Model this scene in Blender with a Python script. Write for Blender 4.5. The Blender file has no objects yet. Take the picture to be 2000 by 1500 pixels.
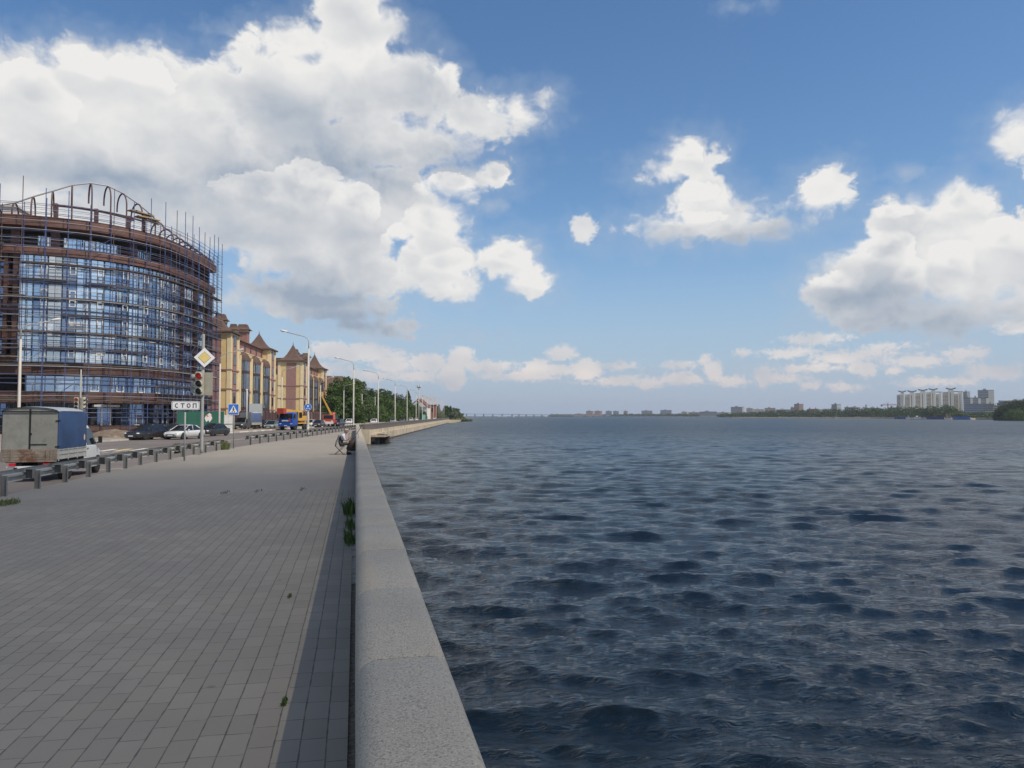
import bpy, bmesh, math, random
import numpy as np
from mathutils import Vector, Matrix, Quaternion

random.seed(7)
SC = bpy.context.scene
COL = SC.collection
R = math.radians
PI = math.pi

# ------------------------------------------------------------------ camera
FPX, CAM_H = 1500.0, 1.9          # focal length in photo pixels (2000 wide), eye height above the promenade
PSI, PIT = R(11.5), math.atan(62 / 1500)
cam_data = bpy.data.cameras.new('camera')
cam = bpy.data.objects.new('camera', cam_data)
COL.objects.link(cam)
cam_data.sensor_width = 36.0
cam_data.lens = 36.0 * FPX / 2000
cam_data.clip_start = 0.1
cam_data.clip_end = 20000
cam.location = (0, 0, CAM_H)
cam.rotation_euler = (R(90) + PIT, 0, -PSI)
SC.camera = cam

# ------------------------------------------------------------------ light
SUN_DIR = Vector((0.46, -0.40, 0.80)).normalized()
SUN_EL = math.asin(SUN_DIR.z)
SUN_AZ = math.atan2(SUN_DIR.x, SUN_DIR.y)
sun_data = bpy.data.lights.new('sun', 'SUN')
sun_data.energy = 4.2
sun_data.angle = R(0.53)
sun_data.color = (1.0, 0.90, 0.76)
sun = bpy.data.objects.new('sun', sun_data)
COL.objects.link(sun)
sun.rotation_euler = SUN_DIR.to_track_quat('Z', 'Y').to_euler()
sun.location = (50, -50, 90)

SC.view_settings.view_transform = 'Standard'
SC.view_settings.look = 'None'
SC.view_settings.exposure = 0.0
SC.view_settings.gamma = 1.0
SC.cycles.max_bounces = 6
SC.cycles.diffuse_bounces = 2
SC.cycles.glossy_bounces = 3
SC.cycles.transparent_max_bounces = 8
SC.cycles.transmission_bounces = 3
SC.cycles.volume_bounces = 0
SC.cycles.sample_clamp_indirect = 4.0
SC.cycles.sample_clamp_direct = 2.5
SC.cycles.use_adaptive_sampling = True
SC.cycles.adaptive_threshold = 0.01


# ------------------------------------------------------------------ photo measurements -> world
def ray(px, py):
    x = (px - 1000) / FPX
    y = -(py - 750) / FPX
    fw = math.cos(PIT) - y * math.sin(PIT)
    up = math.sin(PIT) + y * math.cos(PIT)
    c, s = math.cos(PSI), math.sin(PSI)
    return Vector((x * c + fw * s, -x * s + fw * c, up))


def on_plane(px, py, z=0.0):
    d = ray(px, py)
    t = (z - CAM_H) / d.z
    return Vector((d.x * t, d.y * t, z))


def at_depth(px, py, depth):
    d = ray(px, py)
    return Vector((d.x * depth, d.y * depth, CAM_H + d.z * depth))


def az_el(px, py):
    d = ray(px, py)
    return math.degrees(math.atan2(d.x, d.y)), math.degrees(math.atan2(d.z, math.hypot(d.x, d.y)))


# ------------------------------------------------------------------ node helpers
class NT:
    def __init__(self, tree):
        self.t = tree
        self.n = tree.nodes
        self.l = tree.links

    def set(self, sock, v):
        if v is None:
            return
        if hasattr(v, 'bl_idname') or isinstance(v, bpy.types.NodeSocket):
            self.l.new(v, sock)
        else:
            try:
                sock.default_value = v
            except (TypeError, ValueError):
                sock.default_value = (v, v, v)

    def math(self, op, a, b=None, c=None, clamp=False):
        n = self.n.new('ShaderNodeMath')
        n.operation = op
        n.use_clamp = clamp
        for i, v in enumerate((a, b, c)):
            self.set(n.inputs[i], v)
        return n.outputs[0]

    def vmath(self, op, a, b=None, c=None, out=0):
        n = self.n.new('ShaderNodeVectorMath')
        n.operation = op
        for i, v in enumerate((a, b, c)):
            self.set(n.inputs[i], v)
        return n.outputs[out]

    def comb(self, x, y, z):
        n = self.n.new('ShaderNodeCombineXYZ')
        for i, v in enumerate((x, y, z)):
            self.set(n.inputs[i], v)
        return n.outputs[0]

    def sep(self, v):
        n = self.n.new('ShaderNodeSeparateXYZ')
        self.set(n.inputs[0], v)
        return n.outputs

    def noise(self, vec, scale, detail=4, rough=0.5, lac=2.0, dist=0.0, dim='3D', out=0):
        n = self.n.new('ShaderNodeTexNoise')
        n.noise_dimensions = dim
        self.set(n.inputs['Vector'], vec)
        n.inputs['Scale'].default_value = scale
        n.inputs['Detail'].default_value = detail
        n.inputs['Roughness'].default_value = rough
        n.inputs['Lacunarity'].default_value = lac
        n.inputs['Distortion'].default_value = dist
        return n.outputs[out]

    def voronoi(self, vec, scale, detail=0, rough=0.5, feature='SMOOTH_F1', smooth=0.5, out='Distance', dim='3D'):
        n = self.n.new('ShaderNodeTexVoronoi')
        n.voronoi_dimensions = dim
        n.feature = feature
        self.set(n.inputs['Vector'], vec)
        n.inputs['Scale'].default_value = scale
        n.inputs['Detail'].default_value = detail
        n.inputs['Roughness'].default_value = rough
        if 'Smoothness' in n.inputs and feature == 'SMOOTH_F1':
            n.inputs['Smoothness'].default_value = smooth
        return n.outputs[out]

    def remap(self, v, a, b, c=0.0, d=1.0, smooth=False):
        n = self.n.new('ShaderNodeMapRange')
        n.interpolation_type = 'SMOOTHSTEP' if smooth else 'LINEAR'
        n.clamp = True
        self.set(n.inputs[0], v)
        for i, q in enumerate((a, b, c, d)):
            self.set(n.inputs[i + 1], q)
        return n.outputs[0]

    def mix(self, fac, a, b, blend='MIX'):
        n = self.n.new('ShaderNodeMix')
        n.data_type = 'RGBA'
        n.blend_type = blend
        self.set(n.inputs[0], fac)
        for i, q in ((6, a), (7, b)):
            if isinstance(q, (tuple, list)) and len(q) == 3:
                q = tuple(q) + (1,)
            self.set(n.inputs[i], q)
        return n.outputs[2]

    def bump(self, h, strength=0.3, dist=0.02):
        n = self.n.new('ShaderNodeBump')
        n.inputs['Strength'].default_value = strength
        n.inputs['Distance'].default_value = dist
        self.set(n.inputs['Height'], h)
        return n.outputs[0]

    def coord(self, which='Object'):
        return self.n.new('ShaderNodeTexCoord').outputs[which]


# ------------------------------------------------------------------ sky: clear air plus cumulus banks in fixed directions
def build_world():
    w = bpy.data.worlds.new('World')
    SC.world = w
    w.use_nodes = True
    w.node_tree.nodes.clear()
    t = NT(w.node_tree)
    out = t.n.new('ShaderNodeOutputWorld')
    bg = t.n.new('ShaderNodeBackground')
    bg.inputs['Strength'].default_value = 0.1
    t.l.new(bg.outputs[0], out.inputs[0])
    sky = t.n.new('ShaderNodeTexSky')
    sky.sky_type = 'NISHITA'
    sky.sun_disc = False
    sky.sun_elevation = SUN_EL
    sky.sun_rotation = SUN_AZ
    sky.altitude = 100
    sky.air_density = 1.0
    sky.dust_density = 0.6
    sky.ozone_density = 2.0
    d = t.vmath('NORMALIZE', t.coord('Generated'))
    x, y, z = t.sep(d)
    az = t.math('MULTIPLY', t.math('ARCTAN2', x, y), 180 / PI)
    el = t.math('MULTIPLY', t.math('ARCSINE', z), 180 / PI)
    P = t.comb(az, el, 0.0)

    def field(blobs, k, da=0.0, de=0.0):
        acc = None
        for (px, py, rx, ry) in blobs:
            a, e = az_el(px, py)
            a, e = a - da, e - de
            ppd = 26.2 / math.cos(math.atan((px - 1000) / 1500)) * 1.0
            ra, re_ = rx / ppd, ry / ppd
            m = min(ra, re_)
            v = t.vmath('MULTIPLY_ADD', P, (m / ra, m / re_, 0), (-a * m / ra, -e * m / re_, 0))
            ln = t.vmath('LENGTH', v, out=1)
            sd = t.math('SUBTRACT', m, ln)
            acc = sd if acc is None else t.math('SMOOTH_MAX', acc, sd, k)
        return acc

    BIG = [(40, 200, 130, 105), (200, 165, 130, 75), (130, 112, 62, 40), (300, 150, 95, 55), (420, 185, 120, 62), (570, 180, 150, 80),
           (700, 170, 130, 75), (800, 165, 85, 60), (860, 150, 36, 42), (930, 228, 110, 48), (1010, 222, 62, 34), (1062, 200, 24, 22),
           (690, 45, 90, 62), (760, 55, 48, 36), (570, 85, 80, 42), (490, 110, 60, 24), (90, 300, 220, 90), (330, 300, 240, 110),
           (590, 290, 190, 75), (790, 280, 170, 50), (480, 390, 180, 105), (640, 440, 150, 105), (760, 400, 110, 80), (890, 355, 85, 36),
           (965, 342, 38, 32), (840, 430, 75, 60), (850, 510, 90, 72), (905, 555, 36, 36), (985, 502, 66, 40), (1035, 548, 50, 34),
           (700, 540, 130, 55), (570, 490, 110, 60), (600, 575, 120, 48), (690, 600, 90, 36), (730, 640, 90, 26), 
           (505, 566, 58, 26), (440, 588, 50, 22), (420, 440, 100, 50), (-60, 420, 150, 120), (-200, 250, 200, 150), (-250, 500, 150, 110), (90, 420, 190, 70), (280, 420, 130, 90), (30, 520, 120, 60), (200, 480, 160, 70)]
    RIGHT = [(1352, 308, 56, 42), (1300, 336, 52, 24), (1372, 385, 64, 46), (1400, 425, 110, 42), (1345, 448, 140, 28), (1490, 446, 100, 24),
             (1610, 370, 58, 40), (1585, 395, 42, 14), (1870, 420, 72, 66), (1732, 428, 44, 38), (1800, 500, 110, 80),
             (1900, 520, 105, 100), (1975, 500, 80, 90), (1720, 490, 50, 42), (1640, 562, 62, 42), (1720, 605, 110, 46), (1850, 615, 130, 46),
             (1980, 600, 90, 44), (1618, 530, 28, 20), (1995, 262, 58, 48), (1690, 560, 120, 80), (1760, 440, 70, 60), (2080, 520, 150, 90), (2200, 330, 160, 90)]
    SMALL = [(700, 690, 85, 17), (770, 712, 46, 14), (838, 708, 42, 17), (902, 692, 24, 18), (884, 732, 26, 32), (950, 715, 64, 11),
             (1048, 724, 30, 22), (1098, 690, 26, 14), (1142, 722, 36, 20), (1095, 722, 50, 11), (1690, 720, 26, 16), (1745, 726, 17, 11),
             (1942, 726, 44, 17), (1490, 735, 15, 20), (1395, 722, 17, 20), (1430, 745, 26, 10), (1330, 740, 36, 11), (1265, 750, 22, 10),
             (1580, 752, 18, 6), (1650, 757, 26, 7), (1985, 637, 32, 12), (1600, 662, 52, 9), (1540, 690, 46, 10), (1450, 690, 16, 8),
             (1725, 676, 46, 9), (1140, 446, 26, 24), (650, 680, 40, 16), (800, 735, 60, 10), (730, 735, 50, 10), (1010, 735, 70, 9), (1200, 745, 50, 8), (1380, 700, 14, 10), (1530, 740, 40, 8), (1650, 700, 60, 10),
             (1800, 705, 70, 10), (1890, 690, 50, 9), (1830, 745, 60, 8), (1580, 720, 40, 7), (1210, 715, 26, 7), (1330, 712, 30, 7), (620, 720, 60, 14), (1690, 690, 40, 8)]
    THIN = [(1770, 340, 90, 26), (1850, 680, 150, 26), (1140, 446, 36, 28), (1560, 430, 60, 26), (740, 632, 110, 36), (640, 655, 90, 20),
            (800, 690, 160, 20), (1500, 730, 260, 22), (1100, 740, 240, 18), (430, 60, 60, 24), (1440, 12, 60, 14), (960, 400, 46, 30),
            (1740, 700, 260, 22), (900, 660, 130, 18)]
    DARK = [(600, 250, 150, 55), (500, 330, 150, 40), (720, 345, 170, 26), (880, 300, 160, 20), (470, 470, 120, 46), (590, 530, 120, 36),
            (720, 590, 130, 30), (740, 640, 90, 26), (130, 350, 240, 26), (480, 605, 90, 20), (1700, 620, 110, 40), (1620, 600, 60, 30), (1760, 650, 120, 26),
            (1900, 645, 130, 30), (1400, 462, 120, 10), (1520, 455, 90, 8), (820, 180, 90, 40), (1690, 560, 40, 22), (1740, 480, 24, 20),
            (350, 400, 190, 26), (250, 355, 150, 30), (1700, 600, 130, 60), (1850, 630, 140, 50), (1640, 590, 60, 40), (560, 560, 140, 50), (640, 600, 140, 50), (700, 490, 60, 40)]

    BASE = [(700, 632, 150, 40), (620, 585, 120, 30), (1690, 645, 130, 30), (1850, 652, 130, 24), (1640, 605, 56, 32), (500, 602, 70, 14), (1420, 470, 110, 9), (780, 318, 120, 16), (300, 352, 200, 16)]
    # domain warp and billow noise
    wn = t.noise(P, 0.33, 3, 0.55, out=1)
    wv = t.vmath('MULTIPLY', t.vmath('SUBTRACT', wn, (0.5, 0.5, 0.5)), (2.2, 1.6, 0))
    q = t.vmath('ADD', t.vmath('MULTIPLY', P, (1, 1.25, 1)), wv)

    def billow(v):
        n1 = t.noise(v, 0.42, 7, 0.56)
        v1 = t.voronoi(v, 0.62, 2.5, 0.5, smooth=0.35, dim='2D')
        puff = t.math('SUBTRACT', 0.55, v1)
        return t.math('ADD', t.math('MULTIPLY', t.math('SUBTRACT', n1, 0.5), 2.4), t.math('MULTIPLY', puff, 0.9))

    nz = billow(q)
    fine = t.noise(q, 2.4, 5, 0.6)

    fb = t.math('ADD', field(BIG + RIGHT, 0.35), 0.22)
    fs = field(SMALL, 0.15)
    ft = field(THIN, 0.4)
    rb = t.math('ADD', fb, t.math('MULTIPLY', nz, 0.75))
    rb = t.math('ADD', rb, t.math('MULTIPLY', t.math('SUBTRACT', fine, 0.5), 0.5))
    rs = t.math('ADD', t.math('ADD', fs, 0.16), t.math('MULTIPLY', nz, 0.26))
    rs = t.math('ADD', rs, t.math('MULTIPLY', t.math('SUBTRACT', fine, 0.5), 0.9))
    rt = t.math('ADD', ft, t.math('MULTIPLY', nz, 0.8))
    # soft flat bases, crisp tops: the falloff width varies along the edge
    wid = t.remap(t.noise(P, 0.21, 2, 0.5), 0.35, 0.65, 0.28, 1.35)
    ab = t.remap(rb, -0.12, wid, 0, 1, True)
    asml = t.math('MULTIPLY', t.remap(rs, -0.10, 0.30, 0, 1, True), 0.97)
    at_ = t.math('MULTIPLY', t.remap(rt, -0.5, 1.3, 0, 1, True), 0.62)
    # unseen cumulus outside the view, thickened behind the camera to whiten the ambient light
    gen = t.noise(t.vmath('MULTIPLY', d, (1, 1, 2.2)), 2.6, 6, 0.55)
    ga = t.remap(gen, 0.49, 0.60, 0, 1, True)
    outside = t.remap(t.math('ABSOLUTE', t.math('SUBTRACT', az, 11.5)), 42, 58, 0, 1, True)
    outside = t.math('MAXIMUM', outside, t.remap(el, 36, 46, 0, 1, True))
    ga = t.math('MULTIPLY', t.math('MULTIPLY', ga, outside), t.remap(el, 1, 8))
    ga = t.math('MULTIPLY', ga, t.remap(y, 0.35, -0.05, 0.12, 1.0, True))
    veil = t.math('MULTIPLY', t.remap(t.math('ADD', fb, t.math('MULTIPLY', nz, 0.9)), -1.7, 0.6, 0, 1, True), 0.32)
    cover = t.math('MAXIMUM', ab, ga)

    fd = field(DARK, 0.5)
    dark = t.remap(t.math('ADD', fd, t.math('MULTIPLY', nz, 0.45)), -1.9, 1.7, 0, 1, True)
    qs = t.vmath('ADD', t.vmath('MULTIPLY', P, (0.8, 1.25, 1)), t.vmath('MULTIPLY', wv, (1.3, 1.3, 0)))

    def lumps(v):
        a_ = t.noise(v, 0.13, 3.0, 0.46)
        b_ = t.voronoi(v, 0.27, 1.6, 0.4, smooth=0.8, dim='2D')
        return t.math('SUBTRACT', t.math('MULTIPLY', a_, 2.4), t.math('MULTIPLY', b_, 0.55))
    relief = t.math('SUBTRACT', lumps(qs), lumps(t.vmath('ADD', qs, (0.9, 1.25, 0))))
    relief = t.math('MULTIPLY', relief, 0.55)
    # nearer heads of cloud whose sunward edges stand out white against the bank behind them
    HEADS = [(880, 372, 74, 34), (964, 345, 36, 30), (842, 440, 62, 56), (800, 480, 60, 50), (858, 520, 70, 50), (985, 502, 60, 36), (1035, 548, 46, 30),
             (600, 350, 70, 40), (520, 380, 100, 46), (690, 400, 60, 50), (160, 130, 60, 36), (270, 150, 70, 40), (60, 190, 90, 70),
             (1360, 378, 44, 26), (1330, 425, 90, 26), (1345, 300, 40, 26), (1740, 412, 40, 24), (1870, 400, 66, 50), (1860, 510, 52, 50),
             (1720, 500, 66, 60), (1770, 540, 60, 46), (1640, 550, 60, 26), (1960, 470, 60, 50), (870, 150, 26, 40), (1000, 215, 60, 24)]
    fh = t.math('ADD', t.math('ADD', field(HEADS, 0.12), t.math('MULTIPLY', nz, 0.42)),
                t.math('MULTIPLY', t.math('SUBTRACT', fine, 0.5), 0.5))
    upness = t.math('SUBTRACT', field(HEADS, 0.3), field(HEADS, 0.3, 0.35, 0.9))
    upness = t.math('ADD', upness, t.math('MULTIPLY', nz, 0.12))
    rim = t.math('MULTIPLY', t.remap(fh, -0.05, 0.12, 0, 1, True), t.remap(fh, 0.1, 2.2, 1, 0.12, True))
    rim = t.math('MULTIPLY', rim, t.remap(upness, -0.35, 0.75, 0, 1, True))
    halo = t.math('MULTIPLY', t.remap(fh, -1.3, 0.0, 0, 0.22, True), t.remap(upness, 0.1, 0.9, 0, 1, True))
    body = t.remap(rb, 0.1, 1.8, 0.0, 0.20, True)
    shade = t.math('ADD', t.math('ADD', t.math('MULTIPLY', dark, 0.62), body), t.math('SUBTRACT', 0.02, relief))
    shade = t.math('ADD', shade, t.math('MULTIPLY', t.math('SUBTRACT', 0.5, fine), 0.16))
    shade = t.math('ADD', shade, halo)
    fbase = t.remap(t.math('ADD', field(BASE, 0.4), t.math('MULTIPLY', nz, 0.4)), -1.5, 1.5, 0, 0.56, True)
    shade = t.math('ADD', shade, fbase)
    shade = t.math('SUBTRACT', shade, t.math('MULTIPLY', rim, 0.62))
    K = 10.0
    lit = tuple(v * K for v in (0.86, 0.85, 0.83))
    mid = tuple(v * K for v in (0.62, 0.64, 0.67))
    low = tuple(v * K for v in (0.33, 0.40, 0.50))
    c1 = t.mix(t.remap(shade, 0.0, 0.55), lit, mid)
    ccol = t.mix(t.remap(shade, 0.55, 1.25), c1, low)
    warm = tuple(v * K for v in (0.80, 0.71, 0.66))
    scol = t.mix(t.remap(el, 1.5, 6.5), warm, lit)
    scol = t.mix(t.remap(relief, 0.25, -0.45), scol, tuple(v * K for v in (0.42, 0.47, 0.56)))
    tcol = tuple(v * K for v in (0.46, 0.53, 0.63))

    skyc = sky.outputs[0]
    hsv = t.n.new('ShaderNodeHueSaturation')
    hsv.inputs['Saturation'].default_value = SKY_SAT
    hsv.inputs['Value'].default_value = SKY_VAL
    t.l.new(skyc, hsv.inputs['Color'])
    skyc = hsv.outputs[0]
    # moist air low over the reservoir
    skyc = t.mix(t.remap(el, -2.0, 15.0, 0.9, 0.0, True), skyc, tuple(v * K for v in (0.335, 0.44, 0.625)))
    c = t.mix(t.math('MAXIMUM', at_, veil), skyc, tcol)
    c = t.mix(asml, c, scol)
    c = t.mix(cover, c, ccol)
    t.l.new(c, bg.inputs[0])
    w.cycles.sampling_method = 'MANUAL'
    w.cycles.sample_map_resolution = 512


SKY_SAT, SKY_VAL = 1.19, 1.31
build_world()


# ------------------------------------------------------------------ materials
MATS = {}


def mat(name, col, rough=0.8, var=0.0, vscale=3.0, bump=0.0, bscale=20.0, metal=0.0, spec=0.5, col2=None, stain=None, emit=None):
    """Principled paint / stone / metal whose colour and grain vary over the object."""
    if name in MATS:
        return MATS[name]
    m = bpy.data.materials.new(name)
    m.use_nodes = True
    t = NT(m.node_tree)
    b = t.n['Principled BSDF']
    b.inputs['Roughness'].default_value = rough
    b.inputs['Metallic'].default_value = metal
    b.inputs['Specular IOR Level'].default_value = spec
    co = t.coord('Object')
    c = tuple(col) + (1,)
    if var or col2:
        n1 = t.noise(co, vscale, 5, 0.6)
        hi = tuple(min(1, v * (1 + var)) for v in col)
        lo = tuple(v * (1 - var) for v in col) if not col2 else col2
        c = t.mix(t.remap(n1, 0.32, 0.68), lo, hi)
    if stain:
        n2 = t.noise(co, stain[1], 6, 0.65)
        c = t.mix(t.remap(n2, stain[2], stain[2] + 0.12), c, stain[0])
    t.set(b.inputs['Base Color'], c)
    if bump:
        t.l.new(t.bump(t.noise(co, bscale, 5, 0.6), bump, 0.02), b.inputs['Normal'])
    if emit:
        b.inputs['Emission Color'].default_value = tuple(emit[0]) + (1,)
        b.inputs['Emission Strength'].default_value = emit[1]
    MATS[name] = m
    return m


def glass_mat(name, col, rough=0.04, wav=0.0, spec=0.5, metal=0.0):
    if name in MATS:
        return MATS[name]
    m = bpy.data.materials.new(name)
    m.use_nodes = True
    t = NT(m.node_tree)
    b = t.n['Principled BSDF']
    b.inputs['Base Color'].default_value = tuple(col) + (1,)
    b.inputs['Roughness'].default_value = rough
    b.inputs['Metallic'].default_value = metal
    b.inputs['IOR'].default_value = 1.52
    b.inputs['Specular IOR Level'].default_value = spec
    if wav:
        t.l.new(t.bump(t.noise(t.coord('Object'), 0.8, 2, 0.5), wav, 0.05), b.inputs['Normal'])
    MATS[name] = m
    return m


# ------------------------------------------------------------------ mesh builder
class MB:
    def __init__(self):
        self.v, self.f, self.mi, self.sm = [], [], [], []

    def add(self, vs, fs, mi=0, M=None, smooth=False):
        o = len(self.v)
        if M is not None:
            vs = [M @ Vector(p) for p in vs]
        self.v.extend([tuple(p) for p in vs])
        for f in fs:
            self.f.append(tuple(i + o for i in f))
            self.mi.append(mi)
            self.sm.append(smooth)
        return self

    def box(self, c, s, mi=0, M=None, rz=0.0, taper=1.0):
        x, y, z = (q / 2 for q in s)
        vs = []
        for dz, k in ((-z, 1.0), (z, taper)):
            for dx, dy in ((-x, -y), (x, -y), (x, y), (-x, y)):
                p = Vector((dx * k, dy * k, dz))
                if rz:
                    p.rotate(Quaternion((0, 0, 1), rz))
                vs.append(p + Vector(c))
        return self.add(vs, [(3, 2, 1, 0), (4, 5, 6, 7), (0, 1, 5, 4), (1, 2, 6, 5), (2, 3, 7, 6), (3, 0, 4, 7)], mi, M)

    def span(self, x0, x1, y0, y1, z0, z1, mi=0, M=None):
        return self.box(((x0 + x1) / 2, (y0 + y1) / 2, (z0 + z1) / 2), (abs(x1 - x0), abs(y1 - y0), abs(z1 - z0)), mi, M)

    def tube(self, pts, r, n=8, mi=0, M=None, caps=True, smooth=True):
        pts = [Vector(p) for p in pts]
        rs = r if isinstance(r, (list, tuple)) else [r] * len(pts)
        vs, fs = [], []
        prev = None
        for i, p in enumerate(pts):
            a = pts[max(i - 1, 0)]
            b = pts[min(i + 1, len(pts) - 1)]
            d = (b - a)
            d = d.normalized() if d.length > 1e-9 else Vector((0, 0, 1))
            if prev is None:
                u = d.orthogonal().normalized()
            else:
                u = (prev - d * prev.dot(d))
                u = u.normalized() if u.length > 1e-6 else d.orthogonal().normalized()
            prev = u
            w = d.cross(u)
            for k in range(n):
                an = 2 * PI * k / n
                vs.append(p + (u * math.cos(an) + w * math.sin(an)) * rs[i])
        for i in range(len(pts) - 1):
            for k in range(n):
                a, b = i * n + k, i * n + (k + 1) % n
                fs.append((a, b, b + n, a + n))
        self.add(vs, fs, mi, M, smooth)
        if caps:
            m = (len(pts) - 1) * n
            self.add(vs[:n], [tuple(range(n - 1, -1, -1))], mi, M)
            self.add(vs[m:m + n], [tuple(range(n))], mi, M)
        return self

    def cyl(self, a, b, r, n=12, mi=0, M=None, r2=None):
        return self.tube([a, b], [r, r if r2 is None else r2], n, mi, M)

    def lathe(self, prof, n=16, mi=0, M=None, c=(0, 0, 0), smooth=True):
        vs, fs = [], []
        for (r, z) in prof:
            for k in range(n):
                an = 2 * PI * k / n
                vs.append((c[0] + r * math.cos(an), c[1] + r * math.sin(an), c[2] + z))
        for i in range(len(prof) - 1):
            for k in range(n):
                a, b = i * n + k, i * n + (k + 1) % n
                fs.append((a, b, b + n, a + n))
        self.add(vs, fs, mi, M, smooth)
        m = (len(prof) - 1) * n
        if prof[0][0] > 1e-4:
            self.add(vs[:n], [tuple(range(n - 1, -1, -1))], mi, M)
        if prof[-1][0] > 1e-4:
            self.add(vs[m:m + n], [tuple(range(n))], mi, M)
        return self

    def prism(self, poly, a, b, axis='z', mi=0, M=None, smooth=False):
        """Extrude a 2-D polygon between a and b along an axis (x: poly is y,z; y: poly is x,z; z: poly is x,y)."""
        def P(u, v, w):
            return {'x': (w, u, v), 'y': (u, w, v), 'z': (u, v, w)}[axis]
        n = len(poly)
        vs = [P(u, v, a) for u, v in poly] + [P(u, v, b) for u, v in poly]
        self.add(vs, [tuple(range(n - 1, -1, -1)), tuple(range(n, 2 * n))], mi, M)
        self.add(vs, [(k, (k + 1) % n, (k + 1) % n + n, k + n) for k in range(n)], mi, M, smooth)
        return self

    def loft(self, rings, mi=0, M=None, caps=True, smooth=True, closed=True):
        n = len(rings[0])
        vs = [p for r in rings for p in r]
        fs = []
        for i in range(len(rings) - 1):
            for k in range(n if closed else n - 1):
                a, b = i * n + k, i * n + (k + 1) % n
                fs.append((a, b, b + n, a + n))
        self.add(vs, fs, mi, M, smooth)
        if caps:
            m = (len(rings) - 1) * n
            self.add(rings[0], [tuple(range(n - 1, -1, -1))], mi, M)
            self.add(rings[-1], [tuple(range(n))], mi, M)
        return self

    def ball(self, c, r, n=10, mi=0, M=None, sc=(1, 1, 1)):
        prof = [(math.sin(PI * i / n), -math.cos(PI * i / n)) for i in range(n + 1)]
        vs, fs = [], []
        for (q, z) in prof:
            for k in range(n):
                an = 2 * PI * k / n
                vs.append((c[0] + r * sc[0] * q * math.cos(an), c[1] + r * sc[1] * q * math.sin(an), c[2] + r * sc[2] * z))
        for i in range(n):
            for k in range(n):
                a, b = i * n + k, i * n + (k + 1) % n
                fs.append((a, b, b + n, a + n))
        return self.add(vs, fs, mi, M, True)

    def build(self, name, mats, parent=None, recalc=True):
        me = bpy.data.meshes.new(name)
        me.from_pydata(self.v, [], self.f)
        for m in (mats if isinstance(mats, (list, tuple)) else [mats]):
            me.materials.append(m)
        me.polygons.foreach_set('material_index', self.mi)
        me.polygons.foreach_set('use_smooth', self.sm)
        if recalc and len(self.f) < 60000:
            bm = bmesh.new()
            bm.from_mesh(me)
            bmesh.ops.remove_doubles(bm, verts=bm.verts, dist=1e-5)
            bmesh.ops.recalc_face_normals(bm, faces=bm.faces)
            bm.to_mesh(me)
            bm.free()
        me.update()
        o = bpy.data.objects.new(name, me)
        COL.objects.link(o)
        if parent is not None:
            o.parent = parent
        return o


def tag(o, label=None, cat=None, group=None, kind=None):
    if label:
        o['label'] = label
    if cat:
        o['category'] = cat
    if group:
        o['group'] = group
    if kind:
        o['kind'] = kind
    return o


def thing(name, label, cat, loc=(0, 0, 0), rz=0.0, group=None):
    o = bpy.data.objects.new(name, None)
    o.empty_display_size = 0.2
    COL.objects.link(o)
    o.location = loc
    o.rotation_euler = (0, 0, rz)
    return tag(o, label, cat, group)


def copy_tree(o, parent=None):
    c = o.copy()
    COL.objects.link(c)
    c.parent = parent
    for ch in o.children:
        copy_tree(ch, c)
    return c


def bevel(o, w=0.02, seg=2, ang=30):
    md = o.modifiers.new('bevel', 'BEVEL')
    md.width = w
    md.segments = seg
    md.limit_method = 'ANGLE'
    md.angle_limit = R(ang)
    return o


def interp(poly, y):
    """x of a polyline (list of (x, y), y ascending) at y."""
    for (x0, y0), (x1, y1) in zip(poly, poly[1:]):
        if y <= y1:
            return x0 + (x1 - x0) * (y - y0) / (y1 - y0)
    (x0, y0), (x1, y1) = poly[-2:]
    return x0 + (x1 - x0) * (y - y0) / (y1 - y0)


ORD = ['first', 'second', 'third', 'fourth', 'fifth', 'sixth', 'seventh', 'eighth', 'ninth', 'tenth', 'eleventh', 'twelfth', 'thirteenth',
       'fourteenth', 'fifteenth', 'sixteenth', 'seventeenth', 'eighteenth', 'nineteenth', 'twentieth']


# ------------------------------------------------------------------ the cumulus high behind the camera, whose shadow lies on the near promenade
def overhead_cloud():
    from mathutils import noise as mn
    H = 1500.0
    off = SUN_DIR * (H / SUN_DIR.z)
    bm = bmesh.new()
    bmesh.ops.create_icosphere(bm, subdivisions=6, radius=1.0)
    for v in bm.verts:
        p = v.co.copy()
        d = 1.0 + 0.05 * mn.noise(p * 3.0) + 0.03 * mn.noise(p * 9)
        z = p.z * (1.0 if p.z > 0 else 0.25)
        v.co = Vector((p.x * 430 * d, p.y * 330 * d, z * 90 * d))
    me = bpy.data.meshes.new('cumulus_cloud')
    bm.to_mesh(me)
    bm.free()
    for p_ in me.polygons:
        p_.use_smooth = True
    m = bpy.data.materials.new('thin_cloud')          # a thin cumulus: part of the sunlight comes through
    m.use_nodes = True
    t = NT(m.node_tree)
    out = t.n['Material Output']
    dif = t.n.new('ShaderNodeBsdfDiffuse')
    dif.inputs[0].default_value = (0.92, 0.92, 0.92, 1)
    tr_ = t.n.new('ShaderNodeBsdfTransparent')
    mx = t.n.new('ShaderNodeMixShader')
    mx.inputs[0].default_value = 0.48
    t.l.new(tr_.outputs[0], mx.inputs[1])
    t.l.new(dif.outputs[0], mx.inputs[2])
    t.l.new(mx.outputs[0], out.inputs['Surface'])
    me.materials.append(m)
    o = bpy.data.objects.new('cumulus_cloud', me)
    COL.objects.link(o)
    o.location = (off.x + 40, off.y + CLOUD_EDGE - 330, H)
    tag(o, kind='structure')


CLOUD_EDGE = 26.0
overhead_cloud()


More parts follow.
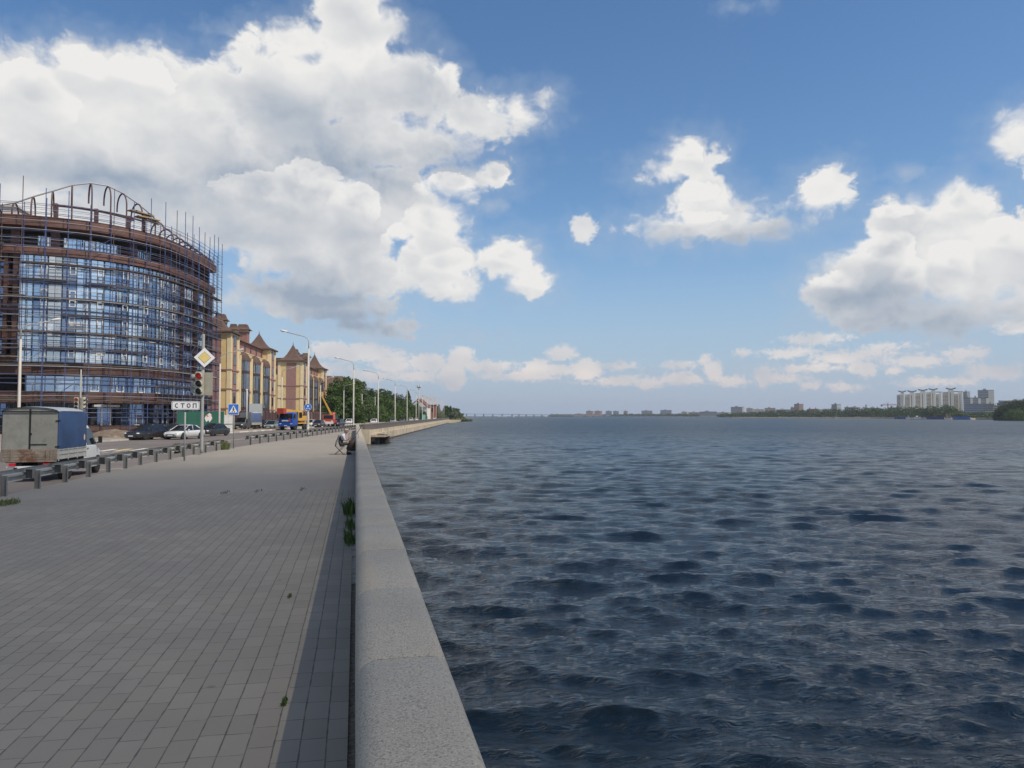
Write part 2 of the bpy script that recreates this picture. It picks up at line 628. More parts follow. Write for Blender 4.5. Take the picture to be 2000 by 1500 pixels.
# ------------------------------------------------------------------ ground, road, promenade
WATER_Z, ROAD_Z, WALK_Z = -1.7, -0.4, -0.24
ROAD_PROFILE = [(-0.6, -40), (-0.6, 46), (-0.4, 72), (-0.4, 600)]


def rz(y):
    return interp(ROAD_PROFILE, y)


EDGE = [(-8.2, -40), (-8.2, 32), (-7.8, 40), (-7.1, 48), (-6.3, 57), (-4.3, 72), (-2.3, 90), (0.3, 112), (18.2, 242), (36.6, 385), (60, 560)]   # promenade / road
LEFT = [(-27, -40), (-24.5, 40), (-21.8, 72), (-13.8, 120), (-8.9, 150), (6.0, 242), (27.5, 385), (52, 560)]                                        # road / far pavement
QUAY = [(0.05, -40), (0.05, 99.6), (0.9, 101), (45, 385)]


def strip(name, left, right, z, m, ys, drop=0.0, label=None):
    b = MB()
    zf = z if callable(z) else (lambda y: z)
    L = [(interp(left, y), y, zf(y)) for y in ys]
    Rr = [(interp(right, y), y, zf(y)) for y in ys]
    n = len(ys)
    b.add(L + Rr, [(i, i + n, i + n + 1, i + 1) for i in range(n - 1)])
    if drop:
        b.add(L + [(x, y, q - drop) for x, y, q in L], [(i, i + 1, i + 1 + n, i + n) for i in range(n - 1)])
        b.add(Rr + [(x, y, q - drop) for x, y, q in Rr], [(i, i + n, i + 1 + n, i + 1) for i in range(n - 1)])
    o = b.build(name, m)
    return tag(o, label, kind='structure')


def paving_material():
    m = bpy.data.materials.new('grey_pavers')
    m.use_nodes = True
    t = NT(m.node_tree)
    b = t.n['Principled BSDF']
    co = t.coord('Object')
    wob = t.vmath('MULTIPLY', t.vmath('SUBTRACT', t.noise(co, 1.3, 3, 0.5, out=1), (0.5, 0.5, 0.5)), (0.014, 0.014, 0))
    x, y, z = t.sep(t.vmath('ADD', co, wob))
    W, L = 0.149, 0.298
    xr = t.math('DIVIDE', x, W)
    row = t.math('FLOOR', xr)
    wn = t.n.new('ShaderNodeTexWhiteNoise')
    wn.noise_dimensions = '1D'
    t.l.new(row, wn.inputs['W'])
    yr = t.math('ADD', t.math('DIVIDE', y, L), wn.outputs['Value'])
    cell = t.math('FLOOR', yr)
    fx = t.math('MULTIPLY', t.math('SUBTRACT', 0.5, t.math('ABSOLUTE', t.math('SUBTRACT', t.math('FRACT', xr), 0.5))), W)
    fy = t.math('MULTIPLY', t.math('SUBTRACT', 0.5, t.math('ABSOLUTE', t.math('SUBTRACT', t.math('FRACT', yr), 0.5))), L)
    edge = t.math('MINIMUM', fx, t.math('MULTIPLY', fy, 1.25))
    jn = t.noise(co, 9, 4, 0.6)
    jw = t.remap(jn, 0.3, 0.7, 0.0012, 0.0046)
    joint = t.remap(t.math('SUBTRACT', edge, jw), 0.0, 0.0025, 1.0, 0.0, True)
    wn2 = t.n.new('ShaderNodeTexWhiteNoise')
    wn2.noise_dimensions = '2D'
    t.l.new(t.comb(row, cell, 0), wn2.inputs['Vector'])
    base = t.mix(wn2.outputs['Value'], (0.258, 0.226, 0.176), (0.310, 0.274, 0.216))
    pink = t.remap(t.sep(wn2.outputs['Color'])[1], 0.80, 1.0, 0, 0.4)
    base = t.mix(pink, base, (0.262, 0.214, 0.182))
    blot = t.noise(co, 0.55, 5, 0.6)
    base = t.mix(t.remap(blot, 0.35, 0.7, 0.0, 0.55), base, (0.19, 0.175, 0.15))
    grain = t.noise(co, 130, 3, 0.7)
    base = t.mix(t.remap(grain, 0.3, 0.75, 0.0, 0.35), base, (0.165, 0.155, 0.14))
    spots = t.voronoi(co, 1.6, feature='F1')
    base = t.mix(t.remap(spots, 0.035, 0.055, 0.55, 0.0), base, (0.12, 0.11, 0.10))
    # joints filled with dark soil, a little pale sand where it washed over
    base = t.mix(t.math('MULTIPLY', joint, t.remap(jn, 0.25, 0.65, 0.55, 0.95)), base, (0.075, 0.068, 0.058))
    t.l.new(base, b.inputs['Base Color'])
    b.inputs['Roughness'].default_value = 0.85
    h = t.math('ADD', t.math('MULTIPLY', joint, -0.7), t.math('MULTIPLY', grain, 0.25))
    h = t.math('ADD', h, t.math('MULTIPLY', wn2.outputs['Value'], 0.25))
    t.l.new(t.bump(h, 0.5, 0.006), b.inputs['Normal'])
    return m


def asphalt(name, c1, c2, patch=None, seams=False):
    m = bpy.data.materials.new(name)
    m.use_nodes = True
    t = NT(m.node_tree)
    b = t.n['Principled BSDF']
    co = t.coord('Object')
    n1 = t.noise(co, 0.25, 6, 0.62)
    n2 = t.noise(co, 60, 3, 0.7)
    base = t.mix(t.remap(n1, 0.32, 0.68), c1, c2)
    base = t.mix(t.remap(n2, 0.3, 0.7, 0, 0.3), base, tuple(v * 0.65 for v in c1))
    st = t.noise(t.vmath('MULTIPLY', co, (1.0, 0.12, 1)), 0.9, 4, 0.6)
    base = t.mix(t.remap(st, 0.5, 0.75, 0, 0.35), base, tuple(v * 0.72 for v in c1))
    if seams:
        v = t.voronoi(t.vmath('ADD', co, t.vmath('MULTIPLY', t.noise(co, 0.6, 4, 0.6, out=1), (1.5, 1.5, 0))), 0.22, feature='DISTANCE_TO_EDGE')
        base = t.mix(t.remap(v, 0.0, 0.012, 0.5, 0.0), base, tuple(q * 0.45 for q in c1))
    t.l.new(base, b.inputs['Base Color'])
    b.inputs['Roughness'].default_value = 0.9
    t.l.new(t.bump(n2, 0.25, 0.01), b.inputs['Normal'])
    return m


M_PAVE = paving_material()
M_PROM = asphalt('old_walk_asphalt', (0.25, 0.225, 0.19), (0.295, 0.267, 0.225))
M_ROAD = asphalt('road_asphalt', (0.135, 0.115, 0.105), (0.175, 0.152, 0.138))
M_SIDE = asphalt('dusty_pavement', (0.24, 0.20, 0.155), (0.31, 0.265, 0.205), seams=True)
M_SOIL = mat('bare_soil', (0.20, 0.16, 0.115), 0.95, 0.3, 0.4, 0.4, 6)
M_CONC = mat('weathered_concrete', (0.36, 0.325, 0.27), 0.9, 0.22, 0.9, 0.35, 14, stain=((0.20, 0.17, 0.13), 0.5, 0.56))
M_KERB = mat('kerb_concrete', (0.42, 0.40, 0.36), 0.9, 0.18, 2.0, 0.2, 20)
M_WHITE_LINE = mat('worn_white_paint', (0.62, 0.60, 0.55), 0.8, 0.15, 2.0, stain=((0.2, 0.18, 0.16), 1.6, 0.58))
M_YELLOW_LINE = mat('worn_yellow_paint', (0.62, 0.50, 0.22), 0.8, 0.15, 2.0, stain=((0.2, 0.17, 0.13), 1.4, 0.56))

ys_near = [-40, -6, 8, 19.1]
PB = 20.0  # where the pavers end


def prom(name, y0, y1, m, dz=0.0):
    ys = [y0] + [y for y in (32, 40, 48, 57, 72, 90, 99, 101, 112, 242, 384) if y0 < y < y1] + [y1]
    right = [(-0.03, -40), (-0.03, 99.6), (0.8, 101), (44.6, 385)]
    return strip(name, EDGE, right, dz, m, ys, drop=0.9)


o = MB()
lp = [(interp(EDGE, -40), -40, 0), (-0.03, -40, 0), (-0.03, 20.5, 0), (-8.2, 19.1, 0)]
o.add(lp, [(0, 1, 2, 3)])
o.add([(-8.2, -40, 0), (-8.2, 19.1, 0), (-8.2, 19.1, -0.6), (-8.2, -40, -0.9)], [(0, 1, 2, 3)])
tag(o.build('paved_promenade', M_PAVE), kind='structure')
o = MB()
o.add([(-8.2, 19.11, 0), (-0.03, 20.51, 0), (-0.03, 24, 0), (-8.2, 24, 0)], [(0, 1, 2, 3)])
o.add([(-8.2, 19.11, 0), (-8.2, 24, 0), (-8.2, 24, -0.9), (-8.2, 19.11, -0.9)], [(0, 1, 2, 3)])
ys = [24, 32, 40, 48, 57, 72, 90, 99, 101, 112, 180, 242, 320, 384]
right = [(-0.03, -40), (-0.03, 99.6), (0.8, 101), (44.6, 385)]
Lq = [(interp(EDGE, y), y, 0) for y in ys]
Rq = [(interp(right, y), y, 0) for y in ys]
n = len(ys)
o.add(Lq + Rq, [(i, i + n, i + n + 1, i + 1) for i in range(n - 1)])
o.add(Lq + [(x, y, -0.9) for x, y, _ in Lq], [(i, i + 1, i + 1 + n, i + n) for i in range(n - 1)])
tag(o.build('asphalt_promenade', M_PROM), kind='structure')
# the open joint along the foot of the parapet: grit near the camera, small bricks farther on
tag(MB().span(-0.031, 0.03, -10, 9.0, -0.08, -0.025).build('grit_joint', mat('grit', (0.17, 0.145, 0.11), 0.95, 0.5, 30, 0.8, 60)), kind='structure')
m = mat('edge_bricks', (0.27, 0.25, 0.22), 0.9, 0.25, 8, 0.4, 30)
o = MB()
for i in range(330):
    y = 9.02 + i * 0.28
    o.span(-0.031 + random.uniform(0, .004), 0.03, y, y + 0.27, -0.06, random.uniform(-0.012, 0.004))
tag(o.build('edge_brick_row', m), kind='structure')

ROAD_YS = [-40, 0, 20, 32, 40, 46, 48, 57, 64, 72, 90, 112, 120, 150, 200, 242, 300, 385, 470, 560]
strip('road', [(x - 0.0, y) for x, y in LEFT], EDGE, rz, M_ROAD, ROAD_YS)
o = MB()
FARW = [(x - 0.18, y) for x, y in LEFT]
strip('far_pavement', [(-130, -40), (-130, 560)], FARW, lambda y: rz(y) + 0.16, M_SIDE, ROAD_YS)
o = MB()
for i in range(1, len(ROAD_YS)):          # the far kerb, with the lime-washed stretches
    y0, y1 = ROAD_YS[i - 1], ROAD_YS[i]
    if y0 < 40 or y0 > 400:
        continue
    k = max(1, int((y1 - y0) / 2))
    for j in range(k):
        a, b = y0 + (y1 - y0) * j / k, y0 + (y1 - y0) * (j + 1) / k - 0.06
        xa, xb = interp(LEFT, a), interp(LEFT, b)
        white = 1 if (j % 2 == 0 and a > 95) else 0
        o.add([(xa, a, rz(a)), (xb, b, rz(b)), (xb, b, rz(b) + .166), (xa, a, rz(a) + .166), (xa - .18, a, rz(a) + .166), (xb - .18, b, rz(b) + .166), (xa - .18, a, rz(a)), (xb - .18, b, rz(b))],
              [(0, 1, 2, 3), (3, 2, 5, 4), (0, 3, 4, 6), (1, 7, 5, 2)], white)
tag(o.build('far_kerb', [M_KERB, M_WHITE_LINE]), kind='structure')

o = MB()
land = [(-3000, -200), (0.04, -200), (0.04, 99.8), (0.9, 101), (44.8, 385), (52, 440), (60, 470), (74, 492), (78, 515), (70, 540), (90, 700), (120, 1200), (100, 2600), (-3000, 2600)]
o.add([(x, y, -0.95) for x, y in land], [tuple(range(len(land)))])
tag(o.build('ground', M_SOIL), kind='structure')

# painted markings, each sheet 4 mm above the asphalt
o = MB()
MZ = ROAD_Z + 0.004


def on_road(px, py, dz=0.0):
    z = -0.4
    for _ in range(6):
        p_ = on_plane(px, py, z + dz)
        z = rz(p_.y)
    return p_


def line(x0, y0, x1, y1, w, mi=0):
    d = Vector((x1 - x0, y1 - y0, 0)).normalized()
    s = Vector((d.y, -d.x, 0)) * w / 2
    a, b = Vector((x0, y0, 0)), Vector((x1, y1, 0))
    q = [a - s, a + s, b + s, b - s]
    k = 6
    for i in range(k):
        c = [a.lerp(b, i / k) - s, a.lerp(b, i / k) + s, a.lerp(b, (i + 1) / k) + s, a.lerp(b, (i + 1) / k) - s]
        o.add([(v.x, v.y, rz(v.y) + 0.006) for v in c], [(0, 1, 2, 3)], mi)


p = [on_road(*q) for q in ((194, 918), (262, 914))]
line(p[0].x, p[0].y, p[1].x, p[1].y, 0.13)
for (a, b) in (((330, 874), (500, 855)), ((500, 855), (600, 845.5)), ((600, 845.5), (680, 838.5))):
    p = [on_road(*q) for q in (a, b)]
    line(p[0].x, p[0].y, p[1].x, p[1].y, 0.16)
for (a, b) in (((400, 870), (416, 868)), ((445, 864), (452, 863)), ((478, 859), (492, 857.4))):
    p = [on_road(*q) for q in (a, b)]
    line(p[0].x, p[0].y, p[1].x, p[1].y, 0.14)
for (a, b) in (((198, 885), (212, 883.5)), ((218, 883.6), (232, 882)), ((243, 881), (252, 880))):
    p = [on_road(*q) for q in (a, b)]
    line(p[0].x, p[0].y, p[1].x, p[1].y, 0.12)
for i in range(5):                         # zebra, white and yellow bars
    q0 = on_road(196 + i * 30, 881.5 - i * 0.6)
    q1 = on_road(226 + i * 30, 877.2 - i * 0.6)
    d = (q1 - q0).normalized()
    line(q0.x, q0.y, q1.x, q1.y, 0.42, i % 2)
tag(o.build('road_marking', [M_WHITE_LINE, M_YELLOW_LINE]), kind='structure')

# ------------------------------------------------------------------ water: wind waves as real geometry


def water_material():
    m = bpy.data.materials.new('lake_water')
    m.use_nodes = True
    t = NT(m.node_tree)
    b = t.n['Principled BSDF']
    co = t.coord('Object')
    murk = t.noise(co, 0.02, 3, 0.5)
    t.l.new(t.mix(t.remap(murk, 0.4, 0.65), (0.004, 0.014, 0.022), (0.011, 0.014, 0.010)), b.inputs['Base Color'])
    lg = t.math('LOGARITHM', t.vmath('LENGTH', co, out=1), 10.0)          # ripples too fine to resolve widen the gloss with distance
    t.l.new(t.remap(lg, 1.25, 2.3, 0.03, 0.33), b.inputs['Roughness'])
    b.inputs['IOR'].default_value = 1.333
    b.inputs['Specular IOR Level'].default_value = 0.5
    lg0 = t.math('LOGARITHM', t.vmath('LENGTH', co, out=1), 10.0)
    s = t.vmath('MULTIPLY', co, (0.7, 1.15, 1))
    gust = t.remap(t.noise(t.vmath('MULTIPLY', co, (0.6, 1, 1)), 0.035, 4, 0.6), 0.3, 0.7, 0.6, 1.3)
    n1 = t.noise(s, 5.5, 5, 0.62, dist=0.8)
    n2 = t.noise(t.vmath('MULTIPLY', s, (0.8, 1.4, 1)), 13.0, 4, 0.6, dist=0.4)
    h = t.math('ADD', t.math('MULTIPLY', n1, 0.066), t.math('MULTIPLY', n2, 0.013))
    h = t.math('MULTIPLY', h, gust)
    bp = t.n.new('ShaderNodeBump')
    bp.inputs['Strength'].default_value = 1.0
    bp.inputs['Distance'].default_value = 1.0
    t.l.new(h, bp.inputs['Height'])
    # short wind ripples as slope, so that the far water keeps its roughness
    rip = t.noise(t.vmath('MULTIPLY', co, (0.55, 1.0, 1)), 1.7, 5, 0.75, out=1)
    sl = t.vmath('MULTIPLY', t.vmath('SUBTRACT', rip, (0.5, 0.5, 0.5)), (1.0, 2.9, 0))
    streak = t.remap(t.noise(t.vmath('MULTIPLY', co, (0.10, 0.55, 1)), 0.45, 5, 0.65), 0.32, 0.68, 0.45, 1.35)
    far = t.math('MULTIPLY', t.remap(lg0, 1.25, 2.1, 0.10, 1.0), streak)
    sc = t.vmath('SCALE', sl)
    t.l.new(t.math('MULTIPLY', far, gust), sc.node.inputs['Scale'])
    nn = t.vmath('NORMALIZE', t.vmath('ADD', bp.outputs[0], sc))
    t.l.new(nn, b.inputs['Normal'])
    return m


def water_mesh():
    rng = np.random.default_rng(11)
    rs = [4.0]
    while rs[-1] < 9000:
        rs.append(rs[-1] + (max(0.04, rs[-1] * 0.0055) if rs[-1] < 55 else rs[-1] * min(0.0100, 0.0055 + 0.0045 * math.log(rs[-1] / 55) / math.log(8))))
    rs = np.array(rs)
    th = np.radians(np.arange(-26, 104.01, 0.13))
    RR, TT = np.meshgrid(rs, th, indexing='ij')
    X, Y = RR * np.sin(TT), RR * np.cos(TT)
    Z = np.zeros_like(X)
    DX, DY = np.zeros_like(X), np.zeros_like(X)
    cell = np.maximum(np.gradient(rs)[:, None] * np.ones_like(X), RR * math.radians(0.13))
    N = 165
    lam = np.exp(rng.uniform(math.log(0.22), math.log(4.5), N))
    ang = math.radians(-108) + rng.normal(0, 0.55, N)
    amp = 0.0053 * lam ** 1.0 * rng.uniform(0.5, 1.4, N)
    amp *= np.clip(1.25 - 0.25 * lam, 0.35, 1.0)
    ph = rng.uniform(0, 2 * PI, N)
    grp = rng.uniform(0, 2 * PI, (N, 2))
    far = 260
    sel = rs < far
    for i in range(N):
        k = 2 * PI / lam[i]
        kx, ky = k * math.cos(ang[i]), k * math.sin(ang[i])
        x, y = X[sel], Y[sel]
        fade = np.clip((lam[i] / cell[sel] - 2.2) / 2.0, 0, 1)
        env = 0.65 + 0.5 * np.sin(x * k * 0.07 + grp[i, 0]) * np.sin(y * k * 0.09 + grp[i, 1])
        p = kx * x + ky * y + ph[i]
        a = amp[i] * fade * env
        Z[sel] += a * np.cos(p)
        s = a * np.sin(p) * 1.0
        DX[sel] -= s * math.cos(ang[i])
        DY[sel] -= s * math.sin(ang[i])
    X, Y = X + DX, Y + DY
    nr, nt = RR.shape
    co = np.stack([X, Y, Z + WATER_Z], -1).reshape(-1, 3).astype(np.float32)
    idx = np.arange(nr * nt).reshape(nr, nt)
    f = np.stack([idx[:-1, :-1], idx[1:, :-1], idx[1:, 1:], idx[:-1, 1:]], -1).reshape(-1, 4)
    me = bpy.data.meshes.new('water')
    me.vertices.add(len(co))
    me.vertices.foreach_set('co', co.ravel())
    me.loops.add(f.size)
    me.loops.foreach_set('vertex_index', f.ravel().astype(np.int32))
    me.polygons.add(len(f))
    me.polygons.foreach_set('loop_start', (np.arange(len(f)) * 4).astype(np.int32))
    me.polygons.foreach_set('use_smooth', np.ones(len(f), dtype=bool))
    me.update(calc_edges=True)
    me.materials.append(water_material())
    ob = bpy.data.objects.new('water', me)
    COL.objects.link(ob)
    tag(ob, kind='structure')


water_mesh()

# ------------------------------------------------------------------ the granite parapet beside the camera


def granite(name, c1, c2, dark, sc=1.0):
    m = bpy.data.materials.new(name)
    m.use_nodes = True
    t = NT(m.node_tree)
    b = t.n['Principled BSDF']
    co = t.coord('Object')
    big = t.noise(co, 0.9, 5, 0.6)
    base = t.mix(t.remap(big, 0.35, 0.65), c1, c2)
    sp = t.noise(co, 95 * sc, 2, 0.6)
    base = t.mix(t.remap(sp, 0.52, 0.64, 0, 0.75), base, dark)
    sp2 = t.noise(co, 150 * sc, 2, 0.6, dist=0.5)
    base = t.mix(t.remap(sp2, 0.58, 0.68, 0, 0.6), base, tuple(min(1, v * 1.7) for v in c2))
    mid = t.noise(co, 14, 4, 0.65)
    base = t.mix(t.remap(mid, 0.55, 0.75, 0, 0.4), base, tuple(v * 0.7 for v in c1))
    st = t.noise(t.vmath('MULTIPLY', co, (1, 0.35, 1)), 1.7, 5, 0.6)
    base = t.mix(t.remap(st, 0.56, 0.72, 0, 0.45), base, (c2[0] * 1.05, c2[1] * 0.9, c2[2] * 0.72))
    t.l.new(base, b.inputs['Base Color'])
    b.inputs['Roughness'].default_value = 0.75
    h = t.math('ADD', t.math('MULTIPLY', sp, 0.6), t.math('MULTIPLY', mid, 0.5))
    t.l.new(t.bump(h, 0.45, 0.008), b.inputs['Normal'])
    return m


M_GRAN = granite('grey_granite', (0.34, 0.303, 0.242), (0.405, 0.362, 0.286), (0.13, 0.12, 0.11))
M_GRAND = granite('dark_granite', (0.10, 0.085, 0.075), (0.14, 0.12, 0.105), (0.05, 0.045, 0.04), 0.6)

wall = thing('parapet_wall', 'low grey granite parapet with rounded coping slabs running beside the water', 'wall', (0, 0, 0))
b = MB()
b.span(0.035, 0.40, -12, 99.7, -2.6, 0.5)
b.build('wall_base', mat('parapet_base', (0.24, 0.225, 0.20), 0.9, 0.25, 1.2, 0.4, 20), wall)
# coping section: flat top, well rounded on the land side, tighter on the water side
sec = [(0.012, 0.44), (0.012, 0.70)]
for k in range(1, 8):
    a = PI - k * PI / 2 / 8
    sec.append((0.112 + 0.10 * math.cos(a), 0.70 + 0.10 * math.sin(a)))
sec += [(0.112, 0.80), (0.22, 0.804), (0.368, 0.80)]
for k in range(1, 6):
    a = PI / 2 - k * PI / 2 / 6
    sec.append((0.368 + 0.06 * math.cos(a), 0.742 + 0.058 * math.sin(a)))
sec += [(0.428, 0.745), (0.428, 0.44)]
SL = 1.44
y = -9.38
for i in range(76):
    y0, y1 = y + 0.004, y + SL - 0.004
    y += SL
    if y1 > 99.7:
        break
    b = MB()
    e = 0.014
    cx, cz = 0.215, 0.60
    rings = []
    for yy, q in ((y0, 1 - 0.03), (y0 + e, 1.0), (y1 - e, 1.0), (y1, 1 - 0.03)):
        rings.append([(cx + (x - cx) * q, yy, cz + (z - cz) * q) for x, z in sec])
    b.loft(rings)
    c = b.build('coping_slab', M_GRAN, wall)
    for p_ in c.data.polygons:
        p_.use_smooth = len(p_.vertices) == 4
    dz = random.uniform(-0.003, 0.003)
    c.location = (random.uniform(-0.003, 0.003), 0, dz)

# the far quay: it steps out, turns right with the road and carries a dark parapet
qd = Vector((44.1, 284, 0)).normalized()
qn = Vector((qd.y, -qd.x, 0))
A = Vector((0.9, 101, 0))
L_Q = 288.0


def along(s, off, z):
    p_ = A + qd * s + qn * off
    return (p_.x, p_.y, z)


quay = thing('quay_wall', 'long pale concrete quay wall below the dark parapet, curving away to the right', 'quay', (0, 0, 0))
b = MB()
for (s0, s1) in [(i * 24.0, i * 24.0 + 23.9) for i in range(12)]:
    # battered face with a ledge under the parapet
    for (o0, o1, z0, z1) in ((0.0, 0.55, -0.5, 0.0), (0.0, 0.95, -2.6, -0.5)):
        q = [along(s0, o0, 0), along(s1, o0, 0), along(s1, o1, 0), along(s0, o1, 0)]
        b.add([(x, y_, z0) for x, y_, _ in q] + [(x, y_, z1) for x, y_, _ in q],
              [(3, 2, 1, 0), (4, 5, 6, 7), (0, 1, 5, 4), (1, 2, 6, 5), (2, 3, 7, 6), (3, 0, 4, 7)])
b.build('quay_face', mat('quay_concrete', (0.44, 0.37, 0.27), 0.92, 0.2, 0.35, 0.4, 6, stain=((0.24, 0.18, 0.12), 0.22, 0.56)), quay)
b = MB()
q = [along(-1.2, -0.9, 0), along(0.0, -0.9, 0), along(0.0, 1.05, 0), along(-1.2, 1.05, 0)]
b.add([(x, y_, -2.6) for x, y_, _ in q] + [(x, y_, 0.12) for x, y_, _ in q],
      [(3, 2, 1, 0), (4, 5, 6, 7), (0, 1, 5, 4), (1, 2, 6, 5), (2, 3, 7, 6), (3, 0, 4, 7)])
b.build('end_block', mat('quay_end', (0.50, 0.42, 0.31), 0.9, 0.18, 0.8, 0.3, 9, stain=((0.30, 0.19, 0.12), 0.7, 0.6)), quay)
b = MB()
s = 0.0
while s < L_Q - 1:
    q = [along(s, 0.96, 0), along(s + 23.8, 0.96, 0), along(s + 23.8, 1.0, 0), along(s, 1.0, 0)]
    b.add([(x, y_, -2.2) for x, y_, _ in q] + [(x, y_, -1.5) for x, y_, _ in q], [(4, 5, 6, 7), (3, 2, 6, 7), (0, 3, 7, 4), (1, 2, 6, 5)])
    s += 24
b.build('waterline_stain', mat('wet_weed', (0.045, 0.042, 0.03), 0.6, 0.3, 3), quay)
fp = thing('far_parapet', 'dark stone parapet on top of the concrete quay in the distance', 'wall', (0, 0, 0))
b = MB()
for (s0, s1) in [(i * 12.0, i * 12.0 + 11.96) for i in range(24)]:
    q = [along(s0, -0.05, 0), along(s1, -0.05, 0), along(s1, 0.32, 0), along(s0, 0.32, 0)]
    b.add([(x, y_, -0.02) for x, y_, _ in q] + [(x, y_, 0.70) for x, y_, _ in q],
          [(3, 2, 1, 0), (0, 1, 5, 4), (1, 2, 6, 5), (2, 3, 7, 6), (3, 0, 4, 7)])
b.build('wall_base', M_GRAND, fp)
b = MB()
for (s0, s1) in [(i * 12.0, i * 12.0 + 11.96) for i in range(24)]:
    q = [along(s0, -0.09, 0), along(s1, -0.09, 0), along(s1, 0.36, 0), along(s0, 0.36, 0)]
    b.add([(x, y_, 0.703) for x, y_, _ in q] + [(x, y_, 0.86) for x, y_, _ in q],
          [(3, 2, 1, 0), (4, 5, 6, 7), (0, 1, 5, 4), (1, 2, 6, 5), (2, 3, 7, 6), (3, 0, 4, 7)])
b.build('coping', mat('dark_coping', (0.17, 0.15, 0.13), 0.8, 0.25, 2), fp)
# broken landing slab hung off the quay
ls = thing('landing_platform', 'broken concrete landing platform jutting over the water on a dark pier', 'landing', along(2.5, 1.0, 0))
ls.rotation_euler = (0, 0, -math.atan2(qd.x, qd.y))
b = MB()
b.box((0.9, 2.0, -0.72), (1.9, 9.0, 0.26)).box((1.2, 1.0, -0.52), (1.3, 5.2, 0.14), rz=0.05).box((1.45, -0.5, -0.43), (0.9, 2.6, 0.10), rz=-0.12)
b.build('deck_slab', mat('slab_concrete', (0.40, 0.33, 0.25), 0.92, 0.25, 1.5, 0.4, 9), ls)
MB().box((1.15, 3.4, -1.7), (1.3, 1.5, 1.7)).build('pier', mat('pier_dark', (0.06, 0.05, 0.04), 0.8, 0.3, 3), ls)
MB().box((0.7, -1.2, -1.6), (0.5, 1.0, 1.6)).build('pier', MATS['pier_dark'], ls)


# ------------------------------------------------------------------ guard rails
M_GALV = mat('galvanised_steel', (0.38, 0.375, 0.35), 0.55, 0.15, 2.5, 0.0, metal=0.15, stain=((0.20, 0.16, 0.13), 2.2, 0.60))
M_GALVD = mat('dull_steel', (0.21, 0.205, 0.19), 0.65, 0.15, 3, metal=0.15)
WPROF = [(0.0, -0.155), (0.075, -0.12), (0.075, -0.06), (0.0, -0.02), (0.0, 0.02), (0.075, 0.06), (0.075, 0.12), (0.0, 0.155),
         (-0.006, 0.155), (0.069, 0.118), (0.069, 0.062), (-0.006, 0.022), (-0.006, -0.022), (0.069, -0.062), (0.069, -0.118), (-0.006, -0.155)]


def guard_rail(label, path, zt, step=2.0, group=None):
    """path: list of (x, y); the corrugated beam faces the road (left), posts and spacers stand on the promenade side."""
    root = thing('guard_rail', label, 'guard rail', (path[0][0], path[0][1], 0), 0, group)
    off = Vector((path[0][0], path[0][1], 0))
    pts = []
    for (x0, y0), (x1, y1) in zip(path, path[1:]):
        d = math.hypot(x1 - x0, y1 - y0)
        k = max(1, round(d / step))
        for i in range(k):
            pts.append(Vector((x0 + (x1 - x0) * i / k, y0 + (y1 - y0) * i / k, 0)))
    pts.append(Vector((path[-1][0], path[-1][1], 0)))
    b = MB()
    rings = []
    for i, p in enumerate(pts):
        d = (pts[min(i + 1, len(pts) - 1)] - pts[max(i - 1, 0)]).normalized()
        nrm = Vector((-d.y, d.x, 0))
        q = p - off + nrm * 0.30
        rings.append([(q.x + nrm.x * u, q.y + nrm.y * u, zt - 0.16 + v) for u, v in WPROF])
    b.loft(rings, caps=True, smooth=False)
    b.build('rail_beam', M_GALV, root)
    for i, p in enumerate(pts):
        d = (pts[min(i + 1, len(pts) - 1)] - pts[max(i - 1, 0)]).normalized()
        rot = math.atan2(d.y, d.x)
        M = Matrix.Translation(p - off) @ Matrix.Rotation(rot, 4, 'Z')
        b = MB()  # channel post, open towards the camera
        b.span(-0.004, 0.004, -0.06, 0.06, -0.05, zt - 0.08, 0, M)
        b.span(-0.064, 0.0045, -0.066, -0.06, -0.05, zt - 0.08, 0, M)
        b.span(-0.064, 0.0045, 0.06, 0.066, -0.05, zt - 0.08, 0, M)
        ps = b.build('post', M_GALVD, root)
        b = MB()  # spacer bracket: bent plate round three sides
        b.span(-0.20, 0.0, 0.067, 0.296, zt - 0.045, zt - 0.039, 0, M)
        b.span(-0.20, 0.0, 0.067, 0.296, zt - 0.28, zt - 0.274, 0, M)
        b.span(-0.006, 0.0, 0.067, 0.296, zt - 0.274, zt - 0.045, 0, M)
        b.span(-0.20, -0.065, 0.061, 0.067, zt - 0.28, zt - 0.039, 0, M)
        b.build('bracket', M_GALVD, root)
    return root


ROAD_GROUP = 'corrugated guard rails along the promenade edge'
guard_rail('long grey corrugated guard rail in the left foreground, between the promenade and the truck', [(-8.1, 12.4), (-8.12, 32), (-7.75, 40), (-7.25, 46.4)], 0.56)
guard_rail('grey guard rail farther along the promenade edge, starting beyond the crosswalk gap', [(-6.75, 53), (-6.1, 57.5), (-4.25, 72), (-2.2, 90), (0.35, 112), (8, 166), (15, 216)], 0.62, 2.6)

# ------------------------------------------------------------------ street lamps
M_POLE = mat('lamp_concrete', (0.46, 0.44, 0.39), 0.75, 0.12, 1.2)
M_HEAD = mat('lamp_housing', (0.62, 0.62, 0.60), 0.4)
M_LENS = glass_mat('lamp_lens', (0.75, 0.76, 0.74), 0.15)


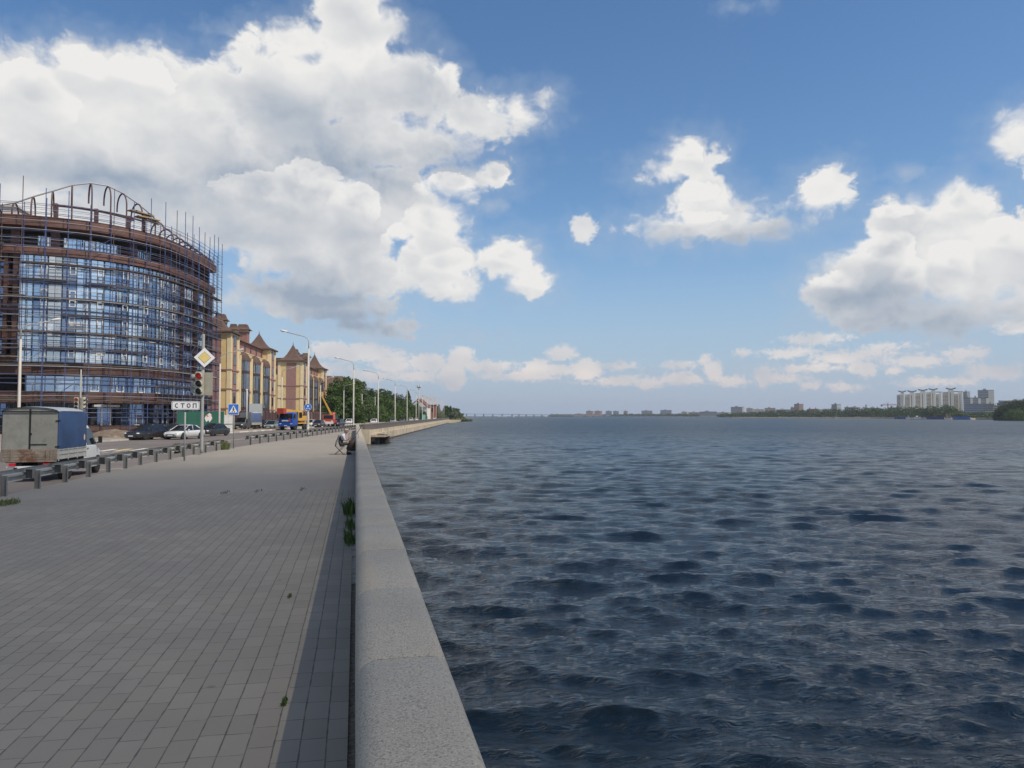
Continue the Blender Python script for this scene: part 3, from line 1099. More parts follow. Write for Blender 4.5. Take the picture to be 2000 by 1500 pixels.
def make_lamp(height, arm, side=-1):
    """Tapered pole, swept arm and cobra head; side -1 reaches to the left, +1 to the right."""
    root = thing('street_lamp', 'street lamp', 'street lamp')
    b = MB()
    b.lathe([(0.21, 0), (0.21, 0.08), (0.13, 0.12), (0.125, 1.2), (0.085, height - 1.6)], 12)
    b.build('pole', M_POLE, root)
    base = MB().lathe([(0.28, -0.05), (0.28, 0.10), (0.22, 0.16)], 14).build('base', M_GALVD, root)
    b = MB()
    pts = [(0, 0, height - 1.65), (0, 0, height - 0.9), (side * 0.12, 0, height - 0.62), (side * 0.45, 0, height - 0.42), (side * arm, 0, height)]
    b.tube(pts, [0.05, 0.045, 0.042, 0.04, 0.035], 8)
    b.build('arm', M_GALV, root)
    b = MB()
    rings = []
    for s, w, h in ((0, .06, .06), (.12, .12, .10), (.40, .16, .13), (.62, .13, .10), (.72, .05, .05)):
        x = side * (arm - 0.08 + s)
        zc = height + 0.04 + s * 0.17
        rings.append([(x, w * math.cos(a), zc + h * max(-0.45, math.sin(a))) for a in [2 * PI * k / 12 for k in range(12)]])
    b.loft(rings)
    hd = b.build('lamp_head', M_HEAD, root)
    b = MB()
    b.ball((side * (arm + 0.30), 0, height + 0.06), 1.0, 8, sc=(0.24, 0.12, 0.055))
    b.build('lens', M_LENS, hd)
    return root


BEND = -math.atan2(qd.x, qd.y)
lampR = make_lamp(10.1, 2.15, -1)
lampL = make_lamp(10.1, 2.15, 1)
rp = [(-4.57, 77.7), (-0.31, 112.2), (4.0, 142), (8.6, 173), (13.4, 206), (18.4, 240), (23.2, 274), (28, 308), (32.7, 342), (37.2, 375)]
for i, (x, y) in enumerate(rp):
    o = lampR if i == 0 else copy_tree(lampR)
    o.location = (x, y, 0)
    o.rotation_euler.z = BEND
    tag(o, ('grey street lamp nearest on the promenade, with a round blue sign on its pole' if i == 0 else
            '%s promenade lamp beyond the one carrying the round blue sign' % ORD[i - 1]),
        'street lamp', 'street lamps on the water side of the road')
lp = [(-16.2, 98.5), (-11.8, 130), (-7.2, 164.6), (-2.9, 195.5), (1.8, 227), (6.3, 259), (11, 292), (15.6, 325), (20.5, 358)]
names = ['in front of the green site hoarding', 'standing beside the blue crane truck', 'in front of the last turreted tower and the red bucket truck']
for i, (x, y) in enumerate(lp):
    o = lampL if i == 0 else copy_tree(lampL)
    o.location = (x, y, ROAD_Z + 0.14)
    o.rotation_euler.z = BEND
    tag(o, ('pale far-side street lamp ' + names[i]) if i < 3 else
        'street lamp on the far side of the road, %s of the row before the trees' % ORD[i - 3], 'street lamp', 'street lamps on the land side of the road')
o = copy_tree(lampL)
p = at_depth(37, 800, 62)
o.location = (p.x, p.y, -0.4)
o.rotation_euler.z = 0.2
tag(o, 'cream street lamp at the left edge, rising behind the truck in front of the scaffolding', 'street lamp', 'street lamps on the land side of the road')
# floodlight mast far down the quay
p = Vector((21.0, 262, 0))
mast = thing('floodlight_mast', 'tall mast with a ring of floodlights beside the far promenade', 'light mast', p)
MB().lathe([(0.22, 0), (0.12, 11.3)], 10).build('pole', M_POLE, mast)
b = MB()
b.lathe([(0.15, 11.3), (0.75, 11.5), (0.75, 11.7), (0.1, 11.8)], 12)
b.build('gallery', M_GALV, mast)
for k in range(6):
    a = k * PI / 3
    MB().box((0.85 * math.cos(a), 0.85 * math.sin(a), 12.0), (0.35, 0.35, 0.4), rz=a).build('floodlight', M_HEAD, mast)
# flag poles near the far end
for i in range(7):
    fpz = thing('flagpole', 'thin white pole, %s from the camera among those at the quay end' % ORD[i], 'pole', (38.5 + i * 2.2, 372 + i * 14.0, 0), 0, 'thin poles at the end of the quay')
    MB().lathe([(0.11, -.3), (0.07, 11.2 - i * 0.2)], 8).build('pole', M_POLE, fpz)
    MB().ball((0, 0, 11.25 - i * 0.2), 0.14, 6).build('finial', M_HEAD, fpz)

# ------------------------------------------------------------------ signs and signals
M_SIGNW = mat('sign_white', (0.78, 0.77, 0.75), 0.45, 0.05, 3)
M_SIGNB = mat('sign_blue', (0.03, 0.15, 0.52), 0.4, 0.08, 4)
M_SIGNK = mat('sign_black', (0.02, 0.02, 0.02), 0.5)
M_SIGNY = mat('sign_yellow', (0.72, 0.55, 0.20), 0.45, 0.06, 5, stain=((0.62, 0.56, 0.42), 2.3, 0.62))
M_GREYP = mat('grey_pole', (0.30, 0.30, 0.28), 0.55, 0.1, 3)
M_BACK = mat('sign_back', (0.38, 0.38, 0.37), 0.5)


def face_cam(p):
    """rotation about z so that local -y looks back down the promenade from a point (signs face the traffic)"""
    return math.atan2(-p.x, p.y) * 0.75


def plate(poly, y, t=0.004):
    b = MB()
    return b.prism(poly, y, y - t, 'y')


def rrect(w, h, r, n=5):
    pts = []
    for cx, cz, a0 in ((w / 2 - r, h / 2 - r, 0), (-w / 2 + r, h / 2 - r, PI / 2), (-w / 2 + r, -h / 2 + r, PI), (w / 2 - r, -h / 2 + r, 3 * PI / 2)):
        for k in range(n + 1):
            a = a0 + k * PI / 2 / n
            pts.append((cx + r * math.cos(a), cz + r * math.sin(a)))
    return pts


def ngon(r, n=28):
    return [(r * math.cos(2 * PI * k / n), r * math.sin(2 * PI * k / n)) for k in range(n)]


def shift(poly, dx, dz):
    return [(x + dx, z + dz) for x, z in poly]


# main traffic light with two heads on a plain pole
tp = on_plane(393.5, 888)
tl = thing('traffic_light', 'grey pole traffic light on the promenade with its red lamp lit', 'traffic light', tp, 0.05)
b = MB().lathe([(0.085, 0), (0.08, 0.3), (0.075, 5.85), (0.06, 5.9)], 14)
b.build('pole', M_GREYP, tl)
MB().lathe([(0.16, -0.02), (0.16, 0.03), (0.09, 0.06)], 14).build('base', M_GALVD, tl)
M_TLB = mat('signal_body', (0.37, 0.35, 0.28), 0.6, 0.1, 4)
M_RED = mat('red_lamp', (0.35, 0.01, 0.01), 0.25, emit=((1.0, 0.03, 0.04), 0.12))
M_DARKL = glass_mat('dark_lamp', (0.015, 0.018, 0.016), 0.15)


def signal_head(parent, M, red=True, s=1.0):
    b = MB()
    b.add(*(lambda q: (q.v, q.f))(MB().prism(shift(rrect(0.36 * s, 1.16 * s, 0.05 * s), 0, 0), -0.10 * s, 0.16 * s, 'y')), 0, M)
    h = b.build('signal_head', M_TLB, parent)
    bevel(h, 0.012)
    for k in range(3):
        z = (0.37 - 0.37 * k) * s
        b = MB()
        b.add([(x, -0.108 * s, zz) for x, zz in shift(ngon(0.15 * s, 20), 0, z)] + [(0, -0.128 * s, z)], [(i, (i + 1) % 20, 20) for i in range(20)], 0, M, True)
        b.build('lamp_lens', M_RED if (k == 0 and red) else M_DARKL, h)
        b = MB()
        rings = []
        for yy, r in ((-0.10 * s, 0.165 * s), (-0.33 * s, 0.155 * s)):
            rings.append([(r * math.cos(a), yy, z + r * math.sin(a)) for a in [math.radians(-20 + 220 * j / 14) for j in range(15)]])
        rings.append([(r2[0] * 0.95, r2[1] + 0.001, z + (r2[2] - z) * 0.95) for r2 in rings[1]])
        rings.append([(r2[0] * 0.95, r2[1] + 0.0, z + (r2[2] - z) * 0.95) for r2 in rings[0]])
        b.loft(rings, 0, M, False, True, closed=False)
        b.build('visor', M_TLB, h)
    return h


signal_head(tl, Matrix.Translation((-0.11, -0.25, 3.46)) @ Matrix.Rotation(R(-6), 4, 'Z'))
signal_head(tl, Matrix.Translation((-0.22, 0.16, 3.42)) @ Matrix.Rotation(R(-88), 4, 'Z'), red=False, s=0.96)
b = MB()
b.add(*(lambda q: (q.v, q.f))(MB().prism(rrect(0.46, 1.12, 0.02), -0.005, 0.005, 'y')), 0, Matrix.Translation((0.26, -0.10, 3.46)) @ Matrix.Rotation(R(-14), 4, 'Z'))
b.build('back_plate', M_TLB, tl)
MB().box((-0.05, -0.1, 3.9), (0.3, 0.10, 0.06)).box((-0.05, -0.1, 3.0), (0.3, 0.10, 0.06)).build('bracket', M_GREYP, tl)

ps = thing('priority_road_sign', 'white diamond road sign with a yellow centre on the traffic light pole', 'road sign', tp + Vector((0.09, -0.12, 4.75)), face_cam(tp) * 0.6)
dia = lambda r: [(0, r), (-r, 0), (0, -r), (r, 0)]
plate(dia(0.485), 0.0, 0.02).build('sign_plate', M_SIGNW, ps)
plate(dia(0.30), -0.022).build('inner_border', M_SIGNK, ps)
plate(dia(0.285), -0.027).build('yellow_centre', M_SIGNY, ps)
MB().box((0, 0.05, 0.1), (0.06, 0.06, 0.1)).build('clamp', M_GALVD, ps)

# STOP line plate on its own post
sp = on_plane(360, 900)
st = thing('stop_line_sign', 'white rectangular sign reading СТОП on a thin post by the guard rail', 'road sign', sp, face_cam(sp))
MB().lathe([(0.035, -0.02), (0.035, 2.05)], 10).build('post', M_GREYP, st)
zc = 2.33
plate(shift(rrect(1.10, 0.37, 0.06), 0.02, zc), -0.04, 0.02).build('sign_plate', M_SIGNW, st)
bd = MB()
ou, inn = shift(rrect(1.06, 0.33, 0.05), 0.02, zc), shift(rrect(1.03, 0.30, 0.045), 0.02, zc)
k = len(ou)
bd.add([(x, -0.062, z) for x, z in ou] + [(x, -0.062, z) for x, z in inn], [(i, (i + 1) % k, (i + 1) % k + k, i + k) for i in range(k)])
bd.build('border', M_SIGNK, st)
lt = MB()


def bar(x0, x1, z0, z1):
    lt.span(x0, x1, -0.066, -0.062, z0, z1)


LH, LT = 0.19, 0.034
z0, z1 = zc - LH / 2, zc + LH / 2


def arc_letter(cx, a0, a1, n=22):
    ro, ri = (0.075, LH / 2), (0.075 - LT, LH / 2 - LT)
    vs = []
    for i in range(n + 1):
        a = math.radians(a0 + (a1 - a0) * i / n)
        vs.append((cx + ro[0] * math.cos(a), -0.066, zc + ro[1] * math.sin(a)))
        vs.append((cx + ri[0] * math.cos(a), -0.066, zc + ri[1] * math.sin(a)))
    lt.add(vs, [(2 * i, 2 * i + 1, 2 * i + 3, 2 * i + 2) for i in range(n)])


xs = [-0.325, -0.10, 0.135, 0.37]
arc_letter(xs[0], 48, 312)
bar(xs[1] - 0.08, xs[1] + 0.08, z1 - LT, z1)
bar(xs[1] - LT / 2, xs[1] + LT / 2, z0, z1 - LT)
arc_letter(xs[2], 0, 360)
bar(xs[3] - 0.075, xs[3] + 0.075, z1 - LT, z1)
bar(xs[3] - 0.075, xs[3] - 0.075 + LT, z0, z1 - LT)
bar(xs[3] + 0.075 - LT, xs[3] + 0.075, z0, z1 - LT)
lt.build('lettering', M_SIGNK, st, recalc=False)

# pedestrian crossing sign
cp = on_plane(456, 876)
cr = thing('crosswalk_sign', 'blue square pedestrian crossing sign on a slim post', 'road sign', cp, face_cam(cp))
MB().lathe([(0.03, -0.02), (0.03, 2.5)], 8).build('post', M_GREYP, cr)
T = Matrix.Rotation(R(-5), 4, 'Y')
zc2 = 2.27
sg = plate(shift(rrect(0.60, 0.64, 0.05), -0.03, zc2), -0.035, 0.015)
sg.build('sign_plate', M_SIGNW, cr)
plate(shift(rrect(0.555, 0.595, 0.04), -0.03, zc2), -0.052).build('blue_field', M_SIGNB, cr)
plate([(-0.03, zc2 + 0.235), (-0.265, zc2 - 0.20), (0.205, zc2 - 0.20)], -0.058).build('white_triangle', M_SIGNW, cr)
pg = MB()
pg.add([(x - 0.03, -0.066, z + zc2) for x, z in ngon(0.03, 12)], [tuple(range(12))])
pg.v = [(x, y, z + 0.115) for x, y, z in pg.v]


def limb(a, b_, w):
    d = Vector((b_[0] - a[0], 0, b_[1] - a[1])).normalized()
    s_ = Vector((d.z, 0, -d.x)) * w / 2
    A_, B_ = Vector((a[0] - 0.03, -0.066, a[1] + zc2)), Vector((b_[0] - 0.03, -0.066, b_[1] + zc2))
    pg.add([A_ - s_, A_ + s_, B_ + s_, B_ - s_], [(0, 1, 2, 3)])


limb((0, 0.08), (0, -0.04), 0.055)
limb((0, -0.03), (-0.08, -0.15), 0.032)
limb((0, -0.03), (0.07, -0.15), 0.032)
limb((0, 0.065), (-0.08, -0.01), 0.024)
limb((0, 0.065), (0.07, 0.0), 0.024)
for k in range(4):
    x = -0.16 + k * 0.105
    pg.add([(x - 0.03, -0.066, zc2 - 0.185), (x + 0.03, -0.066, zc2 - 0.185), (x + 0.02, -0.066, zc2 - 0.155), (x - 0.03, -0.066, zc2 - 0.155)], [(0, 1, 2, 3)])
pg.build('walking_figure', M_SIGNK, cr, recalc=False)

# round blue sign strapped to the first lamp
lsn = thing('round_cycle_sign', 'round blue sign with a white arrow on the nearest promenade lamp', 'road sign', Vector(rp[0]).to_3d() + Vector((0, -0.14, 2.75)), face_cam(Vector(rp[0]).to_3d()))
plate(ngon(0.35), 0, 0.012).build('sign_plate', M_SIGNW, lsn)
plate(ngon(0.325), -0.014).build('blue_field', M_SIGNB, lsn)
ar = MB()
ar.add([(x, -0.021, z) for x, z in [(0, 0.22), (-0.11, 0.07), (-0.04, 0.07), (-0.04, -0.02), (0.04, -0.02), (0.04, 0.07), (0.11, 0.07)]], [(0, 1, 6), (2, 3, 4, 5)])
ar.add([(x, -0.021, z) for x, z in [(-0.17, -0.11), (-0.06, -0.11), (-0.06, -0.18), (-0.17, -0.18), (0.06, -0.11), (0.17, -0.11), (0.17, -0.18), (0.06, -0.18)]], [(0, 1, 2, 3), (4, 5, 6, 7)])
ar.build('arrow', M_SIGNW, lsn, recalc=False)

# second traffic light beyond the truck, on the far kerb
q = at_depth(156, 830, 66)
t2 = thing('traffic_light', 'smaller traffic light beyond the truck roof, red lamp lit, with two heads', 'traffic light', (q.x, q.y, -0.42), 0.15)
MB().lathe([(0.08, 0), (0.06, 6.3)], 10).build('pole', M_GREYP, t2)
signal_head(t2, Matrix.Translation((-0.27, -0.2, 3.35)) @ Matrix.Rotation(R(4), 4, 'Z'), True, 0.95)
signal_head(t2, Matrix.Translation((0.24, -0.1, 3.38)) @ Matrix.Rotation(R(60), 4, 'Z'), False, 0.95)
MB().box((0, -0.06, 3.75), (0.5, 0.06, 0.05)).build('bracket', M_GREYP, t2)
# a small square sign far along the road, and a thin white post
q = at_depth(682.5, 822, 215)
s3 = thing('far_road_sign', 'small pale square sign on a post beside the far white car', 'road sign', (q.x, q.y, ROAD_Z + 0.15), face_cam(q))
MB().lathe([(0.06, -0.3), (0.06, 2.6)], 6).build('post', M_GALV, s3)
plate(shift(rrect(0.8, 1.0, 0.05), 0, 2.9), -0.07, 0.03).build('sign_plate', mat('sign_faded', (0.45, 0.46, 0.47), 0.6), s3)


# ------------------------------------------------------------------ vehicles (local x forward, y to the left, z up from the road)
def paint(name, col, rough=0.28, metal=0.0, dirt=0.25):
    if name in MATS:
        return MATS[name]
    m = bpy.data.materials.new(name)
    m.use_nodes = True
    t = NT(m.node_tree)
    b = t.n['Principled BSDF']
    co = t.coord('Object')
    z = t.sep(co)[2]
    n1 = t.noise(co, 4, 5, 0.65)
    dust = t.math('MULTIPLY', t.remap(t.math('ADD', z, t.math('MULTIPLY', n1, 0.5)), 1.0, 0.35), dirt)
    t.l.new(t.mix(dust, tuple(col), (0.22, 0.19, 0.15)), b.inputs['Base Color'])
    t.l.new(t.remap(n1, 0.3, 0.7, rough, rough + 0.12), b.inputs['Roughness'])
    b.inputs['Metallic'].default_value = metal
    b.inputs['Coat Weight'].default_value = 0.4
    MATS[name] = m
    return m


M_TYRE = mat('tyre_rubber', (0.022, 0.021, 0.02), 0.85, 0.2, 8)
M_RIM = mat('alloy_rim', (0.42, 0.42, 0.42), 0.35, metal=0.6)
M_CGLASS = glass_mat('car_glass', (0.012, 0.015, 0.018), 0.05)
M_LAMP = glass_mat('headlamp_glass', (0.70, 0.72, 0.72), 0.08)
M_TAIL = mat('tail_lamp', (0.30, 0.01, 0.01), 0.2)
M_PLATE = mat('licence_white', (0.72, 0.72, 0.70), 0.5)
M_BLACKP = mat('black_plastic', (0.02, 0.02, 0.02), 0.6)
M_CHROME = mat('chrome_trim', (0.6, 0.6, 0.6), 0.2, metal=0.9)


def wheel(parent, x, y, r=0.32, w=0.2, rim=M_RIM, name='wheel'):
    side = 1 if y > 0 else -1
    M = Matrix.Translation((x, y, r)) @ Matrix.Rotation(-side * PI / 2, 4, 'X')
    b = MB()
    b.lathe([(r * 0.62, -w / 2), (r * 0.93, -w / 2), (r, -w * 0.32), (r, w * 0.32), (r * 0.93, w / 2), (r * 0.62, w / 2)], 24, 0, M)
    wh = b.build(name, M_TYRE, parent)
    b = MB()
    b.lathe([(r * 0.63, w * 0.30), (r * 0.63, w * 0.46), (r * 0.56, w * 0.44), (r * 0.50, w * 0.30), (r * 0.16, w * 0.36), (0.001, w * 0.40)], 20, 0, M)
    for k in range(5):
        a = 2 * PI * k / 5
        b.box((r * 0.33 * math.cos(a), r * 0.33 * math.sin(a), w * 0.36), (r * 0.44, r * 0.13, 0.03), 0, M, rz=a)
    b.build('rim', rim, wh)
    return wh


def sec_ring(x, w, zb, zs, zt, tw):
    """one body cross-section: sill at zb, widest at zs, shoulder at zt with half-width tw"""
    h = [(w * 0.86, zb), (w * 0.97, zb + 0.08), (w, zs - 0.06), (w, zs + 0.05), (w * 0.985, zt - 0.10), (tw, zt)]
    return [(x, y, z) for y, z in h] + [(x, 0, zt + 0.015)] + [(x, -y, z) for y, z in reversed(h)] + [(x, 0, zb)]


def make_car(label, col_mat, kind='sedan', L=4.6, W=1.78, H=1.45, grp=None):
    root = thing('car', label, 'car', (0, 0, 0), 0, grp)
    hw = W / 2
    f = L / 2
    hood = 0.62 * H
    if kind == 'suv':
        hood = 0.60 * H
    wb = 0.29 * L
    st = [(-f, .80, .42, .62, .80, .74), (-f + .10, .92, .26, .62, hood * 1.0, .84), (-f + .55, .99, .22, .60, hood * 1.04, .90), (-f + 1.2, 1, .20, .60, hood * 1.03, .93),
          (-.2, 1, .19, .60, hood * 1.0, .94), (.9, 1, .19, .60, hood * .985, .92), (f - .75, .98, .20, .58, hood * .93, .86), (f - .22, .92, .22, .55, hood * .84, .78), (f - .03, .80, .26, .50, hood * .70, .66), (f, .70, .36, .48, hood * .60, .58)]
    if kind in ('suv', 'wagon'):
        st[0] = (-f, .86, .46, .66, hood * 1.0, .80)
        st[1] = (-f + .10, .95, .30, .64, hood * 1.06, .86)
    b = MB()
    b.loft([sec_ring(x, w * hw, zb, zs, zt, tw * hw) for x, w, zb, zs, zt, tw in st])
    b.build('body', col_mat, root)
    # wheel arches, glasshouse, roof and pillars
    b = MB()
    for x in (-wb - 0.02, wb + 0.08):
        for s in (-1, 1):
            pts = [(x + 0.38 * math.cos(a), 0.32 + 0.37 * math.sin(a)) for a in [PI * k / 12 for k in range(13)]]
            pts += [(x - 0.36, 0.17), (x + 0.36, 0.17)]
            MB().prism(pts, s * (hw * 0.9), s * (hw * 1.003), 'y').build('wheel_arch', M_BLACKP, root)
    if kind == 'sedan':
        g = [(-f + .62, .80, hood * 1.03), (-f + 1.25, .70, H - .06), (-.35, .71, H), (.35, .70, H - .02), (1.22, .80, hood * .985)]
    elif kind == 'coupe':
        g = [(-f + .45, .78, hood * 1.03), (-f + 1.35, .66, H - .05), (-.35, .69, H), (.30, .68, H - .03), (1.25, .80, hood * .985)]
    else:
        g = [(-f + .12, .80, hood * 1.06), (-f + .42, .73, H - .06), (-.5, .74, H), (.35, .73, H - .02), (1.25, .82, hood * .985)]
    zb = hood * 0.97

    def half(i, z):
        x, w, zt = g[i]
        k = 0 if zt <= zb else (z - zb) / (zt - zb)
        return hw * (0.90 + (w - 0.90) * min(1, max(0, k)))
    b = MB()
    rings = []
    for i, (x, w, zt) in enumerate(g):
        rings.append([(x, hw * 0.90, zb), (x, hw * w, zt), (x, 0, zt + 0.012), (x, -hw * w, zt), (x, -hw * 0.90, zb)])
    b.loft(rings, closed=False, caps=True, smooth=False)
    gl = b.build('windows', M_CGLASS, root)
    b = MB()
    rr = []
    for x, w, zt in g[1:4]:
        rr.append([(x, hw * w + .004, zt - 0.06), (x, hw * w + .006, zt - 0.01), (x, hw * w * .86, zt + .028), (x, 0, zt + 0.045), (x, -hw * w * .86, zt + .028), (x, -hw * w - .006, zt - 0.01), (x, -hw * w - .004, zt - 0.06)])
    b.loft(rr, closed=False, caps=True)
    b.build('roof', col_mat, root)
    for s in (-1, 1):
        b = MB()

        def P_(i, k):
            x, w, zt = g[i]
            return Vector((x, s * (hw * (0.90 + (w - 0.90) * k) + .006), zb + (zt - zb) * k))
        b.tube([P_(4, 0), P_(3, 1)], 0.032, 6)
        b.build('pillar_trim', col_mat, root)
        b = MB()
        b.tube([P_(0, 0), P_(1, 1)], 0.06 if kind == 'sedan' else 0.05, 6)
        b.build('pillar_trim', col_mat, root)
        b = MB()
        m0 = Vector((-.22, s * (hw * 0.90 + .004), zb))
        m1 = Vector((-.28, s * (hw * 0.715), H - .03))
        b.tube([m0, m1], 0.028, 6)
        b.build('pillar_trim', col_mat, root)
    for x in (-wb - 0.02, wb + 0.08):
        for s in (-1, 1):
            wheel(root, x, s * (hw - 0.10), 0.315, 0.2)
    for s in (-1, 1):
        b = MB()
        b.ball((f - .17, s * hw * .70, hood * .70), 1, 8, sc=(.17, .17, .075))
        b.build('headlight', M_LAMP, root)
        b = MB()
        b.ball((-f + .06, s * hw * .72, hood * .88), 1, 8, sc=(.09, .18, .085))
        b.build('tail_light', M_TAIL, root)
        b = MB()
        b.ball((.78, s * (hw + .10), hood * 1.03 + .05), 1, 8, sc=(.07, .11, .07))
        b.build('mirror', col_mat, root)
    MB().box((f - .02, 0, hood * .53), (.05, .95, .12)).build('grille', M_BLACKP, root)
    MB().box((f + .008, 0, .40), (.02, .52, .112)).build('licence_plate', M_PLATE, root)
    MB().box((f - .03, 0, .27), (.06, 1.2, .10)).build('air_intake', M_BLACKP, root)
    return root


def put(root, x, y, heading_deg, z=None):
    """heading measured from +y (away along the promenade), positive to the right"""
    root.location = (x, y, rz(y) if z is None else z)
    root.rotation_euler = (0, 0, PI / 2 - R(heading_deg))
    return root


def place_px(root, px, py, heading, dz=0.0):
    p = on_road(px, py)
    return put(root, p.x, p.y, heading)


P_BLACK = paint('black_paint', (0.012, 0.012, 0.016), 0.2)
P_WHITE = paint('silver_white_paint', (0.62, 0.62, 0.60), 0.35, 0.15)
P_DKGRN = paint('dark_green_paint', (0.018, 0.022, 0.024), 0.3)
P_SILV = paint('silver_green_paint', (0.30, 0.33, 0.31), 0.3, 0.5)
P_GREY = paint('graphite_paint', (0.08, 0.08, 0.085), 0.3, 0.3)
P_WHT2 = paint('white_paint', (0.75, 0.75, 0.74), 0.3)
P_DBLUE = paint('dark_blue_paint', (0.015, 0.022, 0.05), 0.25)
P_MAROON = paint('dark_brown_paint', (0.06, 0.04, 0.04), 0.3, 0.2)

LANE = 180 + 9.0     # coming towards the camera
place_px(make_car('glossy black sedan coming towards the camera in front of the dirt mound', P_BLACK, 'sedan', 4.85, 1.84, 1.47), 290, 858.5, LANE + 16)
place_px(make_car('silver white coupe with wide windscreen, between two black cars', P_WHITE, 'coupe', 4.55, 1.76, 1.38), 360.5, 857.5, LANE + 14)
place_px(make_car('black car half hidden behind the silver white coupe', P_GREY, 'sedan', 4.5, 1.75, 1.44), 341, 854.5, LANE + 5)
place_px(make_car('dark green boxy sedan behind the traffic light pole', P_DKGRN, 'sedan', 4.25, 1.68, 1.42), 417, 851.5, LANE + 16)
place_px(make_car('dark parked hatchback just behind the grey van with a blue box', P_DKGRN, 'suv', 4.3, 1.76, 1.62), 513.5, 838.5, LANE + 12)
place_px(make_car('silver green parked sedan between the dark hatchback and the lamp', P_SILV, 'sedan', 4.5, 1.75, 1.45), 532, 838.6, LANE + 4)
place_px(make_car('dark parked sedan beside the silver green sedan and the crane truck', P_GREY, 'sedan', 4.5, 1.76, 1.46), 545, 837.2, LANE + 4)
place_px(make_car('small white car partly hidden behind the crane truck', P_WHT2, 'wagon', 4.2, 1.72, 1.5), 606, 833.5, LANE)
place_px(make_car('dark brown low sedan on the road left of the red bucket truck', P_MAROON, 'sedan', 4.6, 1.78, 1.42), 622, 834.5, LANE + 3)
place_px(make_car('black crossover driving towards the camera past the first far lamp', P_DBLUE, 'wagon', 4.5, 1.82, 1.6), 660, 832.8, LANE + 9)
place_px(make_car('white sedan driving away, seen near the small square sign', P_WHT2, 'sedan', 4.6, 1.78, 1.46), 683, 829.0, 9)
place_px(make_car('dark blue sedan following behind the far white sedan', P_DBLUE, 'sedan', 4.5, 1.76, 1.46), 698, 827.8, LANE + 2)
far = [(731, 205, 'white car roof showing above the dark parapet, nearest of the far traffic', P_WHT2), (768, 250, 'silver car showing above the dark parapet, second of the far traffic', P_SILV),
       (786, 290, 'black car far along the road, third above the dark parapet', P_BLACK), (803, 320, 'silver far car fourth above the parapet, near the poplar', P_WHITE),
       (814, 352, 'white van-like far car, fifth above the parapet', P_WHT2), (849, 420, 'tiny white far car sixth above the parapet', P_WHT2), (862, 470, 'tiny white far car seventh above the parapet', P_WHT2), (874, 505, 'last tiny white car where the road ends at the trees', P_WHT2)]
for px, dep, lb, pm in far:
    q = at_depth(px, 818, dep)
    put(make_car(lb, pm, 'wagon' if 'van' in lb else 'sedan', grp='far cars on the road'), q.x, q.y, 8.8 if px % 2 else 188.8)

# ------------------------------------------------------------------ light trucks with tilt bodies
M_PLYW = mat('grey_tarpaulin', (0.26, 0.255, 0.22), 0.85, 0.18, 2.2, 0.25, 9, stain=((0.17, 0.16, 0.13), 1.1, 0.54))
M_TARP = mat('blue_tarpaulin', (0.020, 0.050, 0.125), 0.7, 0.25, 1.6, 0.25, 5, stain=((0.035, 0.075, 0.16), 0.9, 0.6))
M_TARPR = mat('tarpaulin_roof', (0.34, 0.36, 0.38), 0.6, 0.15, 1.5)
M_RUSTW = mat('rusty_planks', (0.25, 0.20, 0.155), 0.9, 0.3, 3, 0.4, 12, stain=((0.17, 0.085, 0.05), 2.0, 0.52))
M_SIDEW = mat('dirty_white_steel', (0.36, 0.355, 0.325), 0.6, 0.15, 3, stain=((0.26, 0.16, 0.10), 2.6, 0.62))
M_CHASS = mat('chassis_black', (0.015, 0.014, 0.013), 0.8)
M_RED2 = mat('lit_tail_lamp', (0.5, 0.01, 0.02), 0.3, emit=((1.0, 0.02, 0.05), 0.10))
P_CAB = paint('cab_white', (0.60, 0.61, 0.60), 0.4, 0.0, 0.45)
P_CABD = paint('cab_graphite', (0.085, 0.09, 0.095), 0.35, 0.2)


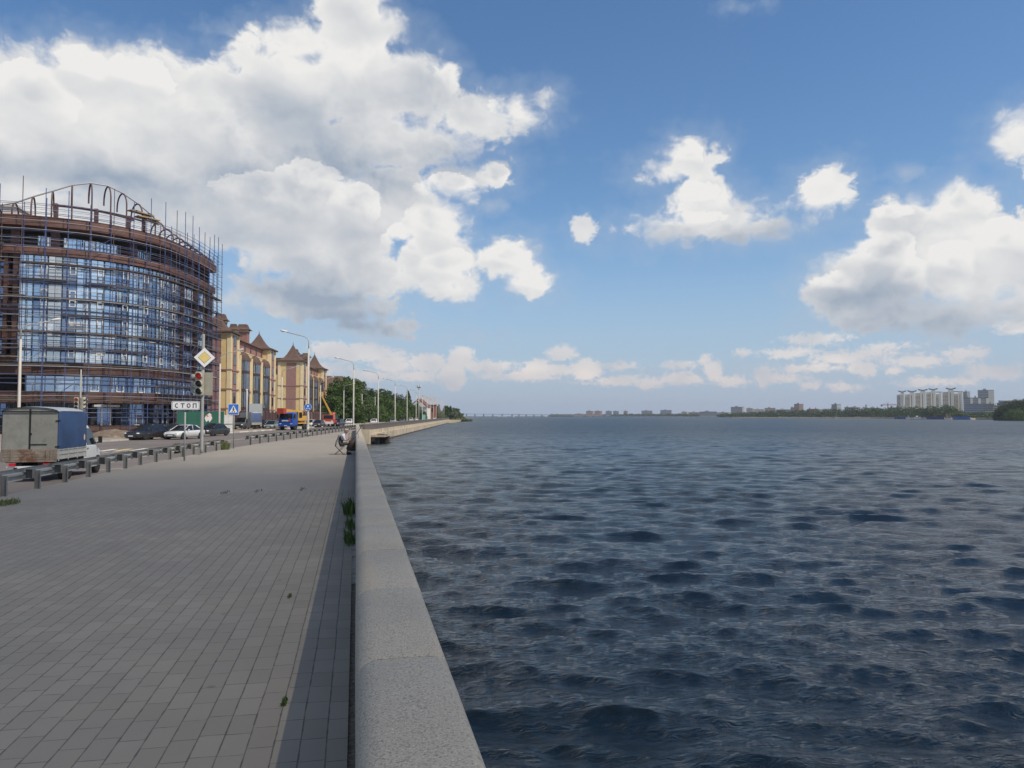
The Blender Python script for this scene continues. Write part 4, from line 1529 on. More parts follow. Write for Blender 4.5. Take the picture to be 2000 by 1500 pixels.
def make_truck(label, cab_mat, tilt_front, tilt_side, bed=3.1, W=2.06, top=2.78, old=True):
    root = thing('truck', label, 'truck')
    hw = W / 2
    xb, xf = -2.75, -2.75 + bed       # cargo bed from the tail to the cab
    MB().span(-2.7, 2.1, -0.42, -0.30, 0.48, 0.72).span(-2.7, 2.1, 0.30, 0.42, 0.48, 0.72).span(-2.6, xf, -hw + .1, hw - .1, 0.72, 0.82).span(-0.7, 0.0, 0.42, 0.95, 0.35, 0.70).build('chassis', M_CHASS, root)
    # drop sides
    z0, z1 = 0.84, 1.24
    for s in (-1, 1):
        b = MB()
        y0, y1 = s * hw, s * (hw - .03)
        b.span(xb, xf, y0, y1, z0, z1)
        for z in (z0 + .02, (z0 + z1) / 2, z1 - .03):
            b.span(xb, xf, y0 + s * .001, y0 + s * .022, z - .018, z + .018)
        for k in range(4):
            x = xb + .05 + (xf - xb - .1) * k / 3
            b.span(x - .03, x + .03, y0 + s * .002, y0 + s * .03, z0 - .05, z1)
        b.build('side_board', M_SIDEW, root)
    b = MB()
    for k in range(4):
        b.span(xb - .03, xb, -hw + .02, hw - .02, z0 + k * .1 + .004, z0 + (k + 1) * .1 - .004)
    tb = b.build('tailboard', M_RUSTW if old else M_SIDEW, root)
    b = MB()
    for y in (-.82, -.1 - .55, .62):
        b.span(xb - .055, xb - .03, y, y + .05, z0 - .08, z1 + .0)
    b.span(xb - .05, xb - .031, -hw + .02, hw - .02, z0 - .085, z0 - .005)
    b.build('tailboard_hardware', M_RUSTW if old else M_SIDEW, tb)
    # tilt: arched roof, cloth sides, grey rear doors
    zs, arch = top - .22, .17
    prof = [(-hw, z1 - .04), (-hw, zs)] + [(-hw * math.cos(PI * k / 10), zs + arch * math.sin(PI * k / 10)) for k in range(1, 10)] + [(hw, zs), (hw, z1 - .04)]
    b = MB()
    nose = .35
    rings = []
    for x, kz in ((xb + .01, 0), (xb + .5, .01), (xf - .45, 0), (xf - .12, -.05), (xf + .02, -.18), (xf + .06, -.5)):
        rings.append([(x, y, z if z < zs - .01 else z + kz) for y, z in prof])
    rings = rings[:5]
    b.loft(rings, closed=False, caps=True)
    b.build('tilt_cover', tilt_side, root)
    b = MB()
    tp_ = [(y * 1.008, z + .012) for y, z in prof[1:-1]]
    b.loft([[(x, y, z + kz) for y, z in tp_] for x, kz in ((xb - .06, -.01), (xb + .5, .012), (xf - .45, .003))], closed=False, caps=False)
    b.build('tilt_roof', M_TARPR, root)
    dprof = [(y * .97, z) for y, z in prof]
    MB().prism(dprof, xb - .012, xb + .008, 'x').build('rear_cover', tilt_front, root)
    if old:
        hd = MB()
        hd.span(xb - .03, xb - .013, -.03, .03, z1, zs + .1)
        hd.span(xb - .032, xb - .013, -.02, -.62, 1.40, 1.435)
        hd.span(xb - .04, xb - .013, -.07, -.03, 1.78, 1.85)
        hd.build('door_bar', M_CHASS, root)
        hd = MB()
        for z in (2.28, 1.30):
            hd.span(xb + .02, xb + .16, -hw - .012, -hw + .02, z, z + .07).span(xb - .03, xb + .02, -hw - .01, -hw + .1, z, z + .05)
        hd.build('strap', M_CHASS, root)
        hd = MB()
        hd.tube([(xb - .05, -hw - .01, zs), (xb - .05, hw + .01, zs)], .02, 6)
        hd.build('cover_rail', M_CHASS, root)
    # cab: short bonnet, sloped screen
    st = [(xf + .08, .95, .42, 2.05, .80), (xf + .12, .98, .40, 2.12, .84), (xf + .75, .98, .40, 2.13, .84), (xf + 1.05, .98, .40, 2.02, .80)]
    cw = .98
    b = MB()

    def ring(x, w, zb, zbelt, wt, zt):
        h = [(w * .92, zb), (w, zb + .15), (w, zbelt), (wt, zt - .05), (wt * .9, zt)]
        return [(x, y, z) for y, z in h] + [(x, -y, z) for y, z in reversed(h)]
    b.loft([ring(xf + .10, cw, .42, 1.22, .80, 2.10), ring(xf + .85, cw, .40, 1.22, .80, 2.12), ring(xf + 1.10, cw, .40, 1.20, .78, 2.03), ring(xf + 1.62, cw * .97, .40, 1.17, .86, 1.26), ring(xf + 2.18, cw * .93, .42, .98, .76, 1.08), ring(xf + 2.36, cw * .84, .48, .84, .66, .93)], smooth=False)
    cab = b.build('cab', cab_mat, root)
    bevel(cab, .03)
    b = MB()
    q = lambda x, y, z: (x, y, z)
    # windscreen and side windows, a few mm proud of the skin
    b.add([(xf + 1.13, .72, 2.00), (xf + 1.13, -.72, 2.00), (xf + 1.625, -.82, 1.27), (xf + 1.625, .82, 1.27)], [(0, 1, 2, 3)])
    b.v = [(x + .012, y, z + .012) for x, y, z in b.v]
    b.build('windscreen', M_CGLASS, root)
    for s in (-1, 1):
        b = MB()
        w = [(xf + .28, 1.27), (xf + 1.52, 1.27), (xf + 1.08, 1.96), (xf + .30, 1.98)]
        def yw(z):
            return (cw + (.80 - cw) * (z - 1.22) / (2.06 - 1.22)) * s + s * .012
        b.add([(x, yw(z), z) for x, z in w] + [(x, yw(z) - s * .006, z) for x, z in w], [(0, 1, 2, 3), (0, 1, 5, 4), (1, 2, 6, 5), (2, 3, 7, 6), (3, 0, 4, 7)])
        b.build('side_window', M_CGLASS, root)
        b = MB()
        b.tube([(xf + 1.50, s * .99, 1.33), (xf + 1.52, s * 1.08, 1.36)], .035, 6)
        b.box((xf + 1.53, s * 1.12, 1.46), (.07, .16, .28), rz=s * .2)
        b.build('mirror', M_BLACKP, root)
        MB().span(xf + .30, xf + .42, s * (cw + .001), s * (cw + .022), 1.10, 1.14).build('door_handle', M_BLACKP, root)
        b = MB()
        pts = [(xf + 1.72 + .43 * math.cos(a), .36 + .43 * math.sin(a)) for a in [PI * k / 14 for k in range(15)]] + [(xf + 1.29, .30), (xf + 2.15, .30)]
        b.prism(pts, s * .90, s * .992, 'y')
        b.build('wheel_arch', M_BLACKP, root)
        b = MB()
        b.ball((xf + 2.24, s * .66, .86), 1, 8, sc=(.16, .20, .12))
        b.build('headlight', M_LAMP, root)
        b = MB()
        b.span(xb - .03, xb + .05, s * .62 - .12, s * .62 + .12, .62, .71)
        b.build('tail_light', M_RED2 if old else M_TAIL, root)
        wheel(root, xf + 1.72, s * .88, .35, .2, M_GALVD)
        wheel(root, -1.42, s * .82, .35, .36, M_GALVD)
    MB().box((xf + 2.36, 0, .52), (.16, 1.86, .24)).build('bumper', M_BLACKP, root)
    MB().box((xf + 2.37, 0, .80), (.04, .9, .16)).build('grille', M_BLACKP, root)
    MB().box((xf + 2.45, 0, .55), (.02, .52, .11)).build('licence_plate', M_PLATE, root)
    MB().box((xb + .02, .18, .52), (.02, .52, .11)).span(xb + .03, xb + .08, -.85, .85, .55, .61).build('rear_licence_plate', M_PLATE, root)
    b = MB()
    for s in (-1, 1):
        b.span(-1.0, -.98, s * .66 - .2, s * .66 + .2, .2, .55)
    b.build('mud_flap', M_BLACKP, root)
    return root


tr = make_truck('old light truck in the left foreground with a blue tarpaulin and grey rear doors', P_CAB, M_PLYW, M_TARP, top=2.88)
put(tr, -12.02, 34.8, 0.0)
tr.scale = (1, 0.94, 1)
em = MB()
em.add([(x * .09 + .12, 0, z * .13 + 1.62) for x, z in ngon(1, 12)], [tuple(range(12))])
em.v = [(x, -1.037, z) for x, y, z in em.v]
em.build('emblem', mat('emblem_pale', (0.6, 0.45, 0.42), 0.6), tr, recalc=False)
van = make_truck('dark grey light truck with a grey and blue tilt body parked nose towards the camera', P_CABD, mat('grey_cloth', (0.25, 0.27, 0.28), 0.7), mat('blue_grey_cloth', (0.07, 0.10, 0.19), 0.65, 0.1), top=2.95, old=False)
bx = MB()
bx.span(.30, .40, -1.0, 1.0, 1.3, 2.78)
bx.build('tilt_front', MATS['grey_cloth'], van)
place_px(van, 482, 840, LANE + 14)

# ------------------------------------------------------------------ blue crane truck and red bucket truck
P_BLUE = paint('crane_blue', (0.012, 0.07, 0.34), 0.35)
P_YEL = paint('crane_yellow', (0.60, 0.33, 0.05), 0.4)
P_RED = paint('machine_red', (0.42, 0.05, 0.02), 0.4)
ct = thing('crane_truck', 'blue truck carrying a yellow mobile crane with its operator cabin, facing the camera', 'truck')
MB().span(-4.2, 2.6, -.45, .45, .6, .95).build('chassis', M_CHASS, ct)
b = MB()
rings = []
for x, w, zb, zt in ((1.3, 1.22, .75, 2.75), (1.5, 1.24, .75, 2.85), (2.6, 1.24, .7, 2.86), (2.95, 1.22, .7, 2.70), (3.12, 1.20, .7, 1.75), (3.18, 1.18, .72, 1.2)):
    rings.append([(x, w * .96, zb), (x, w, zb + .2), (x, w, 1.7), (x, w * .93, zt - .06), (x, w * .85, zt), (x, -w * .85, zt), (x, -w * .93, zt - .06), (x, -w, 1.7), (x, -w, zb + .2), (x, -w * .96, zb)])
b.loft(rings, smooth=False)
bevel(b.build('cab', P_BLUE, ct), .05)
MB().add([(2.975, 1.0, 2.6), (2.975, -1.0, 2.6), (3.135, -1.06, 1.82), (3.135, 1.06, 1.82), (2.955, 1.0, 2.6), (2.955, -1.0, 2.6), (3.115, -1.06, 1.82), (3.115, 1.06, 1.82)], [(0, 1, 2, 3), (0, 1, 5, 4), (1, 2, 6, 5), (2, 3, 7, 6), (3, 0, 4, 7)]).build('windscreen', M_CGLASS, ct)
for s in (-1, 1):
    MB().add([(x, s * y, z) for x, y, z in ((1.7, 1.20, 2.6), (2.75, 1.20, 2.6), (2.95, 1.255, 1.75), (1.7, 1.255, 1.75))], [(0, 1, 2, 3)]).build('side_window', M_CGLASS, ct, recalc=False)
    MB().box((3.0, s * 1.42, 2.2), (.1, .18, .6)).build('mirror', M_BLACKP, ct)
    MB().box((3.2, s * .92, .98), (.06, .36, .2)).build('headlight', M_LAMP, ct)
    for x in (2.1, -1.6, -2.9):
        wheel(ct, x, s * 1.02, .5, .32, M_GALVD)
MB().box((3.18, 0, .78), (.16, 2.46, .38)).build('bumper', P_BLUE, ct)
MB().box((3.27, 0, .72), (.02, .52, .12)).build('licence_plate', M_PLATE, ct)
MB().box((3.215, -.1, 1.5), (.02, 1.1, .16)).build('white_badge', M_PLATE, ct)
MB().span(-4.3, 1.1, -1.2, 1.2, 1.0, 1.18).build('deck', P_YEL, ct)
b = MB()
b.lathe([(.8, 1.18), (.8, 1.5)], 16, c=(-1.8, 0, 0))
b.span(-3.6, -.6, -1.15, 1.15, 1.5, 2.3)
b.build('crane_body', P_YEL, ct)
b = MB()
b.span(-.55, .95, .35, 1.2, 1.45, 3.0)
cb = b.build('operator_cabin', P_YEL, ct)
bevel(cb, .06)
MB().span(.955, .97, .45, 1.1, 1.9, 2.85).span(-.4, .8, 1.203, 1.216, 1.95, 2.85).build('cabin_window', M_CGLASS, cb)
b = MB()
b.add(*(lambda q_: (q_.v, q_.f))(MB().box((0, 0, 0), (8.0, .55, .62))), 0, Matrix.Translation((.2, -.35, 2.95)) @ Matrix.Rotation(R(-3), 4, 'Y'))
b.build('boom', P_YEL, ct)
MB().span(3.2, 4.3, -.95, .1, 2.65, 3.5).build('hook_block', P_RED, ct)
MB().box((3.19, .62, 1.62), (.06, .2, .55)).build('hook', P_RED, ct)
place_px(ct, 574, 839.5, LANE + 10)

bt = thing('bucket_truck', 'orange red aerial work truck with a long yellow boom raised to the left', 'truck')
MB().span(-3.0, 3.0, -.4, .4, .55, .85).build('chassis', M_CHASS, bt)
b = MB()
b.loft([[(x, w, .7), (x, w, 1.6), (x, w * .9, zt), (x, -w * .9, zt), (x, -w, 1.6), (x, -w, .7)] for x, w, zt in ((1.2, 1.15, 2.45), (2.6, 1.15, 2.5), (2.9, 1.12, 1.65), (3.0, 1.1, 1.1))], smooth=False)
bevel(b.build('cab', P_RED, bt), .06)
MB().add([(2.63, .95, 2.42), (2.63, -.95, 2.42), (2.93, -1.0, 1.68), (2.93, 1.0, 1.68)], [(0, 1, 2, 3)]).build('windscreen', M_CGLASS, bt, recalc=False)
MB().box((3.04, 0, .82), (.14, 2.2, .5)).build('bumper', P_WHT2, bt)
MB().span(-3.2, 1.1, -1.15, 1.15, .9, 1.35).build('bed', P_RED, bt)
MB().lathe([(.55, 1.35), (.45, 2.4), (.5, 3.0)], 12, c=(-1.6, 0, 0)).build('turret', P_RED, bt)
for s in (-1, 1):
    for x in (2.0, -1.8):
        wheel(bt, x, s * .98, .48, .3, M_GALVD)
    MB().box((3.02, s * .8, 1.2), (.05, .3, .2)).build('headlight', M_LAMP, bt)
    MB().tube([(-2.6, s * 1.2, 1.0), (-2.6, s * 1.7, .9), (-2.6, s * 1.7, .05)], .07, 6).build('outrigger', P_WHT2, bt)
place_px(bt, 647, 833.0, LANE + 2)
# the boom is aimed across the road: from the elbow on the right up to the left
rot = bt.rotation_euler.z
inv = Matrix.Rotation(-rot, 4, 'Z')
elbow = at_depth(648, 815, 1) * 0
base_w = Vector(bt.location)
dep = base_w.x * math.sin(PSI) + base_w.y * math.cos(PSI)
pts = [at_depth(641, 820, dep), at_depth(648.5, 812.5, dep), at_depth(627, 770, dep)]
loc = [inv @ (p_ - base_w) for p_ in pts]
MB().tube([loc[0], loc[1]], .20, 4, smooth=False).build('lower_boom', P_YEL, bt)
MB().tube([loc[1], loc[2]], [.26, .17], 4, smooth=False).build('upper_boom', P_YEL, bt)
MB().box(loc[2], (.9, .7, 1.0)).build('bucket', P_YEL, bt)


# ------------------------------------------------------------------ the curved building wrapped in scaffolding
def catmull(pts, n=24):
    out = []
    P = [2 * Vector(pts[0]) - Vector(pts[1])] + [Vector(p) for p in pts] + [2 * Vector(pts[-1]) - Vector(pts[-2])]
    for i in range(1, len(P) - 2):
        for k in range(n):
            t = k / n
            a, b, c, d = P[i - 1], P[i], P[i + 1], P[i + 2]
            out.append(0.5 * ((2 * b) + (c - a) * t + (2 * a - 5 * b + 4 * c - d) * t * t + (3 * b - a - 3 * c + d) * t ** 3))
    out.append(P[-2])
    return out


class Curve:
    def __init__(self, pts):
        self.p = catmull(pts)
        self.s = [0.0]
        for a, b in zip(self.p, self.p[1:]):
            self.s.append(self.s[-1] + (b - a).length)
        self.L = self.s[-1]

    def at(self, s, off=0.0):
        s = max(0.0, min(self.L, s))
        lo, hi = 0, len(self.s) - 1
        while hi - lo > 1:
            m = (lo + hi) // 2
            if self.s[m] <= s:
                lo = m
            else:
                hi = m
        t = (s - self.s[lo]) / max(1e-9, self.s[hi] - self.s[lo])
        p = self.p[lo].lerp(self.p[hi], t)
        a, b = self.p[max(lo - 2, 0)], self.p[min(hi + 2, len(self.p) - 1)]
        d = (b - a).normalized()
        n = Vector((d.y, -d.x))
        q = p + n * off
        return q, d, n

    def find_px(self, px):
        best = min(range(401), key=lambda i: abs(proj_x(self.at(self.L * i / 400)[0]) - px))
        return self.L * best / 400


def proj_x(p, z=8.0):
    c, s = math.cos(PSI), math.sin(PSI)
    x = p[0] * c - p[1] * s
    fw = p[0] * s + p[1] * c
    up = z - CAM_H
    d = fw * math.cos(PIT) + up * math.sin(PIT)
    return 1000 + FPX * x / d


FC = Curve([(-58, 103.5), (-49, 100.6), (-42, 99.6), (-35.6, 100.3), (-30.3, 102.7), (-26.4, 107.3), (-24.5, 113), (-23.3, 119.5), (-22.5, 127)])
BZ = -0.3
origin = Vector((-35.4, 100.1, BZ))
bld = thing('scaffolded_building', 'curved unfinished building of blue glass and brown stone bands behind scaffolding', 'building', origin)
OFFS = -origin
M_STONE = mat('brown_stone_cladding', (0.135, 0.065, 0.05), 0.6, 0.3, 0.9, 0.25, 5, stain=((0.20, 0.12, 0.10), 1.3, 0.60))
M_STONED = mat('dark_brown_stone', (0.085, 0.045, 0.036), 0.65, 0.3, 0.9, 0.25, 5)
M_RAW = mat('raw_soffit', (0.07, 0.065, 0.045), 0.9, 0.2, 0.8)
M_DARKIN = mat('dark_interior', (0.02, 0.022, 0.026), 0.9)
M_STEEL = mat('brown_steel', (0.10, 0.05, 0.045), 0.55, 0.2, 3)
M_WFRAME = mat('white_window_frame', (0.68, 0.70, 0.72), 0.5)
M_BFRAME = mat('blue_mullion', (0.16, 0.22, 0.32), 0.4)


def curtain_glass(name, col, wav):
    m = glass_mat(name, col, 0.03, wav, spec=0.5)
    m.node_tree.nodes['Principled BSDF'].inputs['Metallic'].default_value = 0.75
    return m


GL = [curtain_glass('mirror_glass_pale', (0.74, 0.79, 0.85), 0.03), curtain_glass('mirror_glass_blue', (0.46, 0.56, 0.70), 0.04), curtain_glass('mirror_glass_deep', (0.22, 0.30, 0.45), 0.05),
      curtain_glass('mirror_glass_grey', (0.50, 0.56, 0.62), 0.04)]


def band(s0, s1, o0, o1, z0, z1, step=0.8, C=FC):
    """solid strip following the facade between two offsets and two heights"""
    n = max(1, int((s1 - s0) / step))
    rings = []
    for i in range(n + 1):
        s = s0 + (s1 - s0) * i / n
        a, _, _ = C.at(s, o0)
        b_, _, _ = C.at(s, o1)
        rings.append([(a.x, a.y, z0), (b_.x, b_.y, z0), (b_.x, b_.y, z1), (a.x, a.y, z1)])
    return rings


def rel(b):
    b.v = [(x + OFFS.x, y + OFFS.y, z + OFFS.z) for x, y, z in b.v]
    return b


def put_band(name, m, s0, s1, o0, o1, z0, z1, parent=None):
    b = MB()
    b.loft(band(s0, s1, o0, o1, z0, z1), smooth=False)
    return rel(b).build(name, m, parent or bld)


L = FC.L
sG0, sG1 = FC.find_px(34), FC.find_px(347)       # the glass drum
sP2a, sP2b = FC.find_px(374), FC.find_px(381)
# horizontal stone bands (measured heights)
put_band('cornice', M_STONE, 0, L + 0, -1.2, 0.85, 24.3, 25.5)
put_band('stone_band', M_STONE, 0, L, -0.6, 0.75, 21.0, 22.0)
put_band('stone_band', M_STONED, 0, L, -0.6, 0.15, 6.7, 8.2)
put_band('stone_band', M_STONED, 0, L, -0.6, 0.45, 3.45, 4.75)
put_band('plinth', M_STONED, 0, L, -1.0, -0.2, BZ - 0.6, 0.68)
put_band('loggia_soffit', M_RAW, 0, L, -5.0, -1.25, 24.0, 24.4)
put_band('loggia_floor', M_RAW, 0, L, -5.0, -0.65, 21.5, 21.9)
put_band('loggia_wall', M_RAW, 0, L, -2.9, -2.4, 22.0, 24.0)
put_band('floor_core', M_DARKIN, 0, L, -6.0, -2.2, BZ, 20.9)
b = MB()
pts = [FC.at(L * i / 40, -0.9)[0] for i in range(41)]
back = [Vector((-30, 150)), Vector((-75, 150)), Vector((-75, 104))]
poly = [(p.x + OFFS.x, p.y + OFFS.y) for p in pts] + [(p.x + OFFS.x, p.y + OFFS.y) for p in back]
b.prism(poly, 24.7 + OFFS.z, 25.2 + OFFS.z, 'z')
b.build('roof', M_RAW, bld)
b = MB()
inner = [FC.at(L * i / 40, -5.9)[0] for i in range(41)]
poly = [(p.x + OFFS.x, p.y + OFFS.y) for p in inner] + [(p.x + OFFS.x, p.y + OFFS.y) for p in [Vector((-31, 148)), Vector((-74, 148)), Vector((-74, 106))]]
b.prism(poly, BZ + OFFS.z, 24.65 + OFFS.z, 'z')
b.build('rear_wall', M_STONED, bld)
b = MB()
e0, _, _ = FC.at(L, -0.3)
b.box(((e0.x - 3.2) + OFFS.x, e0.y + 0.3 + OFFS.y, 12.2 - BZ), (6.3, 0.6, 24.4))
b.build('end_wall', M_STONED, bld)
# stone piers
for s0, s1 in ((0.0, 4.0), (FC.find_px(4), FC.find_px(12)), (FC.find_px(24), sG0), (sG1, FC.find_px(353)), (sP2a, sP2b), (FC.find_px(398), L)):
    if s1 - s0 > 0.2:
        put_band('stone_pier', M_STONED, s0, s1, -1.2, 0.35, 8.2, 21.0)
for s0 in [FC.find_px(q) for q in (10, 92, 258, 330, 378)]:
    put_band('loggia_column', M_STONE, s0, s0 + 1.0, -2.3, -0.7, 22.0, 24.3)
for s0 in [FC.find_px(q) for q in (30, 180, 232, 300, 345, 378, 404)]:
    put_band('ground_column', M_DARKIN, s0, s0 + 0.7, -2.0, -0.4, 0.68, 3.45)

FR = 0.06


def glazed_bay(s0, s1, z0, z1, off, cols, rows, gm, frame, parent=None, frame_name='frame', fr=FR):
    """one bay of curtain wall: a slightly tilted pane sheet with its own mullions in front"""
    b = MB()
    fb = MB()
    for c in range(cols):
        a0, a1 = s0 + (s1 - s0) * c / cols, s0 + (s1 - s0) * (c + 1) / cols
        for r in range(rows):
            h0, h1 = z0 + (z1 - z0) * r / rows, z0 + (z1 - z0) * (r + 1) / rows
            j = [random.uniform(-.012, .012) for _ in range(4)]
            p0, _, n0 = FC.at(a0, off)
            p1, _, n1 = FC.at(a1, off)
            q = [(p0 + n0 * j[0]), (p1 + n1 * j[1]), (p1 + n1 * j[2]), (p0 + n0 * j[3])]
            b.add([(q[0].x, q[0].y, h0), (q[1].x, q[1].y, h0), (q[2].x, q[2].y, h1), (q[3].x, q[3].y, h1)], [(0, 1, 2, 3)], random.choice([0, 0, 0, 1]) if len(gm) > 1 else 0)
    w = rel(b).build('window', gm, parent or bld, recalc=False)
    for c in range(cols + 1):
        s = s0 + (s1 - s0) * c / cols
        s = min(max(s, s0 + fr / 2), s1 - fr / 2)
        p0, _, _ = FC.at(s - fr / 2, off + .015)
        p1, _, _ = FC.at(s + fr / 2, off + .015)
        p2, _, _ = FC.at(s + fr / 2, off + .075)
        p3, _, _ = FC.at(s - fr / 2, off + .075)
        q = [p0, p1, p2, p3]
        fb.add([(p.x, p.y, z0) for p in q] + [(p.x, p.y, z1) for p in q], [(0, 1, 5, 4), (1, 2, 6, 5), (2, 3, 7, 6), (3, 0, 4, 7)])
    for r in range(rows + 1):
        z = z0 + (z1 - z0) * r / rows
        z = min(max(z, z0 + fr / 2), z1 - fr / 2)
        fb.loft(band(s0 + fr, s1 - fr, off + .012, off + .06, z - fr / 2, z + fr / 2, step=3), smooth=False)
    rel(fb).build(frame_name, frame, w, recalc=False)
    return w


# the drum: 15 bays by 4 storeys
NB, ZS = 15, [8.22, 11.35, 14.5, 17.7, 20.98]
kinds = [0, 1, 3, 2, 0, 0, 1, 2, 0, 1, 2, 3, 1, 2, 1]
for i in range(NB):
    a0, a1 = sG0 + (sG1 - sG0) * i / NB, sG0 + (sG1 - sG0) * (i + 1) / NB
    for k in range(4):
        g = kinds[i]
        gm = [GL[g], GL[(g + (i + k) % 2) % 4]]
        open_sash = i % 2 == 1
        w = glazed_bay(a0 + .02, a1 - .02, ZS[k] + .02, ZS[k + 1] - .02, 0.10, 2, 1 + (i * 3 + k) % 2, gm, M_BFRAME)
        if open_sash:          # the opening casement in white plastic
            u0, u1 = a0 + (a1 - a0) * 0.50, a1 - .05
            fb = MB()
            zz0, zz1 = ZS[k] + 0.45, ZS[k + 1] - 0.75
            for (x0, x1, y0, y1) in ((u0, u1, zz0, zz0 + .11), (u0, u1, zz1 - .11, zz1), (u0, u0 + .11, zz0, zz1), (u1 - .11, u1, zz0, zz1), (u0, u1, zz0 + .75, zz0 + .84)):
                fb.loft(band(x0, x1, 0.18, 0.25, y0, y1, step=3), smooth=False)
            rel(fb).build('casement', M_WFRAME, w, recalc=False)
        if i % 4 == 2:
            fb = MB()
            for z in (ZS[k] + .10,):
                fb.loft(band(a0 + .1, a1 - .1, 0.18, 0.23, z, z + .09, step=3), smooth=False)
            rel(fb).build('sill', M_WFRAME, w, recalc=False)
# the road-side flank: narrower windows between piers
for (p0, p1, nb) in ((354, 373, 2), (382, 397, 1)):
    a, b_ = FC.find_px(p0), FC.find_px(p1)
    for j in range(nb):
        x0, x1 = a + (b_ - a) * j / nb, a + (b_ - a) * (j + 1) / nb
        for k in range(4):
            glazed_bay(x0 + .03, x1 - .03, ZS[k] + .55, ZS[k + 1] - .3, 0.0, 2, 2, [GL[1], GL[2]], M_WFRAME if k % 2 else M_BFRAME)
    put_band('spandrel', M_STONED, a, b_, -.8, -.15, 8.2, 21.0)
# left stone flank with dark openings
for (p0, p1) in ((-40, 2), (13, 23)):
    a, b_ = FC.find_px(p0), FC.find_px(p1)
    for k in range(4):
        glazed_bay(a + .1, b_ - .1, ZS[k] + .9, ZS[k + 1] - .5, -0.75, 2, 2, [GL[2]], M_STONED)
    for k in range(5):
        put_band('spandrel', M_STONED, a, b_, -1.0, 0.1, ZS[k] - .5 if k else 8.2, min(ZS[k] + .9, 21.0))
# strip of windows under the drum and the loggia glazing
for i in range(11):
    a0, a1 = FC.find_px(48) + (FC.find_px(405) - FC.find_px(48)) * i / 11, FC.find_px(48) + (FC.find_px(405) - FC.find_px(48)) * (i + 1) / 11
    w = glazed_bay(a0, a1, 4.76, 6.68, -0.25, 3, 1, [GL[1], GL[2], GL[3]][0:2], M_BFRAME)
    if i % 2 == 0 or i in (3, 5):
        fb = MB()
        u0 = a0 + .7
        for (x0, x1, y0, y1) in ((u0, u0 + .95, 4.85, 4.96), (u0, u0 + .11, 4.96, 5.7), (u0 + .84, u0 + .95, 4.96, 5.7)):
            fb.loft(band(x0, x1, -0.16, -0.09, y0, y1, step=3), smooth=False)
        rel(fb).build('casement', M_WFRAME, w, recalc=False)
for (p0, p1, nb) in ((60, 100, 2), (118, 252, 5), (270, 318, 3), (335, 372, 2)):
    a, b_ = FC.find_px(p0), FC.find_px(p1)
    for j in range(nb):
        glazed_bay(a + (b_ - a) * j / nb, a + (b_ - a) * (j + 1) / nb, 22.05, 23.75, -2.2, 3, 1, [GL[0], GL[1]], M_WFRAME if j % 2 == 0 else M_BFRAME)
# ground floor shop glazing and doors
for i in range(12):
    a0 = FC.find_px(150) + (L - FC.find_px(150) - 1) * i / 12
    a1 = FC.find_px(150) + (L - FC.find_px(150) - 1) * (i + 1) / 12
    glazed_bay(a0, a1 - .1, 0.7, 3.4, -1.1, 2, 2, [GL[2], M_CGLASS], M_WFRAME if i % 3 == 0 else M_BFRAME)
for i in range(6):
    a0 = FC.find_px(-20) + (FC.find_px(150) - FC.find_px(-20)) * i / 6
    a1 = FC.find_px(-20) + (FC.find_px(150) - FC.find_px(-20)) * (i + 1) / 6
    glazed_bay(a0, a1 - .1, 0.7, 3.4, -1.1, 2, 2, [M_CGLASS, GL[2]], M_BFRAME)
for px in (196, 217):
    s = FC.find_px(px)
    d = put_band('entrance_door', GL[2], s - .55, s + .55, -0.98, -0.92, .7, 2.75)
    fb = MB()
    for (x0, x1, y0, y1) in ((s - .62, s - .5, .7, 2.85), (s + .5, s + .62, .7, 2.85), (s - .5, s + .5, 2.72, 2.85)):
        fb.loft(band(x0, x1, -0.93, -0.85, y0, y1, step=3), smooth=False)
    rel(fb).build('door_frame', M_WFRAME, d, recalc=False)
put_band('door_canopy', mat('pale_canopy', (0.42, 0.42, 0.38), 0.7), FC.find_px(184), FC.find_px(232), -.9, 0.5, 2.95, 3.25)
# white plant room on the roof at the left
b = MB()
pc = at_depth(8, 400, 104)
b.box((pc.x - 3 + OFFS.x, pc.y + 3 + OFFS.y, 27.6 - BZ), (9.0, 6, 5.2))
b.build('plant_room', mat('pale_plaster', (0.62, 0.55, 0.50), 0.9, 0.08, 0.7), bld)
b = MB()
b.box((pc.x - 3 + OFFS.x, pc.y + 3 + OFFS.y, 30.33 - BZ), (9.5, 6.5, .25))
b.build('plant_roof', mat('pale_trim', (0.66, 0.60, 0.52), 0.8), bld)
# steel hoops on the cornice, their crown line rising to the middle
crown_px = [(-60, 25.9), (-20, 26.6), (18, 27.1), (55, 28.0), (95, 28.9), (132, 29.9), (172, 30.5), (208, 30.55), (238, 30.1), (269, 29.3), (293, 28.5), (313, 27.8),
            (329, 27.35), (342, 27.1), (353, 26.95), (363, 26.85), (372, 26.75), (381, 26.7), (389, 26.65), (397, 26.6), (404, 26.55), (411, 26.5)]
tops = []
for px, zt in crown_px:
    s = FC.find_px(px)
    p0, d, n = FC.at(s, 0.35)
    p1, _, _ = FC.at(s, -1.75)
    tops.append(((p0 + p1) / 2, zt))
    h = zt - 25.5
    zb0 = 25.45
    zb1 = zt - min(h - 0.05, 2.2)
    pts = [Vector((p0.x, p0.y, zb0))]
    spring = zt - min(1.75, h * 0.75)
    for k in range(0, 13):
        a = PI * k / 12
        u = 0.5 - 0.5 * math.cos(a)
        q = p0.lerp(p1, u)
        pts.append(Vector((q.x, q.y, spring + (zt - spring) * math.sin(a))))
    pts.append(Vector((p1.x, p1.y, zb1)))
    b = MB()
    b.tube(pts, 0.10, 6)
    rel(b).build('roof_hoop', M_STEEL, bld, recalc=False)
b = MB()
